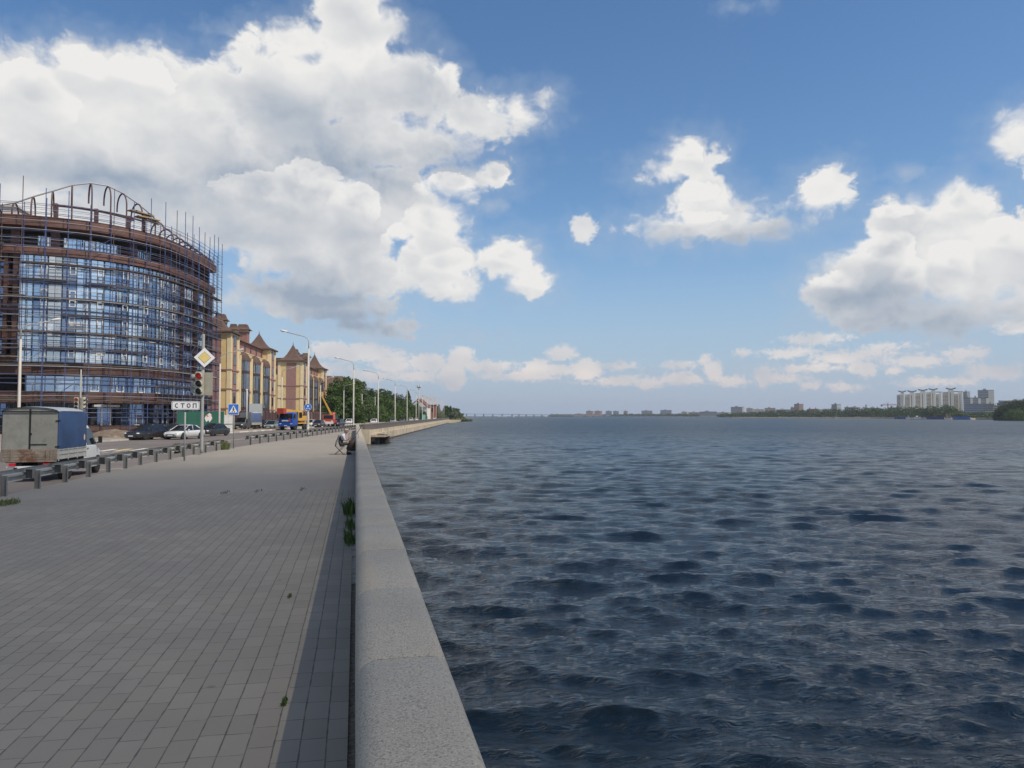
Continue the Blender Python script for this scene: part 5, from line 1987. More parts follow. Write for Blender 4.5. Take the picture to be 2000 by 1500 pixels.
b.tube([Vector((p.x, p.y, z + .12)) for p, z in tops], 0.09, 6)
rel(b).build('crown_rail', mat('grey_rail', (0.38, 0.38, 0.38), 0.5), bld, recalc=False)
for off, z, r in ((-1.75, 27.6, .12), (-3.4, 27.9, .1)):
    b = MB()
    s0, s1 = FC.find_px(90), FC.find_px(300)
    b.tube([Vector((*FC.at(s0 + (s1 - s0) * i / 30, off)[0], z)) for i in range(31)], r, 6)
    rel(b).build('ring_beam', M_STEEL, bld, recalc=False)
for px in (100, 190, 265, 300):
    p, _, _ = FC.at(FC.find_px(px), -1.9)
    b = MB()
    b.box((p.x, p.y, 26.5), (.42, .42, 2.6))
    rel(b).build('roof_post', M_STEEL, bld)

# ------------------------------------------------------------------ scaffolding, a thing of its own
scf = thing('scaffolding', 'blue and rusty tube scaffolding with plank decks round the curved building', 'scaffolding', origin)
M_SCB = mat('scaffold_blue', (0.055, 0.085, 0.21), 0.5, 0.3, 0.8)
M_SCR = mat('scaffold_rust', (0.115, 0.075, 0.075), 0.6, 0.3, 0.8)
M_SCG = mat('scaffold_zinc', (0.34, 0.34, 0.34), 0.5, 0.15, 2)
M_PLANK = mat('scaffold_plank', (0.085, 0.07, 0.055), 0.9, 0.35, 1.2)
M_PLANKL = mat('fresh_plank', (0.36, 0.27, 0.17), 0.9, 0.2, 1.5)
O_IN, O_OUT = 1.0, 1.75
NST = 26
ss = [0.6 + (L - 0.8) * i / (NST - 1) for i in range(NST)]
rnd = random.Random(5)
tops_s = {}
for i, s in enumerate(ss):
    for off in (O_IN, O_OUT):
        p, _, _ = FC.at(s, off)
        px = proj_x(p)
        zt = 29.0 + rnd.uniform(-.6, 1.0) if off == O_OUT else 27.4 + rnd.uniform(-.8, .6)
        tops_s[(i, off)] = zt
        b = MB()
        b.cyl((p.x, p.y, BZ - .1), (p.x, p.y, zt), 0.048, 6, 0)
        rel(b).build('standard', M_SCB if (i + (off == O_IN)) % 4 != 1 else M_SCR, scf, recalc=False)
lifts = [1.7 + 2.0 * k for k in range(13)]
for k, z in enumerate(lifts):
    for off in (O_IN, O_OUT):
        for dz, r in ((0.0, .034), (0.55, .024), (1.05, .028)):
            if dz and off == O_IN and k % 2:
                continue
            b = MB()
            n = 48
            b.tube([Vector((*FC.at(L * i / n, off + .06)[0], z + dz + rnd.uniform(-.02, .02))) for i in range(n + 1)], r, 5, caps=False)
            rel(b).build('ledger', [M_SCB, M_SCR, M_SCB, M_SCG][(k + int(dz * 4) + (off == O_IN)) % 4], scf, recalc=False)
b = MB()
for k, z in enumerate(lifts):
    for i, s in enumerate(ss):
        p, _, _ = FC.at(s, O_IN - .1)
        q, _, _ = FC.at(s, O_OUT + .15)
        b.cyl((p.x, p.y, z - .05), (q.x, q.y, z - .05), .026, 5)
o = rel(b).build('transom', M_SCR, scf, recalc=False)
o['kind'] = 'stuff'
# plank decks: continuous on some lifts, scattered on the others
cover = {1: .55, 3: .9, 4: .35, 5: .95, 6: .5, 7: .95, 8: .35, 9: .9, 10: .4, 11: .3, 12: .45}
cnt = 0
for k, z in enumerate(lifts):
    c = cover.get(k, 0.15)
    i = 0
    while i < NST - 1:
        near_right = proj_x(FC.at(ss[i], 0)[0]) > 330
        if rnd.random() < (max(c, .75) if near_right else c) and cnt < 96:
            run = rnd.choice([2, 3, 4]) if c > .8 else rnd.choice([1, 2])
            s0, s1 = ss[i] - .25, ss[min(i + run, NST - 1)] + .25
            b = MB()
            for r_, oo in enumerate((-0.05, .24, .53)):
                zz = z + .03 + rnd.uniform(-.04, .17)
                b.loft(band(s0 + rnd.uniform(-.35, .35), s1 + rnd.uniform(-.35, .35), O_IN + oo, O_IN + oo + .24, zz, zz + .11, step=1.6), smooth=False)
            rel(b).build('plank_deck', M_PLANKL if (cnt % 29 == 7) else M_PLANK, scf, recalc=False)
            cnt += 1
            i += run
        else:
            i += 1
for k in range(14):
    s = 1.5 + (L - 5) * ((k * 5) % 14) / 14
    z = lifts[(k * 3) % 11]
    p, _, _ = FC.at(s, O_OUT + .06)
    q, _, _ = FC.at(s + 2.3, O_OUT + .06)
    b = MB()
    b.cyl((p.x, p.y, z), (q.x, q.y, z + 2.0), .03, 5)
    rel(b).build('diagonal_brace', M_SCG if k % 3 == 0 else M_SCB, scf, recalc=False)
# loose boards and a heap of battens on the top lift
for (px, z, sz, rz_, m) in ((262, 27.8, (3.4, .9, .10), .9, M_PLANKL), (274, 27.35, (3.0, 1.1, .12), .8, M_PLANKL), (284, 27.1, (2.6, .6, .09), 1.1, M_PLANKL)):
    p, _, _ = FC.at(FC.find_px(px), O_IN - .3)
    b = MB()
    b.box((p.x, p.y, z), sz, rz=rz_)
    b.box((p.x + .2, p.y + .15, z + sz[2] + .015), (sz[0] * .8, sz[1] * .4, .05), rz=rz_ + .25)
    rel(b).build('loose_board', m, scf)
# white sheets hung against the glass
for px, z in ((146, 12.7), (190, 9.7)):
    s = FC.find_px(px)
    b = MB()
    b.loft(band(s - .8, s + .8, 0.14, 0.17, z - .45, z + .5), smooth=False)
    rel(b).build('white_sheet', mat('white_sheet', (0.60, 0.62, 0.64), 0.7), scf)


# ------------------------------------------------------------------ the turreted yellow apartment houses beyond
M_YEL = mat('yellow_brick', (0.64, 0.48, 0.24), 0.85, 0.07, 0.6, 0.15, 8)
M_YELP = mat('pale_yellow_trim', (0.70, 0.59, 0.37), 0.85, 0.07, 0.6)
M_PINK = mat('mauve_brick', (0.29, 0.165, 0.145), 0.85, 0.10, 0.8, 0.15, 8)
M_BROOF = mat('brown_roof_tiles', (0.105, 0.062, 0.047), 0.8, 0.2, 1.2, 0.3, 6)
M_REDBR = mat('red_brick', (0.30, 0.155, 0.125), 0.85, 0.15, 1.0, 0.2, 7)
M_DBROWN = mat('dark_brown_frame', (0.06, 0.035, 0.03), 0.6)
M_WGL = glass_mat('window_glass', (0.035, 0.05, 0.07), 0.05)
M_WGLB = curtain_glass('bay_glass', (0.32, 0.42, 0.55), 0.03)


def flared_roof(b, cx, cy, z, half, h, n=4, rot=PI / 4):
    """bell-cast pyramid: sweeps out at the eaves, steepens to a needle"""
    prof = [(1.16, -.08), (1.16, 0.0), (.84, .09), (.60, .22), (.43, .40), (.29, .60), (.15, .82), (.07, .95), (.0, 1.06)]
    rings = []
    for r, t in prof:
        rings.append([(cx + half * r * 1.414 * math.cos(rot + 2 * PI * k / n), cy + half * r * 1.414 * math.sin(rot + 2 * PI * k / n), z + h * t) for k in range(n)])
    b.loft(rings, smooth=False)


def yellow_house(name_label, p_front, p_back, depth, z_eave, z_wall, floors, z0, bays, house_name='apartment_house', roof_h=3.6, tw=6.4):
    """p_front/p_back: road-side corners of the two towers; local x along the street, local y towards the road is negative"""
    a, b_ = Vector((*p_front, 0)), Vector((*p_back, 0))
    d = (b_ - a)
    Ls = d.length
    ang = math.atan2(d.y, d.x)
    root = thing(house_name, name_label, 'apartment house', (a.x, a.y, z0), ang)
    # local frame: x runs away along the street, y=0 is the road face, y>0 is into the block
    H, HW = z_eave - z0, z_wall - z0
    fl = H / floors

    def window(x0, x1, y, z_a, z_b, axis, parent=root):
        w = MB()
        g = MB()
        if axis == 'y':
            w.span(x0, x1, y - .03, y + .1, z_a, z_b)
            g.span(x0 + .1, (x0 + x1) / 2 - .04, y - .045, y - .032, z_a + .1, z_b - .1).span((x0 + x1) / 2 + .04, x1 - .1, y - .045, y - .032, z_a + .1, z_b - .1)
        else:
            w.span(y - .03, y + .1, x0, x1, z_a, z_b)
            g.span(y - .045, y - .032, x0 + .1, (x0 + x1) / 2 - .04, z_a + .1, z_b - .1).span(y - .045, y - .032, (x0 + x1) / 2 + .04, x1 - .1, z_a + .1, z_b - .1)
        f = w.build('window', M_DBROWN, parent)
        g.build('pane', M_WGL, f)
        return f

    for t, x0 in enumerate((0.0, Ls - tw)):
        b = MB()
        b.span(x0 + .05, x0 + tw - .05, .05, tw - .05, 0, H)
        b.build('tower_wall', M_YEL, root)
        # mauve centre panels, string courses
        MB().span(x0 - .03, x0 + .06, tw * .27, tw * .66, .6, H - .7).build('brick_panel', M_PINK, root)
        b = MB()
        b.span(x0 + 1.7, x0 + tw - 1.9, -.02, .06, .6, H - .7)
        b.build('brick_panel', M_PINK, root)
        for zz in (fl * 1, fl * 2.0, fl * 3, H - .5):
            MB().span(x0 - .10, x0 + tw + .05, -.10, tw + .05, zz - .12, zz + .12).build('string_course', M_PINK if zz != H - .5 else M_YELP, root)
        for k in range(floors):
            window(x0 + 2.2, x0 + 3.9, -.02, k * fl + .9, k * fl + fl - .6, 'y')
        b = MB()
        for (u, v) in ((0, 0), (tw - .6, 0), (0, tw - .6)):
            b.span(x0 + u - .06, x0 + u + .66, v - .06, v + .66, .3, H - .2)
        b.build('corner_pilaster', M_YELP, root)
        b = MB()
        flared_roof(b, x0 + tw / 2, tw / 2, H, tw / 2, roof_h)
        rf = b.build('tower_roof', M_BROOF, root)
        MB().lathe([(.12, H + roof_h * .98), (.05, H + roof_h * 1.15), (0, H + roof_h * 1.28)], 8, c=(x0 + tw / 2, tw / 2, 0)).build('finial', M_BROOF, rf)
    # main range
    b = MB()
    b.span(tw - .1, Ls - tw + .1, .5, depth, 0, HW)
    b.span(0.1, Ls - .1, tw - .2, depth, 0, HW - .1)
    b.build('main_wall', M_YEL, root)
    MB().span(0.08, .12, tw + .5, depth - .5, .6, HW - 1.2).build('brick_panel', M_PINK, root)
    for zz in (fl, 2 * fl, HW - .35):
        MB().span(tw - .2, Ls - tw + .2, .32, .55, zz - .13, zz + .13).build('string_course', M_PINK, root)
    # mansard with brick dormer storey and ridge
    b = MB()
    b.span(tw - .1, Ls - tw + .1, .42, 1.2, HW - .02, HW + .55)
    b.build('parapet', M_YEL, root)
    MB().span(tw + .1, Ls - tw - .1, .36, 1.26, HW + .55, HW + .72).build('attic_fascia', M_YELP, root)
    b = MB()
    b.span(tw - .3, Ls - tw + .3, 1.7, depth - 1, HW - .05, HW + 3.1)
    at = b.build('attic_wall', M_REDBR, root)
    for k in range(6):
        x = tw + 1.6 + k * (Ls - 2 * tw - 3.2) / 5
        MB().span(x - .5, x + .5, 1.66, 1.72, HW + 1.1, HW + 2.5).build('attic_window', M_DBROWN, at)
    b = MB()
    b.prism([(1.2, HW + 3.05), (depth - .4, HW + 3.05), (depth - 4, HW + 4.9), (5.0, HW + 4.9)], tw - .5, Ls - tw + .5, 'x')
    b.build('mansard_roof', M_BROOF, root)
    for cx, w, hh in ((tw + 1.0, 1.7, 6.7), (tw + (Ls - 2 * tw) * .33, 1.4, 5.9), (tw + (Ls - 2 * tw) * .66, 2.1, 7.0)):
        b = MB()
        b.span(cx - w / 2, cx + w / 2, 2.7, 2.7 + w, HW + 1.0, HW + hh - .9)
        ch = b.build('chimney', M_REDBR, root)
        MB().span(cx - w / 2 - .05, cx + w / 2 + .05, 2.6, 2.8 + w, HW + hh - .88, HW + hh - .55).build('chimney_collar', M_YELP, ch)
        b = MB()
        rr = [[(cx + sx * w * k / 2, 2.7 + w / 2 + sy * w * k / 2, HW + hh + z) for sx, sy in ((-1, -1), (1, -1), (1, 1), (-1, 1))] for k, z in ((1.5, -.5), (1.45, -.4), (1.0, .05), (.75, .75))]
        b.loft(rr, smooth=False)
        b.build('chimney_hood', M_BROOF, ch)
    # bays between pilasters
    n = bays
    wb = (Ls - 2 * tw) / n
    bay_top = HW - 1.2
    for i in range(n):
        cx = tw + wb * (i + .46)
        hwid = wb * .19
        prj = .75
        out = [(-hwid, .5), (-hwid, -prj * .55), (-hwid * .55, -prj), (hwid * .55, -prj), (hwid, -prj * .55), (hwid, .5)]
        b = MB()
        b.prism([(cx + x, y) for x, y in out], 0.4, bay_top, 'z')
        bay = b.build('bay', M_WGLB, root)
        for k in range(floors):
            fb = MB()
            za = k * fl + .1
            if za + .5 > bay_top:
                break
            fb.prism([(cx + x * 1.03, y * 1.04 if y < 0 else y) for x, y in out], za - .28, za + .28, 'z')
            fb.build('floor_band', M_DBROWN, bay)
        fb = MB()
        for (x0, y0), (x1, y1) in zip(out[:-1], out[1:]):
            for t in (0.0, .5, 1.0):
                x, y = cx + x0 + (x1 - x0) * t, y0 + (y1 - y0) * t
                fb.box((x, y, bay_top / 2 + .2), (.11, .11, bay_top - .4))
        fb.build('mullion', M_DBROWN, bay)
        fb = MB()
        fb.prism([(cx + hwid * .56, -prj - .02), (cx + hwid * 1.02, -prj * .56), (cx + hwid * 1.02, .45), (cx + hwid * .9, .45)], 0.5, bay_top - .05, 'z')
        fb.build('side_panel', mat('grey_mauve_panel', (0.17, 0.125, 0.12), 0.7), bay)
        b = MB()
        rings = []
        for k, z in ((1.10, 0), (1.06, .45), (.93, 1.0), (.68, 1.5), (.35, 1.8)):
            rings.append([(cx + x * k, (y - .5) * k + .5, bay_top + z) for x, y in out])
        b.loft(rings, smooth=False)
        b.build('bay_roof', M_BROOF, root)
        for sx in (-1, 1):
            x = cx + sx * (hwid + .45)
            MB().span(x - .3, x + .3, .1, .55, .3, HW - .2).build('pilaster', M_YELP, root)
        x = cx + hwid + 1.5
        if i < n:
            for k in range(floors - 1):
                if x + .9 < Ls - tw and (k + 1) * fl < HW:
                    window(x, x + 1.2, .49, k * fl + .9, k * fl + fl - .5, 'y')
                    MB().span(x - .05, x + 1.25, .44, .52, k * fl + fl - .42, k * fl + fl - .28).build('lintel', M_PINK, root)
    return root


def road_corner(px, dep):
    p = at_depth(px, 800, dep)
    return (p.x, p.y)


yellow_house('nearest yellow brick house with brown bell roofs, its first tower beside the scaffolding', road_corner(449, 139), road_corner(537, 182), 15, 17.3, 13.8, 5, -0.3, 3)
yellow_house('second yellow brick house, its pink banded tower behind the blue crane truck', road_corner(590.5, 209), road_corner(637, 250), 16, 17.0, 13.2, 5, -0.3, 3, roof_h=4.4, tw=6.6)
# the low linking wing between the two houses
p = at_depth(535, 800, 214)
w = thing('yellow_wing', 'lower yellow wing with a steep brown roof between the two turreted houses', 'house', (p.x - 3.2, p.y + 6, -0.3), R(5))
MB().span(-8, 3.0, -4, 6, 0, 10.6).build('wall', M_YEL, w)
b = MB()
b.prism([(-4.6, 10.5), (6.5, 10.5), (5.0, 15.0), (-1.0, 15.0)], -8.3, 3.2, 'x')
b.build('roof', M_BROOF, w)
for zz in (3.4, 6.8):
    MB().span(-8.1, 3.06, -4.08, -3.9, zz, zz + .25).build('string_course', M_PINK, w)
# brown roofed house on the rise behind the trees
p = at_depth(655, 745, 268)
hb = thing('hill_house', 'brown roofed house showing above the trees right of the last turret', 'house', (p.x, p.y, 0), R(8))
MB().span(-4.4, 4.2, -5, 5, 0, 12.2).build('wall', mat('orange_plaster', (0.46, 0.26, 0.13), 0.85, 0.1), hb)
b = MB()
b.prism([(-5.2, 12.0), (5.2, 12.0), (3.2, 15.6), (-3.2, 15.6)], -5.2, 2.2, 'x')
b.prism([(-5.2, 12.0), (5.2, 12.0), (0, 15.3)], 2.2, 5.2, 'x')
b.build('roof', M_BROOF, hb)
MB().span(4.19, 4.26, -2.5, 2.5, 8.6, 13.2).build('gable_window', M_WGL, hb)
MB().span(-2.0, -.8, -5.04, -4.9, 9.5, 11.5).span(1.0, 2.2, -5.04, -4.9, 9.5, 11.5).build('window', M_WGL, hb)

# ------------------------------------------------------------------ the edge of the building site: hoardings, fences, heaps
M_GREENF = mat('green_hoarding', (0.012, 0.095, 0.062), 0.55, 0.15, 0.5, stain=((0.03, 0.15, 0.10), 0.5, 0.6))
a, b_ = at_depth(346, 830, 98), at_depth(437, 830, 101)
gf = thing('green_hoarding', 'dark green site hoarding with a pale emblem behind the traffic light', 'hoarding', (a.x, a.y, -.3), math.atan2(b_.y - a.y, b_.x - a.x))
Lg = (b_ - a).to_2d().length
b = MB()
for i in range(int(Lg / 1.2) + 1):
    b.span(i * 1.2, min(Lg, i * 1.2 + 1.18), -.02 - (i % 2) * .012, .02, 0, 2.75 + (i % 3) * .02)
b.build('panel', M_GREENF, gf)
for i in range(4):
    MB().span(i * Lg / 3 - .05, i * Lg / 3 + .05, .03, .13, 0, 2.8).build('post', M_GALVD, gf)
eb = MB()
ex = Lg - 1.9
eb.add([(ex + x * .62 + .1 * z, -.05, 1.95 + z * .62) for x, z in [(0, 1), (-.55, .55), (-.8, -.1), (-.35, -.9), (.1, -.55), (.35, -1.0), (.75, -.2), (.5, .6)]], [tuple(range(8))])
eb.add([(ex + x * .3, -.05, .75 + z * .45) for x, z in [(-1, -.9), (.1, -1), (.9, .8), (.2, 1)]], [(0, 1, 2, 3)])
eb.build('emblem', mat('emblem_white', (0.62, 0.58, 0.55), 0.6, stain=((0.45, 0.06, 0.05), 1.6, 0.54)), gf, recalc=False)
a, b_ = at_depth(437, 830, 103), at_depth(456, 830, 106)
wf = thing('white_hoarding', 'short white panel fence between the green hoarding and the grey truck', 'hoarding', (a.x, a.y, -.3), math.atan2(b_.y - a.y, b_.x - a.x))
MB().span(0, 1.4, -.02, .02, 0, 2.3).span(1.44, 2.7, -.03, .01, 0, 2.25).build('panel', mat('white_panel', (0.55, 0.54, 0.50), 0.7, 0.12, 1.5), wf)
MB().span(-.05, .05, .03, .1, 0, 2.4).build('post', M_GALVD, wf)
MB().span(0, 2.7, -.08, -.03, 1.05, 1.12).build('rail', M_GALVD, wf)
# brown panel fence in front of the houses
a, b_ = at_depth(452, 830, 124), at_depth(628, 830, 196)
bf = thing('brown_fence', 'long dark red brown fence in front of the yellow houses', 'fence', (a.x, a.y, -.3), math.atan2(b_.y - a.y, b_.x - a.x))
Lb = (b_ - a).to_2d().length
b = MB()
i = 0
while i * 2.5 < Lb:
    b.span(i * 2.5, i * 2.5 + 2.46, -.03, .03, .35, 2.85)
    i += 1
b.build('panel', mat('fence_brown', (0.075, 0.035, 0.032), 0.7, 0.15, 0.8), bf)
for k in range(i + 1):
    MB().span(k * 2.5 - .22, k * 2.5 + .12, -.12, .12, -.2, 3.05).build('post', M_REDBR if k % 6 == 0 else MATS['fence_brown'], bf)
MB().span(0, Lb, -.10, .10, -.3, .38).build('plinth', M_CONC, bf)
# red roof edge strip and a low kiosk roof behind the fence
a = at_depth(482, 806, 140)
kb = thing('site_cabin', 'white flat roofed site cabin behind the grey truck', 'cabin', (a.x, a.y, -.3), .2)
MB().span(-.9, 1.0, -1, 1.0, 0, 2.55).build('wall', mat('cabin_white', (0.5, 0.52, 0.52), 0.7), kb)
MB().span(-1.0, 1.1, -1.2, 1.2, 2.56, 2.85).build('roof', M_SIGNW, kb)
a = at_depth(499, 800, 128)
bb = thing('pale_board', 'blank pale notice board on two thin legs in front of the first yellow house', 'notice board', (a.x, a.y, -.3), .1)
MB().span(-1.0, 1.1, -.05, .05, 2.2, 4.2).build('board', mat('board_grey', (0.42, 0.46, 0.46), 0.6, 0.06), bb)
for x in (-.9, 1.0):
    MB().span(x - .05, x + .05, .05, .13, 0, 4.2).build('leg', M_GALVD, bb)
a = at_depth(482, 790, 122)
wp = thing('white_post', 'thin white post standing in front of the first yellow house', 'post', (a.x, a.y, -.3))
MB().lathe([(.14, 0), (.11, 6.2), (.10, 6.25)], 8).build('pole', M_SIGNW, wp)
MB().box((0, 0, 6.35), (.35, .2, .18)).build('cap', M_SIGNW, wp)


def heap(name, label, cat, c, rx, ry, h, m, seed, kind=None):
    from mathutils import noise as mn
    b = MB()
    n, rings = 36, 12
    vs, fs = [], []
    for j in range(rings + 1):
        t = j / rings
        for k in range(n):
            a_ = 2 * PI * k / n
            r = (1 - t) * (1 + .12 * mn.noise(Vector((math.cos(a_) * 1.5, math.sin(a_) * 1.5, seed))))
            z = h * (t ** .75 if t < .55 else .55 ** .75 + (t - .55) * .28)
            z += .10 * h * mn.noise(Vector((r * math.cos(a_) * 4, r * math.sin(a_) * 4, seed))) * min(1, t * 3)
            vs.append((rx * r * math.cos(a_), ry * r * math.sin(a_), z - .05 * (j == 0)))
    for j in range(rings):
        for k in range(n):
            fs.append((j * n + k, j * n + (k + 1) % n, (j + 1) * n + (k + 1) % n, (j + 1) * n + k))
    b.add(vs, fs, smooth=True)
    o = b.build(name, m)
    o.location = c
    return tag(o, label, cat)


M_DIRT = mat('dug_earth', (0.15, 0.115, 0.085), 0.95, 0.35, 2.5, 0.9, 5, stain=((0.24, 0.19, 0.14), 1.2, 0.58))
c = at_depth(221, 850, 77)
heap('dirt_mound', 'broad mound of dug earth on the pavement between the truck and the black sedan', 'earth mound', (c.x, c.y, -.32), 2.6, 2.3, 1.15, M_DIRT, 3.0)
c = at_depth(262, 847, 79)
heap('sand_heap', 'small heap of orange sand beside the earth mound', 'sand heap', (c.x, c.y, -.32), 1.2, 1.1, .62, mat('orange_sand', (0.42, 0.21, 0.07), 0.95, 0.2, 2, 0.5, 8), 8.0)
c = at_depth(338, 846, 86)
heap('rubble_heap', 'pale low rubble heap seen between the black sedan and the silver white coupe', 'rubble', (c.x, c.y, -.3), 1.0, .9, .45, M_SIDE, 12.0)


# ------------------------------------------------------------------ trees and plants
def leaf_material(name, c1, c2, sat=0.0):
    if name in MATS:
        return MATS[name]
    m = bpy.data.materials.new(name)
    m.use_nodes = True
    t = NT(m.node_tree)
    b = t.n['Principled BSDF']
    g = t.n.new('ShaderNodeNewGeometry')
    co = t.coord('Object')
    big = t.noise(co, 0.32, 3, 0.5)
    f = t.math('ADD', t.math('MULTIPLY', g.outputs['Random Per Island'], 0.6), t.math('MULTIPLY', t.remap(big, .3, .7), 0.4))
    t.l.new(t.mix(f, c1, c2), b.inputs['Base Color'])
    b.inputs['Roughness'].default_value = 0.65
    b.inputs['Specular IOR Level'].default_value = 0.25
    tr_ = t.n.new('ShaderNodeBsdfTranslucent')
    t.l.new(t.mix(f, tuple(v * 1.2 for v in c1), tuple(v * 1.2 for v in c2)), tr_.inputs[0])
    mx = t.n.new('ShaderNodeMixShader')
    mx.inputs[0].default_value = 0.22
    t.l.new(b.outputs[0], mx.inputs[1])
    t.l.new(tr_.outputs[0], mx.inputs[2])
    t.l.new(mx.outputs[0], t.n['Material Output'].inputs['Surface'])
    MATS[name] = m
    return m


M_BARK = mat('bark', (0.09, 0.07, 0.05), 0.95, 0.3, 3, 0.5, 12)
LEAF = [leaf_material('leaf_mid', (0.038, 0.075, 0.016), (0.100, 0.155, 0.038)), leaf_material('leaf_dark', (0.024, 0.050, 0.016), (0.062, 0.102, 0.028)),
        leaf_material('leaf_willow', (0.060, 0.090, 0.030), (0.115, 0.150, 0.060)), leaf_material('leaf_grey', (0.075, 0.095, 0.055), (0.130, 0.150, 0.090)),
        leaf_material('leaf_reed', (0.10, 0.13, 0.045), (0.17, 0.19, 0.08))]


def leaf_cloud(clumps, n, size, rng, flat=0.0, inner=0.45):
    """small leaf quads scattered through ellipsoid clumps: list of (centre, radii)"""
    vol = np.array([r[0] * r[1] * r[2] for _, r in clumps]) ** (2 / 3)
    cnt = rng.multinomial(n, vol / vol.sum())
    P, N = [], []
    for (c, r), k in zip(clumps, cnt):
        d = rng.normal(size=(k, 3))
        d /= np.linalg.norm(d, axis=1)[:, None]
        rad = (inner + (1 - inner) * rng.random(k) ** 0.5) * (1 + 0.12 * rng.normal(size=k))
        P.append(np.array(c) + d * rad[:, None] * np.array(r))
        N.append(d + rng.normal(scale=0.75, size=(k, 3)))
    P, N = np.concatenate(P), np.concatenate(N)
    N /= np.linalg.norm(N, axis=1)[:, None]
    up = rng.normal(size=N.shape)
    U = np.cross(N, up)
    U /= np.linalg.norm(U, axis=1)[:, None]
    V = np.cross(N, U)
    s = size * (0.6 + 0.8 * rng.random(len(P)))[:, None]
    q = np.stack([P - U * s, P - V * s * 0.62, P + U * s, P + V * s * 0.62], 1)
    return q.reshape(-1, 3)


def mesh_quads(name, co, m, parent):
    k = len(co) // 4
    me = bpy.data.meshes.new(name)
    me.vertices.add(len(co))
    me.vertices.foreach_set('co', co.astype(np.float32).ravel())
    me.loops.add(len(co))
    me.loops.foreach_set('vertex_index', np.arange(len(co), dtype=np.int32))
    me.polygons.add(k)
    me.polygons.foreach_set('loop_start', (np.arange(k) * 4).astype(np.int32))
    me.update(calc_edges=True)
    me.materials.append(m)
    o = bpy.data.objects.new(name, me)
    COL.objects.link(o)
    if parent is not None:
        o.parent = parent
    return o


def tree(label, loc, h, w, kind='broad', leaf=0, seed=1, n=5200, size=.26, group=None, low=.12):
    rng = np.random.default_rng(seed)
    root = thing('tree' if kind != 'poplar' else 'poplar_tree', label, 'tree', loc, 0, group)
    b = MB()
    th = h * (.55 if kind != 'poplar' else .8)
    b.tube([(0, 0, -.4), (.05 * w, 0, th * .4), (-.03 * w, .04 * w, th)], [max(.12, h * .026), h * .019, h * .007], 8)
    clumps = []
    if kind == 'poplar':
        k = 9
        for i in range(k):
            t = i / (k - 1)
            r = w * .5 * (math.sin(PI * (0.12 + .80 * t)) ** .7)
            clumps.append(((rng.normal() * .08 * w, rng.normal() * .08 * w, h * (.14 + .78 * t)), (r, r, h * .11)))
    else:
        k = 15
        for i in range(k):
            t = low + (1 - low) * (i + rng.random()) / k
            prof = math.sin(PI * min(.97, .16 + .72 * t)) ** .6
            a = i * 2.4 + rng.random()
            rr = w * .5 * prof
            off = rr * (.25 + .42 * rng.random())
            cr = rr * (.42 + .28 * rng.random())
            z = h * t - cr * .35
            clumps.append(((off * math.cos(a), off * math.sin(a), min(z, h - cr * .75)), (cr, cr, cr * .82)))
            if i % 3 == 0:
                b.tube([(0, 0, min(z, th) * .55), (off * .55 * math.cos(a), off * .55 * math.sin(a), z * .85), (off * math.cos(a), off * math.sin(a), z)], [h * .010, h * .007, h * .003], 5)
    b.build('trunk', M_BARK, root)
    mesh_quads('crown', leaf_cloud(clumps, n, size, rng), LEAF[leaf], root)
    return root


GW = 'trees on the bank behind the road'
# (photo x, depth, top y, half width in photo px, kind, leaf, label)
TREES = [(652, 236, 747, 26, 'broad', 0, 'leafy green tree hiding the foot of the brown roofed house'), (684, 228, 735, 34, 'broad', 0, 'tallest rounded green tree right of the turreted houses'),
         (664, 250, 738, 24, 'broad', 2, 'pale silvery topped tree just behind the tallest rounded tree'), (702, 245, 741, 24, 'broad', 2, 'silvery green tree on the right shoulder of the tallest tree'),
         (712, 262, 772, 26, 'broad', 0, 'bushy green tree below the silvery one, behind the far white sedan'), (728, 300, 757, 22, 'broad', 1, 'dark green tree near the third promenade lamp'),
         (746, 285, 768, 26, 'broad', 0, 'broad mid green tree behind the third promenade lamp'), (753, 320, 759, 20, 'broad', 1, 'dark tree with an uneven top between two promenade lamps'),
         (774, 330, 768, 24, 'broad', 1, 'dark rounded tree beside the fourth promenade lamp'), (763, 315, 783, 24, 'broad', 0, 'lower green tree in front of the dark trees'),
         (790, 345, 780, 18, 'broad', 0, 'green tree left of the tall poplar'), (797.5, 365, 764, 6.5, 'poplar', 1, 'tall dark poplar beside the road, highest of the far trees'),
         (806, 380, 789, 14, 'broad', 0, 'small green tree right of the tall poplar'), (737, 268, 793, 26, 'broad', 0, 'low spreading green tree at the road edge'),
         (692, 215, 775, 24, 'broad', 0, 'green tree standing low in front of the tallest tree'), (656, 214, 772, 22, 'broad', 0, 'bushy green tree right beside the last turret'),
         (722, 250, 790, 22, 'broad', 0, 'bushy low tree behind the second far car'), (780, 322, 793, 22, 'broad', 0, 'low green tree left of the poplar foot'),
         (816, 420, 783.5, 5, 'broad', 1, 'small dark tree above the white house roof'), (829.5, 450, 786, 4, 'poplar', 1, 'small poplar behind the metal roofed house'),
         (836, 455, 784.5, 2.2, 'poplar', 1, 'very thin pointed poplar above the metal roof'), (848.5, 460, 784.5, 4.6, 'poplar', 1, 'dark poplar right of the brick house'),
         (856, 480, 791, 4.4, 'poplar', 1, 'shorter poplar beside the dark one'), (868, 500, 793, 5, 'poplar', 1, 'grey green poplar left of the pole cluster'),
         (874, 505, 793, 5, 'poplar', 0, 'poplar among the thin poles'), (880, 515, 793.5, 5, 'poplar', 1, 'poplar at the right of the thin poles'),
         (860, 470, 803, 12, 'broad', 0, 'low bush like tree among the far poplars'), (826, 430, 803, 9, 'broad', 0, 'low tree in front of the white house')]
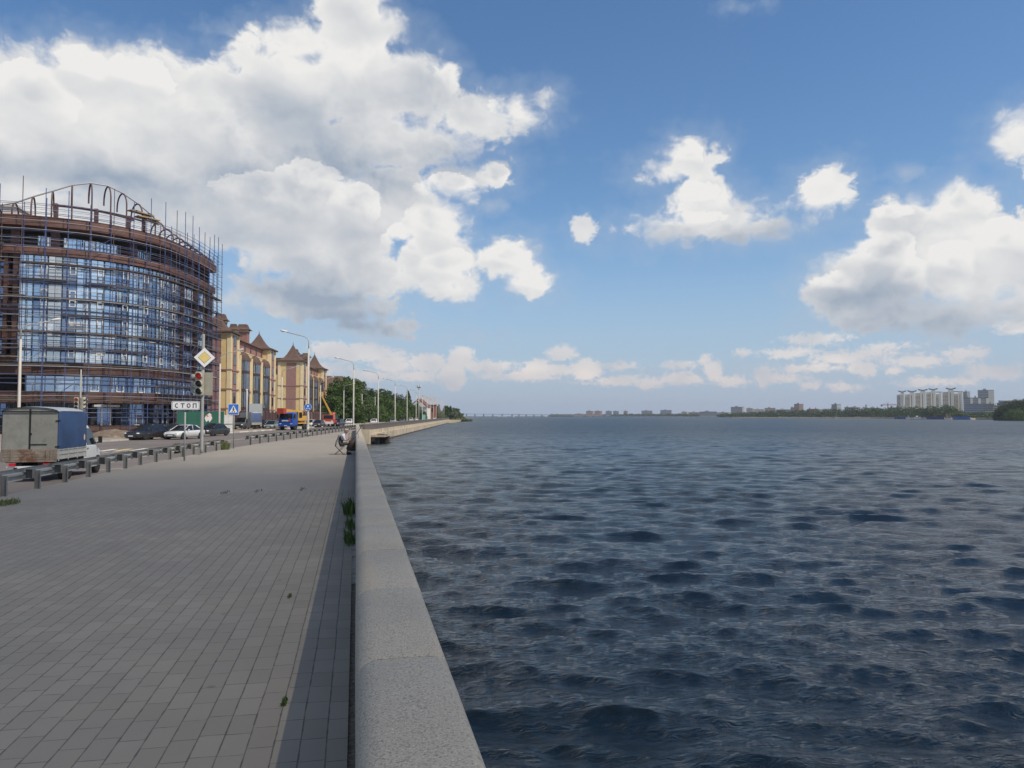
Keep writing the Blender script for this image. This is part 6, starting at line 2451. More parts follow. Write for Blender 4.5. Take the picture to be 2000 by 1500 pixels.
for i, (px, dep, ty, hwp, kind, leaf, lb) in enumerate(TREES):
    p = at_depth(px, 820, dep)
    zt = at_depth(px, ty, dep).z
    w = 2 * hwp * dep / FPX
    base = -.5
    big = dep < 350
    tree(lb, (p.x, p.y, base), zt - base, w, kind, leaf, 100 + i, 6500 if big else 2600, .30 if big else .36, GW, low=.06)
# willows and reeds on the far spit
SH = [(888, 500, 796, 9, 2, 'rounded willow at the start of the far spit'), (893.5, 512, 797.5, 7, 0, 'dark topped tree behind the spit willows'), (886, 485, 805, 9, 3, 'pale grey willow bush above the quay end'),
      (895, 500, 804, 9, 3, 'pale willow bush in the middle of the far spit'), (901, 520, 807, 6, 2, 'small willow bush near the tip of the far spit'), (903, 505, 814, 6, 4, 'yellow green bush low on the far spit')]
for i, (px, dep, ty, hwp, leaf, lb) in enumerate(SH):
    p = at_depth(px, 820, dep)
    tree(lb, (p.x, p.y, -1.2), at_depth(px, ty, dep).z + 1.2, 2 * hwp * dep / FPX, 'broad', leaf, 300 + i, 2600, .34, 'willows on the far spit', low=.02)
rng = np.random.default_rng(77)
cl = []
for px in np.linspace(888, 916, 16):
    p = at_depth(px, 821, 500 - abs(px - 900) * .5)
    cl.append(((p.x, p.y, -1.0), (2.4, 3.0, 1.5 if px < 910 else .8)))
tag(mesh_quads('reeds', leaf_cloud(cl, 5000, .32, rng), LEAF[4], None), 'yellow green reeds along the waterline of the far spit', 'reeds', kind='stuff')
b = MB()
p0, p1 = at_depth(877, 823, 392), at_depth(902, 823, 500)
b.add([(45.2, 385, -2.4), (p0.x + 2.6, p0.y, -2.4), (p1.x, p1.y, -2.4), (p1.x, p1.y, -.7), (p0.x + 2.6, p0.y, -.1), (45.2, 385, -.1), (44.4, 386, -.1), (p1.x - 6, p1.y, -.7)], [(0, 1, 4, 5), (1, 2, 3, 4), (5, 4, 3, 7, 6)])
tag(b.build('sandy_bank', mat('bank_sand', (0.40, 0.34, 0.22), 0.95, 0.15, 0.4)), kind='structure')

# far houses by the road among the trees
p = at_depth(820.5, 815, 440)
wh = thing('white_house', 'small white gabled house with a dark red roof among the far trees', 'house', (p.x, p.y, -.5), R(-20))
MB().span(-5, 5, -4, 4, 0, 7.6).build('wall', mat('white_plaster', (0.62, 0.60, 0.56), 0.85), wh)
b = MB()
b.prism([(-5.6, 7.5), (5.6, 7.5), (0, 12.2)], -4.5, 4.5, 'y')
b.build('roof', mat('dull_red_roof', (0.16, 0.07, 0.06), 0.8), wh)
b = MB()
b.prism([(-4.9, 7.4), (4.9, 7.4), (0, 11.3)], -4.62, -4.5, 'y')
b.build('gable', MATS['white_plaster'], wh)
MB().span(-3, -1.6, -4.06, -3.9, 3.6, 5.6).span(1.4, 2.8, -4.06, -3.9, 3.6, 5.6).build('window', M_WGL, wh)
p = at_depth(839, 815, 455)
mh = thing('brick_house', 'red brick house with a grey metal roof beside the white house', 'house', (p.x, p.y, -.5), R(-10))
MB().span(-5.5, 4, -5, 5, 0, 9.0).build('wall', mat('orange_brick', (0.30, 0.12, 0.075), 0.85, 0.12), mh)
b = MB()
b.loft([[(-7.5 , -5.5, 8.9), (4.6, -5.5, 8.9), (4.6, 5.5, 8.9), (-7.5, 5.5, 8.9)], [(-6, -1.5, 14), (2.5, -1.5, 14), (2.5, 1.5, 14), (-6, 1.5, 14)]], smooth=False)
b.build('roof', mat('zinc_roof', (0.36, 0.37, 0.38), 0.45, metal=.3), mh)
for x in (-3.5, -.5, 2):
    MB().span(x - .6, x + .6, -5.06, -4.9, 4.6, 7).build('window', M_WGL, mh)
p = at_depth(828, 816, 400)
gn = thing('green_fence', 'pale green construction fence beside the far road', 'fence', (p.x, p.y, -.4), R(80))
MB().span(-9, 9, -.04, .04, 0, 2.9).build('panel', mat('mint_panel', (0.12, 0.36, 0.28), 0.6, 0.1, 0.6), gn)
MB().span(-9.05, -8.9, -.1, .1, 0, 3.1).build('post', M_GALVD, gn)
# dark teal mesh fence along the foot of the bank
pts = [at_depth(px, 820, dep) for px, dep in ((642, 206), (690, 222), (730, 262), (770, 318), (800, 370))]
for i, (a, b_) in enumerate(zip(pts, pts[1:])):
    tf = thing('mesh_fence', ['dark green mesh fence below the trees next to the red bucket truck', 'dark green mesh fence behind the far white sedan', 'dark green mesh fence below the trees by the third promenade lamp',
                              'dark green mesh fence below the trees left of the poplar'][i], 'fence', (a.x, a.y, -.4), math.atan2(b_.y - a.y, b_.x - a.x), 'mesh fence along the bank')
    Lf = (b_ - a).to_2d().length
    MB().span(0, Lf - .1, -.02, .02, 0, 2.6).build('panel', mat('mesh_green', (0.025, 0.075, 0.055), 0.7, 0.25, 0.3), tf)
    for k in range(5):
        MB().span(Lf * k / 5 - .04, Lf * k / 5 + .04, -.1, -.02, 0, 2.75).build('post', M_GALVD, tf)
# brown earth bank under the trees
b = MB()
p = [at_depth(px, 820, dep) for px, dep in ((640, 212), (690, 230), (730, 272), (770, 330), (806, 392))]
lo = [Vector((q.x, q.y, -.5)) for q in p]
hi = [Vector((q.x - 9, q.y + 3, 3.0)) for q in p]
bk = [Vector((q.x - 60, q.y + 25, 5.5)) for q in p]
n = len(p)
b.add(lo + hi + bk, [(i, i + 1, i + 1 + n, i + n) for i in range(n - 1)] + [(i + n, i + 1 + n, i + 1 + 2 * n, i + 2 * n) for i in range(n - 1)])
tag(b.build('hillside', mat('brown_bank', (0.085, 0.06, 0.04), 0.95, 0.3, 0.3)), kind='structure')

# roadside weeds and the rough grass in front of the fence
cl = []
rng = np.random.default_rng(5)
for px in np.linspace(505, 552, 26):
    p = at_depth(px, 832, 140 + (px - 505) * .35)
    cl.append(((p.x + rng.normal() * .8, p.y + rng.normal() * 1.5, .2), (1.3, 1.6, .9 * (.5 + rng.random()))))
tag(mesh_quads('roadside_weeds', leaf_cloud(cl, 5200, .17, rng), LEAF[4], None), 'strip of rough yellow green weeds in front of the brown fence', 'weeds', kind='stuff')


def tuft(name, label, loc, h, r, n, leaf, seed, lean=(0, 0)):
    """grass blades: thin bent triangles fanning from a root patch"""
    rg = random.Random(seed)
    b = MB()
    for i in range(n):
        a = rg.uniform(0, 2 * PI)
        q = rg.random() ** .6 * r * .5
        x, y = q * math.cos(a) * .45, q * math.sin(a) * 2.4 * (1 if r < .6 else .4)
        hh = h * rg.uniform(.45, 1.0)
        dx, dy = rg.gauss(lean[0], .35) * hh, rg.gauss(lean[1], .35) * hh
        w = rg.uniform(.004, .009) * (1 + h)
        s = Vector((-dy, dx, 0))
        s = (s.normalized() if s.length > 1e-4 else Vector((1, 0, 0))) * w
        p0, p1, p2 = Vector((x, y, 0)), Vector((x + dx * .35, y + dy * .35, hh * .62)), Vector((x + dx, y + dy, hh * rg.uniform(.72, 1.0)))
        b.add([p0 - s, p0 + s, p1 + s * .8, p1 - s * .8, p2], [(0, 1, 2, 3), (3, 2, 4)])
    o = b.build(name, LEAF[leaf], None, recalc=False)
    o.location = loc
    return tag(o, label, 'grass tuft', kind='stuff')


M_GR = 0
tuft('grass_tuft', 'largest dark grass tuft growing at the foot of the parapet', (-.10, 15.4, -.01), .40, .5, 110, 0, 1, (-.3, 0))
tuft('grass_tuft', 'second dark grass tuft at the parapet foot, just nearer than the largest', (-.07, 13.4, -.01), .24, .40, 60, 0, 2, (-.3, 0))
tuft('grass_tuft', 'third grass tuft at the parapet foot, nearest to the camera', (-.07, 11.9, -.01), .26, .36, 70, 0, 3, (-.25, 0))
p = on_plane(555, 1373)
tuft('grass_tuft', 'tiny grass sprig growing from a paving joint at the wall shadow edge', (p.x, p.y, 0), .035, .07, 36, 0, 4)
p = on_plane(566, 1165)
tuft('grass_tuft', 'tiny flat dry sprig in a paving joint farther from the camera', (p.x, p.y, 0), .03, .10, 30, 4, 5)
p = on_plane(14, 985)
tuft('grass_tuft', 'yellow green grass tuft under the near end of the guard rail', (p.x, p.y, 0), .16, .9, 200, 4, 6)
p = on_plane(440, 878)
tuft('grass_tuft', 'leafy weed growing at the far end of the near guard rail', (p.x, p.y, 0), .6, 1.0, 300, 4, 7)
p = on_plane(354, 886)
tuft('grass_tuft', 'dark weed growing behind the post of the stop line sign', (p.x - .3, p.y + .6, 0), .7, .5, 200, 1, 8)
for i, px in enumerate((440, 505, 590)):
    p = on_plane(px, 962 - i * 3)
    tuft('grass_tuft', ['grass bits at the seam where the pavers end, towards the road', 'middle grass bits on the seam where the pavers end', 'small grass bits at the seam nearest the parapet'][i], (p.x, p.y, 0), .035, .4, 40, 1, 20 + i)


# ------------------------------------------------------------------ the far shore: low bridge, city blocks, trees, boats
M_FPANEL = [mat('far_pale_panel', (0.50, 0.45, 0.38), 0.85, 0.06, 0.05), mat('far_grey_panel', (0.27, 0.28, 0.29), 0.85, 0.06, 0.05), mat('far_pink_panel', (0.42, 0.28, 0.22), 0.85, 0.06, 0.05),
            mat('far_cream_panel', (0.72, 0.66, 0.54), 0.85, 0.05, 0.05), mat('far_blue_panel', (0.22, 0.27, 0.34), 0.8, 0.06, 0.05), mat('far_dark_panel', (0.12, 0.125, 0.13), 0.85, 0.06, 0.05),
            mat('far_brick_panel', (0.30, 0.17, 0.13), 0.85, 0.06, 0.05), mat('far_orange_panel', (0.55, 0.24, 0.08), 0.85, 0.06, 0.05), mat('far_red_panel', (0.30, 0.07, 0.05), 0.85, 0.06, 0.05)]
M_FWIN = mat('far_window_band', (0.10, 0.11, 0.13), 0.5)
M_FROOF = mat('far_roof_felt', (0.16, 0.16, 0.165), 0.9)

# land under the far town
b = MB()
shore = [(1430, 816.3, 1330), (1500, 816.9, 1220), (1600, 817.4, 1090), (1700, 818, 980), (1760, 818.6, 880), (1830, 819.6, 790), (1900, 820.2, 735), (1945, 821, 660), (2060, 822, 560)]
near_ = [at_depth(px, py, d) for px, py, d in shore]
near_ = [Vector((p.x, p.y, WATER_Z - .3)) for p in near_]
lip = [Vector((p.x * 1.006, p.y * 1.006, -.3)) for p in near_]
back_ = [Vector((p.x * 4.2, p.y * 4.2, 3.0)) for p in near_]
n = len(near_)
b.add(near_ + lip + back_, [(i, i + 1, i + 1 + n, i + n) for i in range(n - 1)] + [(i + n, i + 1 + n, i + 1 + 2 * n, i + 2 * n) for i in range(n - 1)])
tag(b.build('far_shore', mat('far_soil', (0.16, 0.15, 0.11), 0.95)), kind='structure')
b = MB()
p = [at_depth(px, 814, d) for px, d in ((1050, 3300), (1150, 3200), (1300, 2900), (1440, 2500), (1440, 5000), (1050, 5200))]
b.add([(q.x, q.y, WATER_Z + .6) for q in p], [tuple(range(6))])
tag(b.build('far_shore', MATS['far_soil']), kind='structure')


def block(px0, px1, ytop, depth, m, label, storeys=9, side=None, name='apartment_block', group=None, thick=14, cat='building', yaw=None, roofbits=1):
    """slab block: wall, flat roof, horizontal window bands; a narrow end in its own panel material shows to the right when side is given"""
    pc = at_depth((px0 + px1) / 2, 812, depth)
    zt = at_depth((px0 + px1) / 2, ytop, depth).z
    w = (px1 - px0) * depth / FPX
    yw = -math.atan2(pc.x, pc.y) if yaw is None else yaw
    root = thing(name, label, cat, (pc.x, pc.y, 0), yw, group)
    b = MB()
    b.span(-w / 2, w / 2, 0, thick, -1, zt)
    b.build('wall', m, root)
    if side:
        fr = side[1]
        MB().span(w / 2 - w * fr, w / 2 + .25, -.25, thick + .2, -1, zt - .1).build('end_panel', side[0], root)
    bw = MB()
    x1 = w / 2 - (w * side[1] if side else 0) - .4
    cols = max(3, int((x1 + w / 2) / 3.4))
    for k in range(storeys):
        z = (k + .35) * zt / storeys
        if z < 3:
            continue
        bw.span(-w / 2 + .5, x1, -.12, .02, z, z + zt / storeys * .42)
    wn = bw.build('window_band', M_FWIN, root)
    MB().span(-w / 2 - .3, w / 2 + .3, -.3, thick + .3, zt, zt + .7).build('roof', M_FROOF, root)
    if roofbits:
        MB().span(-w * .18, w * .02, 3, 8, zt + .7, zt + 3.2).build('lift_house', m, root)
    return root


FB = [(1122, 1141, 808.5, 2700, 2, 'long low pinkish building left of the two pink far blocks', 3), (1144.7, 1159.5, 803, 2650, 2, 'pink far block, left one of the pair above the bridge', 10), (1161, 1176, 803, 2650, 2, 'pink far block, right one of the pair above the bridge', 10),
      (1183, 1195, 803.2, 2650, 4, 'blue grey far block, left one of a close pair', 10), (1197.5, 1208.5, 803.2, 2650, 4, 'blue grey far block, right one of a close pair', 10), (1218, 1226, 803, 2650, 2, 'single narrow pink far tower right of the blue grey pair', 10),
      (1253, 1274, 802.3, 2900, 4, 'wide hazy blue block alone in the middle of the skyline', 10), (1290, 1311.6, 801.3, 2700, 4, 'wide darker blue grey block alone in the middle of the skyline', 10), (1331, 1344, 804.5, 2400, 0, 'beige block at the left end of the low beige row', 7),
      (1345, 1368, 805.5, 2400, 2, 'low pale pink block in the beige row above the bridge', 6), (1367, 1400, 804.3, 2000, 1, 'long grey five storey block above the right half of the bridge', 5), (1402, 1426, 806, 1800, 0, 'low pale block where the bridge meets the trees', 4)]
for px0, px1, yt, dep, mi, lb, st in FB:
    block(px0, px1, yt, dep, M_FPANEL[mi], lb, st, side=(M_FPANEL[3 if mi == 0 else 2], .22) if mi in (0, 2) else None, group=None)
FB2 = [(1428, 1453, 795.3, 1800, 1, 'grey nine storey block with a roof mast, left end of the right shore', 9, (M_FPANEL[3], .14)), (1458, 1470, 798, 1700, 0, 'small pale block right of the grey nine storey one', 6, None), (1471, 1492, 800, 1750, 3, 'cream low block among the treetops, left part', 5, None),
       (1494, 1514, 797.3, 1900, 2, 'pale pink block in the back row left of the brick tower', 6, None), (1516, 1544, 800.3, 1800, 0, 'long low beige block just left of the brick tower', 5, None), (1544.5, 1551.5, 796.2, 1700, 4, 'small blue grey block touching the brick tower', 7, None),
       (1551.8, 1568.5, 789.5, 1650, 6, 'reddish brick tower with a stepped top in the far skyline', 11, (M_FPANEL[2], .45)), (1577, 1588.5, 799.3, 1500, 8, 'dark red low building beside the orange one', 4, None), (1588.8, 1598.5, 799, 1500, 7, 'bright orange low building in the far town', 4, None),
       (1600, 1624, 800, 1650, 3, 'low cream block between the orange building and the white block', 5, None), (1625, 1642, 790.3, 1450, 1, 'grey block with a bright white end, between orange building and chimney', 9, (mat('far_white_panel', (0.72, 0.70, 0.66), 0.85), .42)),
       (1650, 1662, 796, 1500, 1, 'small grey block right of the white ended one', 6, None), (1663, 1679.5, 796, 1450, 0, 'beige five storey block left of the chimney', 5, (M_FPANEL[3], .2)), (1694, 1720, 797.3, 1500, 0, 'long low beige block behind the chimney', 5, None),
       (1734.5, 1751.5, 796.5, 1250, 5, 'dark unfinished block under the tower crane', 5, None)]
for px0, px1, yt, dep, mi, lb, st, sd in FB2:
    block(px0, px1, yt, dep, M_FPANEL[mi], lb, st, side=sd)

# the white high-rise estate: paired shafts with horned roofs
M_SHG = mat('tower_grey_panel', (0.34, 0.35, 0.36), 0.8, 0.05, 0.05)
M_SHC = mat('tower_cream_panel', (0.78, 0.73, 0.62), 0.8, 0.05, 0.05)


def highrise(px0, px1, ytop, depth, label, horns=True, core=None):
    pc = at_depth((px0 + px1) / 2, 812, depth)
    k = depth / FPX
    w = (px1 - px0) * k
    zt = at_depth(px0, ytop, depth).z
    root = thing('tower_block', label, 'tower block', (pc.x, pc.y, 0), -math.atan2(pc.x, pc.y), 'white tower blocks on the far right shore')
    c0 = .48 if core is None else core
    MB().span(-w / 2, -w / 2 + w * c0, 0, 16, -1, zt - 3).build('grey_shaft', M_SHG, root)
    MB().span(-w / 2 + w * c0, w / 2 - .3, -2.5, 15, -1, zt).build('cream_shaft', M_SHC, root)  # cream panelled shaft, standing forward of the grey one
    b = MB()
    for j in range(3):
        x = -w / 2 + w * c0 * (j + .5) / 3
        b.span(x - w * .045, x + w * .045, -.25, .02, 3, zt - 6)
    b.span(-w / 2 + w * c0 + w * .17, -w / 2 + w * c0 + w * .23, -2.7, -2.45, 3, zt - 4)
    b.build('window_band', M_FWIN, root)
    b = MB()
    for j in range(17):
        z = 3 + j * (zt - 6) / 17
        b.span(-w / 2 - .1, -w / 2 + w * c0, -.4, .05, z, z + .7)
    b.build('balcony_band', M_SHC, root)
    if horns:
        b = MB()
        x0, x1 = -w / 2 + w * c0 - 1.5, w / 2 + 1.2
        mid = (x0 + x1) / 2
        b.prism([(x0 - 1.8, zt + 3.2), (x0 - .8, zt + 3.3), (mid, zt + 1.8), (x1 + .8, zt + 3.3), (x1 + 1.8, zt + 3.2), (x1, zt + 1.2), (x0, zt + 1.2)], 0, 10, 'y')
        b.span(mid - w * .16, mid + w * .16, 1, 9, zt, zt + 1.2)
        b.build('winged_roof', M_FROOF, root)
    else:
        MB().span(-w / 2, w / 2, 0, 15, zt, zt + .8).build('roof', M_FROOF, root)
    return root


HR = [(1753, 1768, 767, 'leftmost of the white tower blocks with winged roofs', True), (1769, 1788, 766.5, 'second from the left of the white winged tower blocks', True), (1789.5, 1809.5, 764, 'third from the left of the white winged tower blocks', True),
      (1811, 1829, 762.5, 'fourth winged tower block, left of the pinkish flat topped one', True), (1829.5, 1841, 766, 'flat topped tower between the fourth and the last winged tower', False), (1843, 1864.5, 761.5, 'last and tallest of the winged white tower blocks', True),
      (1865, 1881.5, 765, 'flat topped white tower right of the tallest winged one', False)]
for px0, px1, yt, lb, hn in HR:
    highrise(px0, px1 - 1.5, yt, 1150, lb, hn)
block(1883, 1894.5, 765.5, 1350, M_SHG, 'pale slim tower behind the estate, right of the winged towers', 16, side=(M_SHC, .45), name='tower_block')
block(1913, 1940, 762.5, 1300, M_SHG, 'separate grey tower with a white flank, right of the estate', 17, side=(M_FPANEL[3], .34), name='tower_block')
for i, (a_, b2) in enumerate(((1884, 1899), (1899.5, 1914.5), (1915, 1930))):
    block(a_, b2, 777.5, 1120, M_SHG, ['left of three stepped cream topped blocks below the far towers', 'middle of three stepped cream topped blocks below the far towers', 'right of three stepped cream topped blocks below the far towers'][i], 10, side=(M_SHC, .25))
block(1888, 1931, 789.5, 1050, M_FPANEL[4], 'long dark blue grey block in front of the stepped blocks', 7)
block(1930, 1941, 789.5, 1040, M_FPANEL[1], 'grey block right of the long dark one', 7)
block(1941.5, 1949, 792.5, 1030, M_FPANEL[0], 'small beige block at the right of the estate', 6)
block(1926.5, 1947, 803, 760, M_FPANEL[3], 'low cream building standing close to the far waterline', 2, roofbits=0)
block(1948.5, 1958, 788, 760, M_FPANEL[1], 'grey wing left of the apartment house behind the island of trees', 6)
block(1958.5, 2040, 783.5, 760, M_FPANEL[0], 'long brownish apartment house behind the dark trees at the right edge', 6, roofbits=0)
# chimney, crane, masts
p = at_depth(1692, 812, 1350)
c = thing('chimney_stack', 'thin dark factory chimney rising from the far trees', 'chimney', (p.x, p.y, 0))
MB().lathe([(2.0, -1), (1.3, at_depth(1692, 790, 1350).z)], 10).build('stack', M_FPANEL[5], c)
p = at_depth(1734.5, 812, 1200)
cr = thing('tower_crane', 'pale red tower crane beside the white tower blocks', 'crane', (p.x, p.y, 0), -math.atan2(p.x, p.y))
zt = at_depth(1734.5, 787.5, 1200).z
M_CR = mat('crane_red', (0.42, 0.22, 0.16), 0.6)
MB().span(-.8, .8, -.8, .8, -1, zt).build('mast', M_CR, cr)
MB().span(-10, 14, -.5, .5, zt - 3.2, zt - 2.1).build('jib', M_CR, cr)
MB().span(-10, -7.5, -.9, .9, zt - 5, zt - 2.9).build('counterweight', M_FROOF, cr)
MB().tube([(-8, 0, zt - 2), (0, 0, zt + 1.5), (11, 0, zt - 2)], .2, 4).build('stay', M_CR, cr)
# long low bridge over the reservoir
bp = [(880, 808.2, 3300), (1000, 809.2, 2900), (1110, 811.0, 2450), (1180, 812.6, 2150), (1260, 813.4, 1900), (1350, 814.0, 1650), (1440, 814.3, 1450)]
br = thing('bridge', 'very long low bridge crossing the whole reservoir on the horizon', 'bridge', (0, 0, 0))
pts = [at_depth(*q) for q in bp]
b = MB()
rings = []
for q in pts:
    rings.append([(q.x, q.y, q.z - 1.0), (q.x, q.y, q.z + .9), (q.x * 1.006, q.y * 1.006, q.z + .9), (q.x * 1.006, q.y * 1.006, q.z - 1.0)])
b.loft(rings, smooth=False)
b.build('deck', mat('bridge_concrete', (0.60, 0.58, 0.53), 0.85), br)
for (q0, q1) in zip(pts, pts[1:]):
    k = 7
    for i in range(k):
        q = q0.lerp(q1, i / k)
        MB().box((q.x * 1.002, q.y * 1.002, (q.z - 1 + WATER_Z) / 2 - .3), (4.5, 3, max(.6, q.z - 1 - WATER_Z) + .6)).build('pier', M_FPANEL[1], br)
# far tree belt: individually too small to count
rng = np.random.default_rng(9)
cl = []
for px in np.arange(1405, 1960, 1.9):
    d = np.interp(px, [q[0] for q in shore], [q[2] for q in shore]) + 14 + rng.random() * 60
    p = at_depth(px, 815, d)
    hh = np.interp(px, [1405, 1440, 1520, 1600, 1700, 1760, 1850, 1870, 1885, 1955], [4.5, 8, 10, 10.5, 12, 11, 13, 9, 5, 5]) * (.72 + .5 * rng.random())
    if px > 1850 and rng.random() < .25:
        continue
    w = 3.2 + rng.random() * 3.5
    cl.append(((p.x, p.y, hh * .52 - .6), (w, w, hh * .50)))
tag(mesh_quads('far_wood', leaf_cloud(cl, 34000, .85, rng, inner=.6), LEAF[1], None), 'belt of dark green trees along the far right shoreline', 'wood', kind='stuff')
cl = []
for px in np.arange(1075, 1410, 3.0):
    p = at_depth(px, 814, 3250 - (px - 925) * 2.2)
    cl.append(((p.x, p.y, 2.2), (9, 9, 4.0 + 3 * rng.random())))
tag(mesh_quads('far_wood', leaf_cloud(cl, 6000, 2.4, rng, inner=.6), LEAF[1], None), 'thin hazy line of trees beyond the bridge', 'wood', kind='stuff')
# the dark wooded point at the right edge
for i, (px, dep, ty, hwp, leaf) in enumerate(((1958, 600, 792, 15, 1), (1974, 590, 783.5, 18, 1), (1992, 580, 779.5, 20, 1), (2012, 575, 779, 20, 1), (1949, 610, 803, 8, 1), (1984, 560, 799, 22, 0), (2030, 570, 784, 20, 1))):
    p = at_depth(px, 820, dep)
    tree(['dark tree at the left of the wooded point on the right edge', 'tall dark tree in the middle of the wooded point', 'tallest dark tree of the wooded point', 'dark tree at the very right edge of the picture', 'small dark bush at the left tip of the wooded point', 'low green tree at the front of the wooded point', 'dark tree just outside the right edge on the wooded point'][i],
         (p.x, p.y, -1.8), at_depth(px, ty, dep).z + 1.8, 2 * hwp * dep / FPX, 'broad', leaf, 500 + i, 5200, .42, 'trees of the wooded point', low=.02)
b = MB()
q = [at_depth(px, 821, d) for px, d in ((1944, 625), (1965, 575), (2060, 540), (2060, 640))]
b.add([(p.x, p.y, WATER_Z + .25) for p in q], [(0, 1, 2, 3)])
tag(b.build('wooded_point', MATS['far_soil']), kind='structure')
# boats and floating pavilions
M_BLUEP = mat('pontoon_blue', (0.02, 0.12, 0.42), 0.5)
M_NAVY = mat('pontoon_navy', (0.02, 0.045, 0.17), 0.5)
M_BOAT = mat('boat_white', (0.72, 0.72, 0.70), 0.4)


def pontoon(px0, px1, ytop, depth, label, m, kind):
    pc = at_depth((px0 + px1) / 2, 818, depth)
    w = (px1 - px0) * depth / FPX
    zt = at_depth(px0, ytop, depth).z
    root = thing('floating_pavilion', label, 'pontoon', (pc.x, pc.y, WATER_Z), -math.atan2(pc.x, pc.y))
    h = zt - WATER_Z
    MB().span(-w / 2, w / 2, 0, 8, -.2, .45).build('hull', M_FPANEL[5], root)
    if kind == 'box':
        MB().span(-w / 2 + .3, w / 2 - .6, .4, 7.6, .46, h).build('cabin', m, root)
        MB().span(-w / 2, w / 2 - .3, 0, 8, h, h + .15).build('roof', m, root)
        MB().span(w / 2 - .58, w / 2, .4, 7.6, .46, h - .1).build('door_panel', M_BOAT, root)
    else:
        for i in range(6):
            x = -w / 2 + .4 + (w - .8) * i / 5
            MB().span(x - .1, x + .1, .3, .5, .46, h - .5).build('post', M_BOAT, root)
        MB().prism([(-w / 2 - .3, h - .5), (w / 2 + .3, h - .5), (w / 2 - .5, h), (-w / 2 + .5, h)], 0, 8, 'y').build('roof', m, root)
        MB().span(-w / 2 + .4, w / 2 - .4, 5.5, 6, .46, h - .6).build('back_wall', M_NAVY, root)
    return root


pontoon(1747, 1768.5, 813.8, 800, 'open floating pavilion with a bright blue roof below the leftmost towers', M_BLUEP, 'open')
pontoon(1811, 1843, 814, 740, 'long low navy blue floating pavilion with a pale roof edge', M_NAVY, 'box')
pontoon(1863.5, 1893.5, 814, 700, 'blue box shaped floating pavilion nearest the sandy shore', M_BLUEP, 'box')


def boat(px, depth, L_, label, cabin=True, name='motor_boat'):
    p = at_depth(px, 819, depth)
    root = thing(name, label, 'boat', (p.x, p.y, WATER_Z), -math.atan2(p.x, p.y))
    b = MB()
    rings = []
    for t, w, zb, zt in ((-.5, .8, 0, 1.0), (-.3, 1.0, -.2, 1.0), (.2, .95, -.2, 1.15), (.42, .5, 0, 1.4), (.5, .06, .5, 1.6)):
        x = t * L_
        w *= L_ * .14
        rings.append([(x, -w * .6, zb), (x, -w, zt), (x, w, zt), (x, w * .6, zb)])
    b.loft(rings, smooth=False)
    b.build('hull', M_BOAT, root)
    if cabin:
        MB().span(-L_ * .28, L_ * .06, -L_ * .09, L_ * .09, 1.02, 2.5).build('cabin', M_BOAT, root)
        MB().span(-L_ * .24, L_ * .02, -L_ * .093, L_ * .093, 1.6, 2.2).build('cabin_window', M_CGLASS, root)
        MB().span(-L_ * .2, -L_ * .08, -.5, .5, 2.52, 3.7).build('wheelhouse', M_BOAT, root)
    return root


boat(1796, 760, 15.5, 'white motor yacht moored in front of the white tower blocks')
boat(1776, 770, 6, 'small white boat left of the moored white yacht', name='motor_boat')
boat(1852, 720, 5.5, 'small pale boat between the two blue pavilions', False)
p = at_depth(1633, 817.5, 900)
sb = thing('sailing_boat', 'tiny white sailing boat far out before the tree belt', 'boat', (p.x, p.y, WATER_Z), 1.0)
b = MB()
b.loft([[(x, -w * .5, 0), (x, -w, .7), (x, w, .7), (x, w * .5, 0)] for x, w in ((-2.6, .7), (0, 1), (2.0, .6), (2.8, .05))], smooth=False)
b.build('hull', M_BOAT, sb)
MB().tube([(0.3, 0, .6), (.3, 0, 5.6)], .06, 5).build('mast', M_BOAT, sb)
MB().add([(.2, -.03, 1.2), (-2.2, -.1, 1.3), (.2, -.03, 5.5), (.2, .03, 1.2), (-2.2, -.04, 1.3), (.2, .03, 5.5)], [(0, 1, 2), (3, 5, 4), (0, 3, 4, 1), (1, 4, 5, 2)]).build('sail', M_BOAT, sb)
for i, (px, dep) in enumerate(((975, 2500), (982, 2480), (988, 2520), (1004, 2400), (1067, 2200))):
    p = at_depth(px, 815.5, dep)
    w_ = thing('sailing_boat', ['far white sail, first left of the bridge cluster', 'far white sail, second in the cluster under the bridge', 'far white sail, third in the cluster under the bridge', 'lone far white sail right of the cluster', 'lone white sail farthest right under the bridge'][i], 'boat', (p.x, p.y, WATER_Z), 0.4, 'distant sails under the bridge')
    MB().box((0, 0, .6), (7, 2, 1.2), taper=.8).build('hull', M_BOAT, w_)
    MB().add([(0, 0, 1.4), (-5, .1, 1.4), (0, 0, 9), (0, .1, 1.4), (-5, .2, 1.4), (0, .1, 9)], [(0, 1, 2), (3, 5, 4), (0, 3, 4, 1), (1, 4, 5, 2)]).build('sail', M_BOAT, w_)
    w_.scale = (.5, .5, .42)
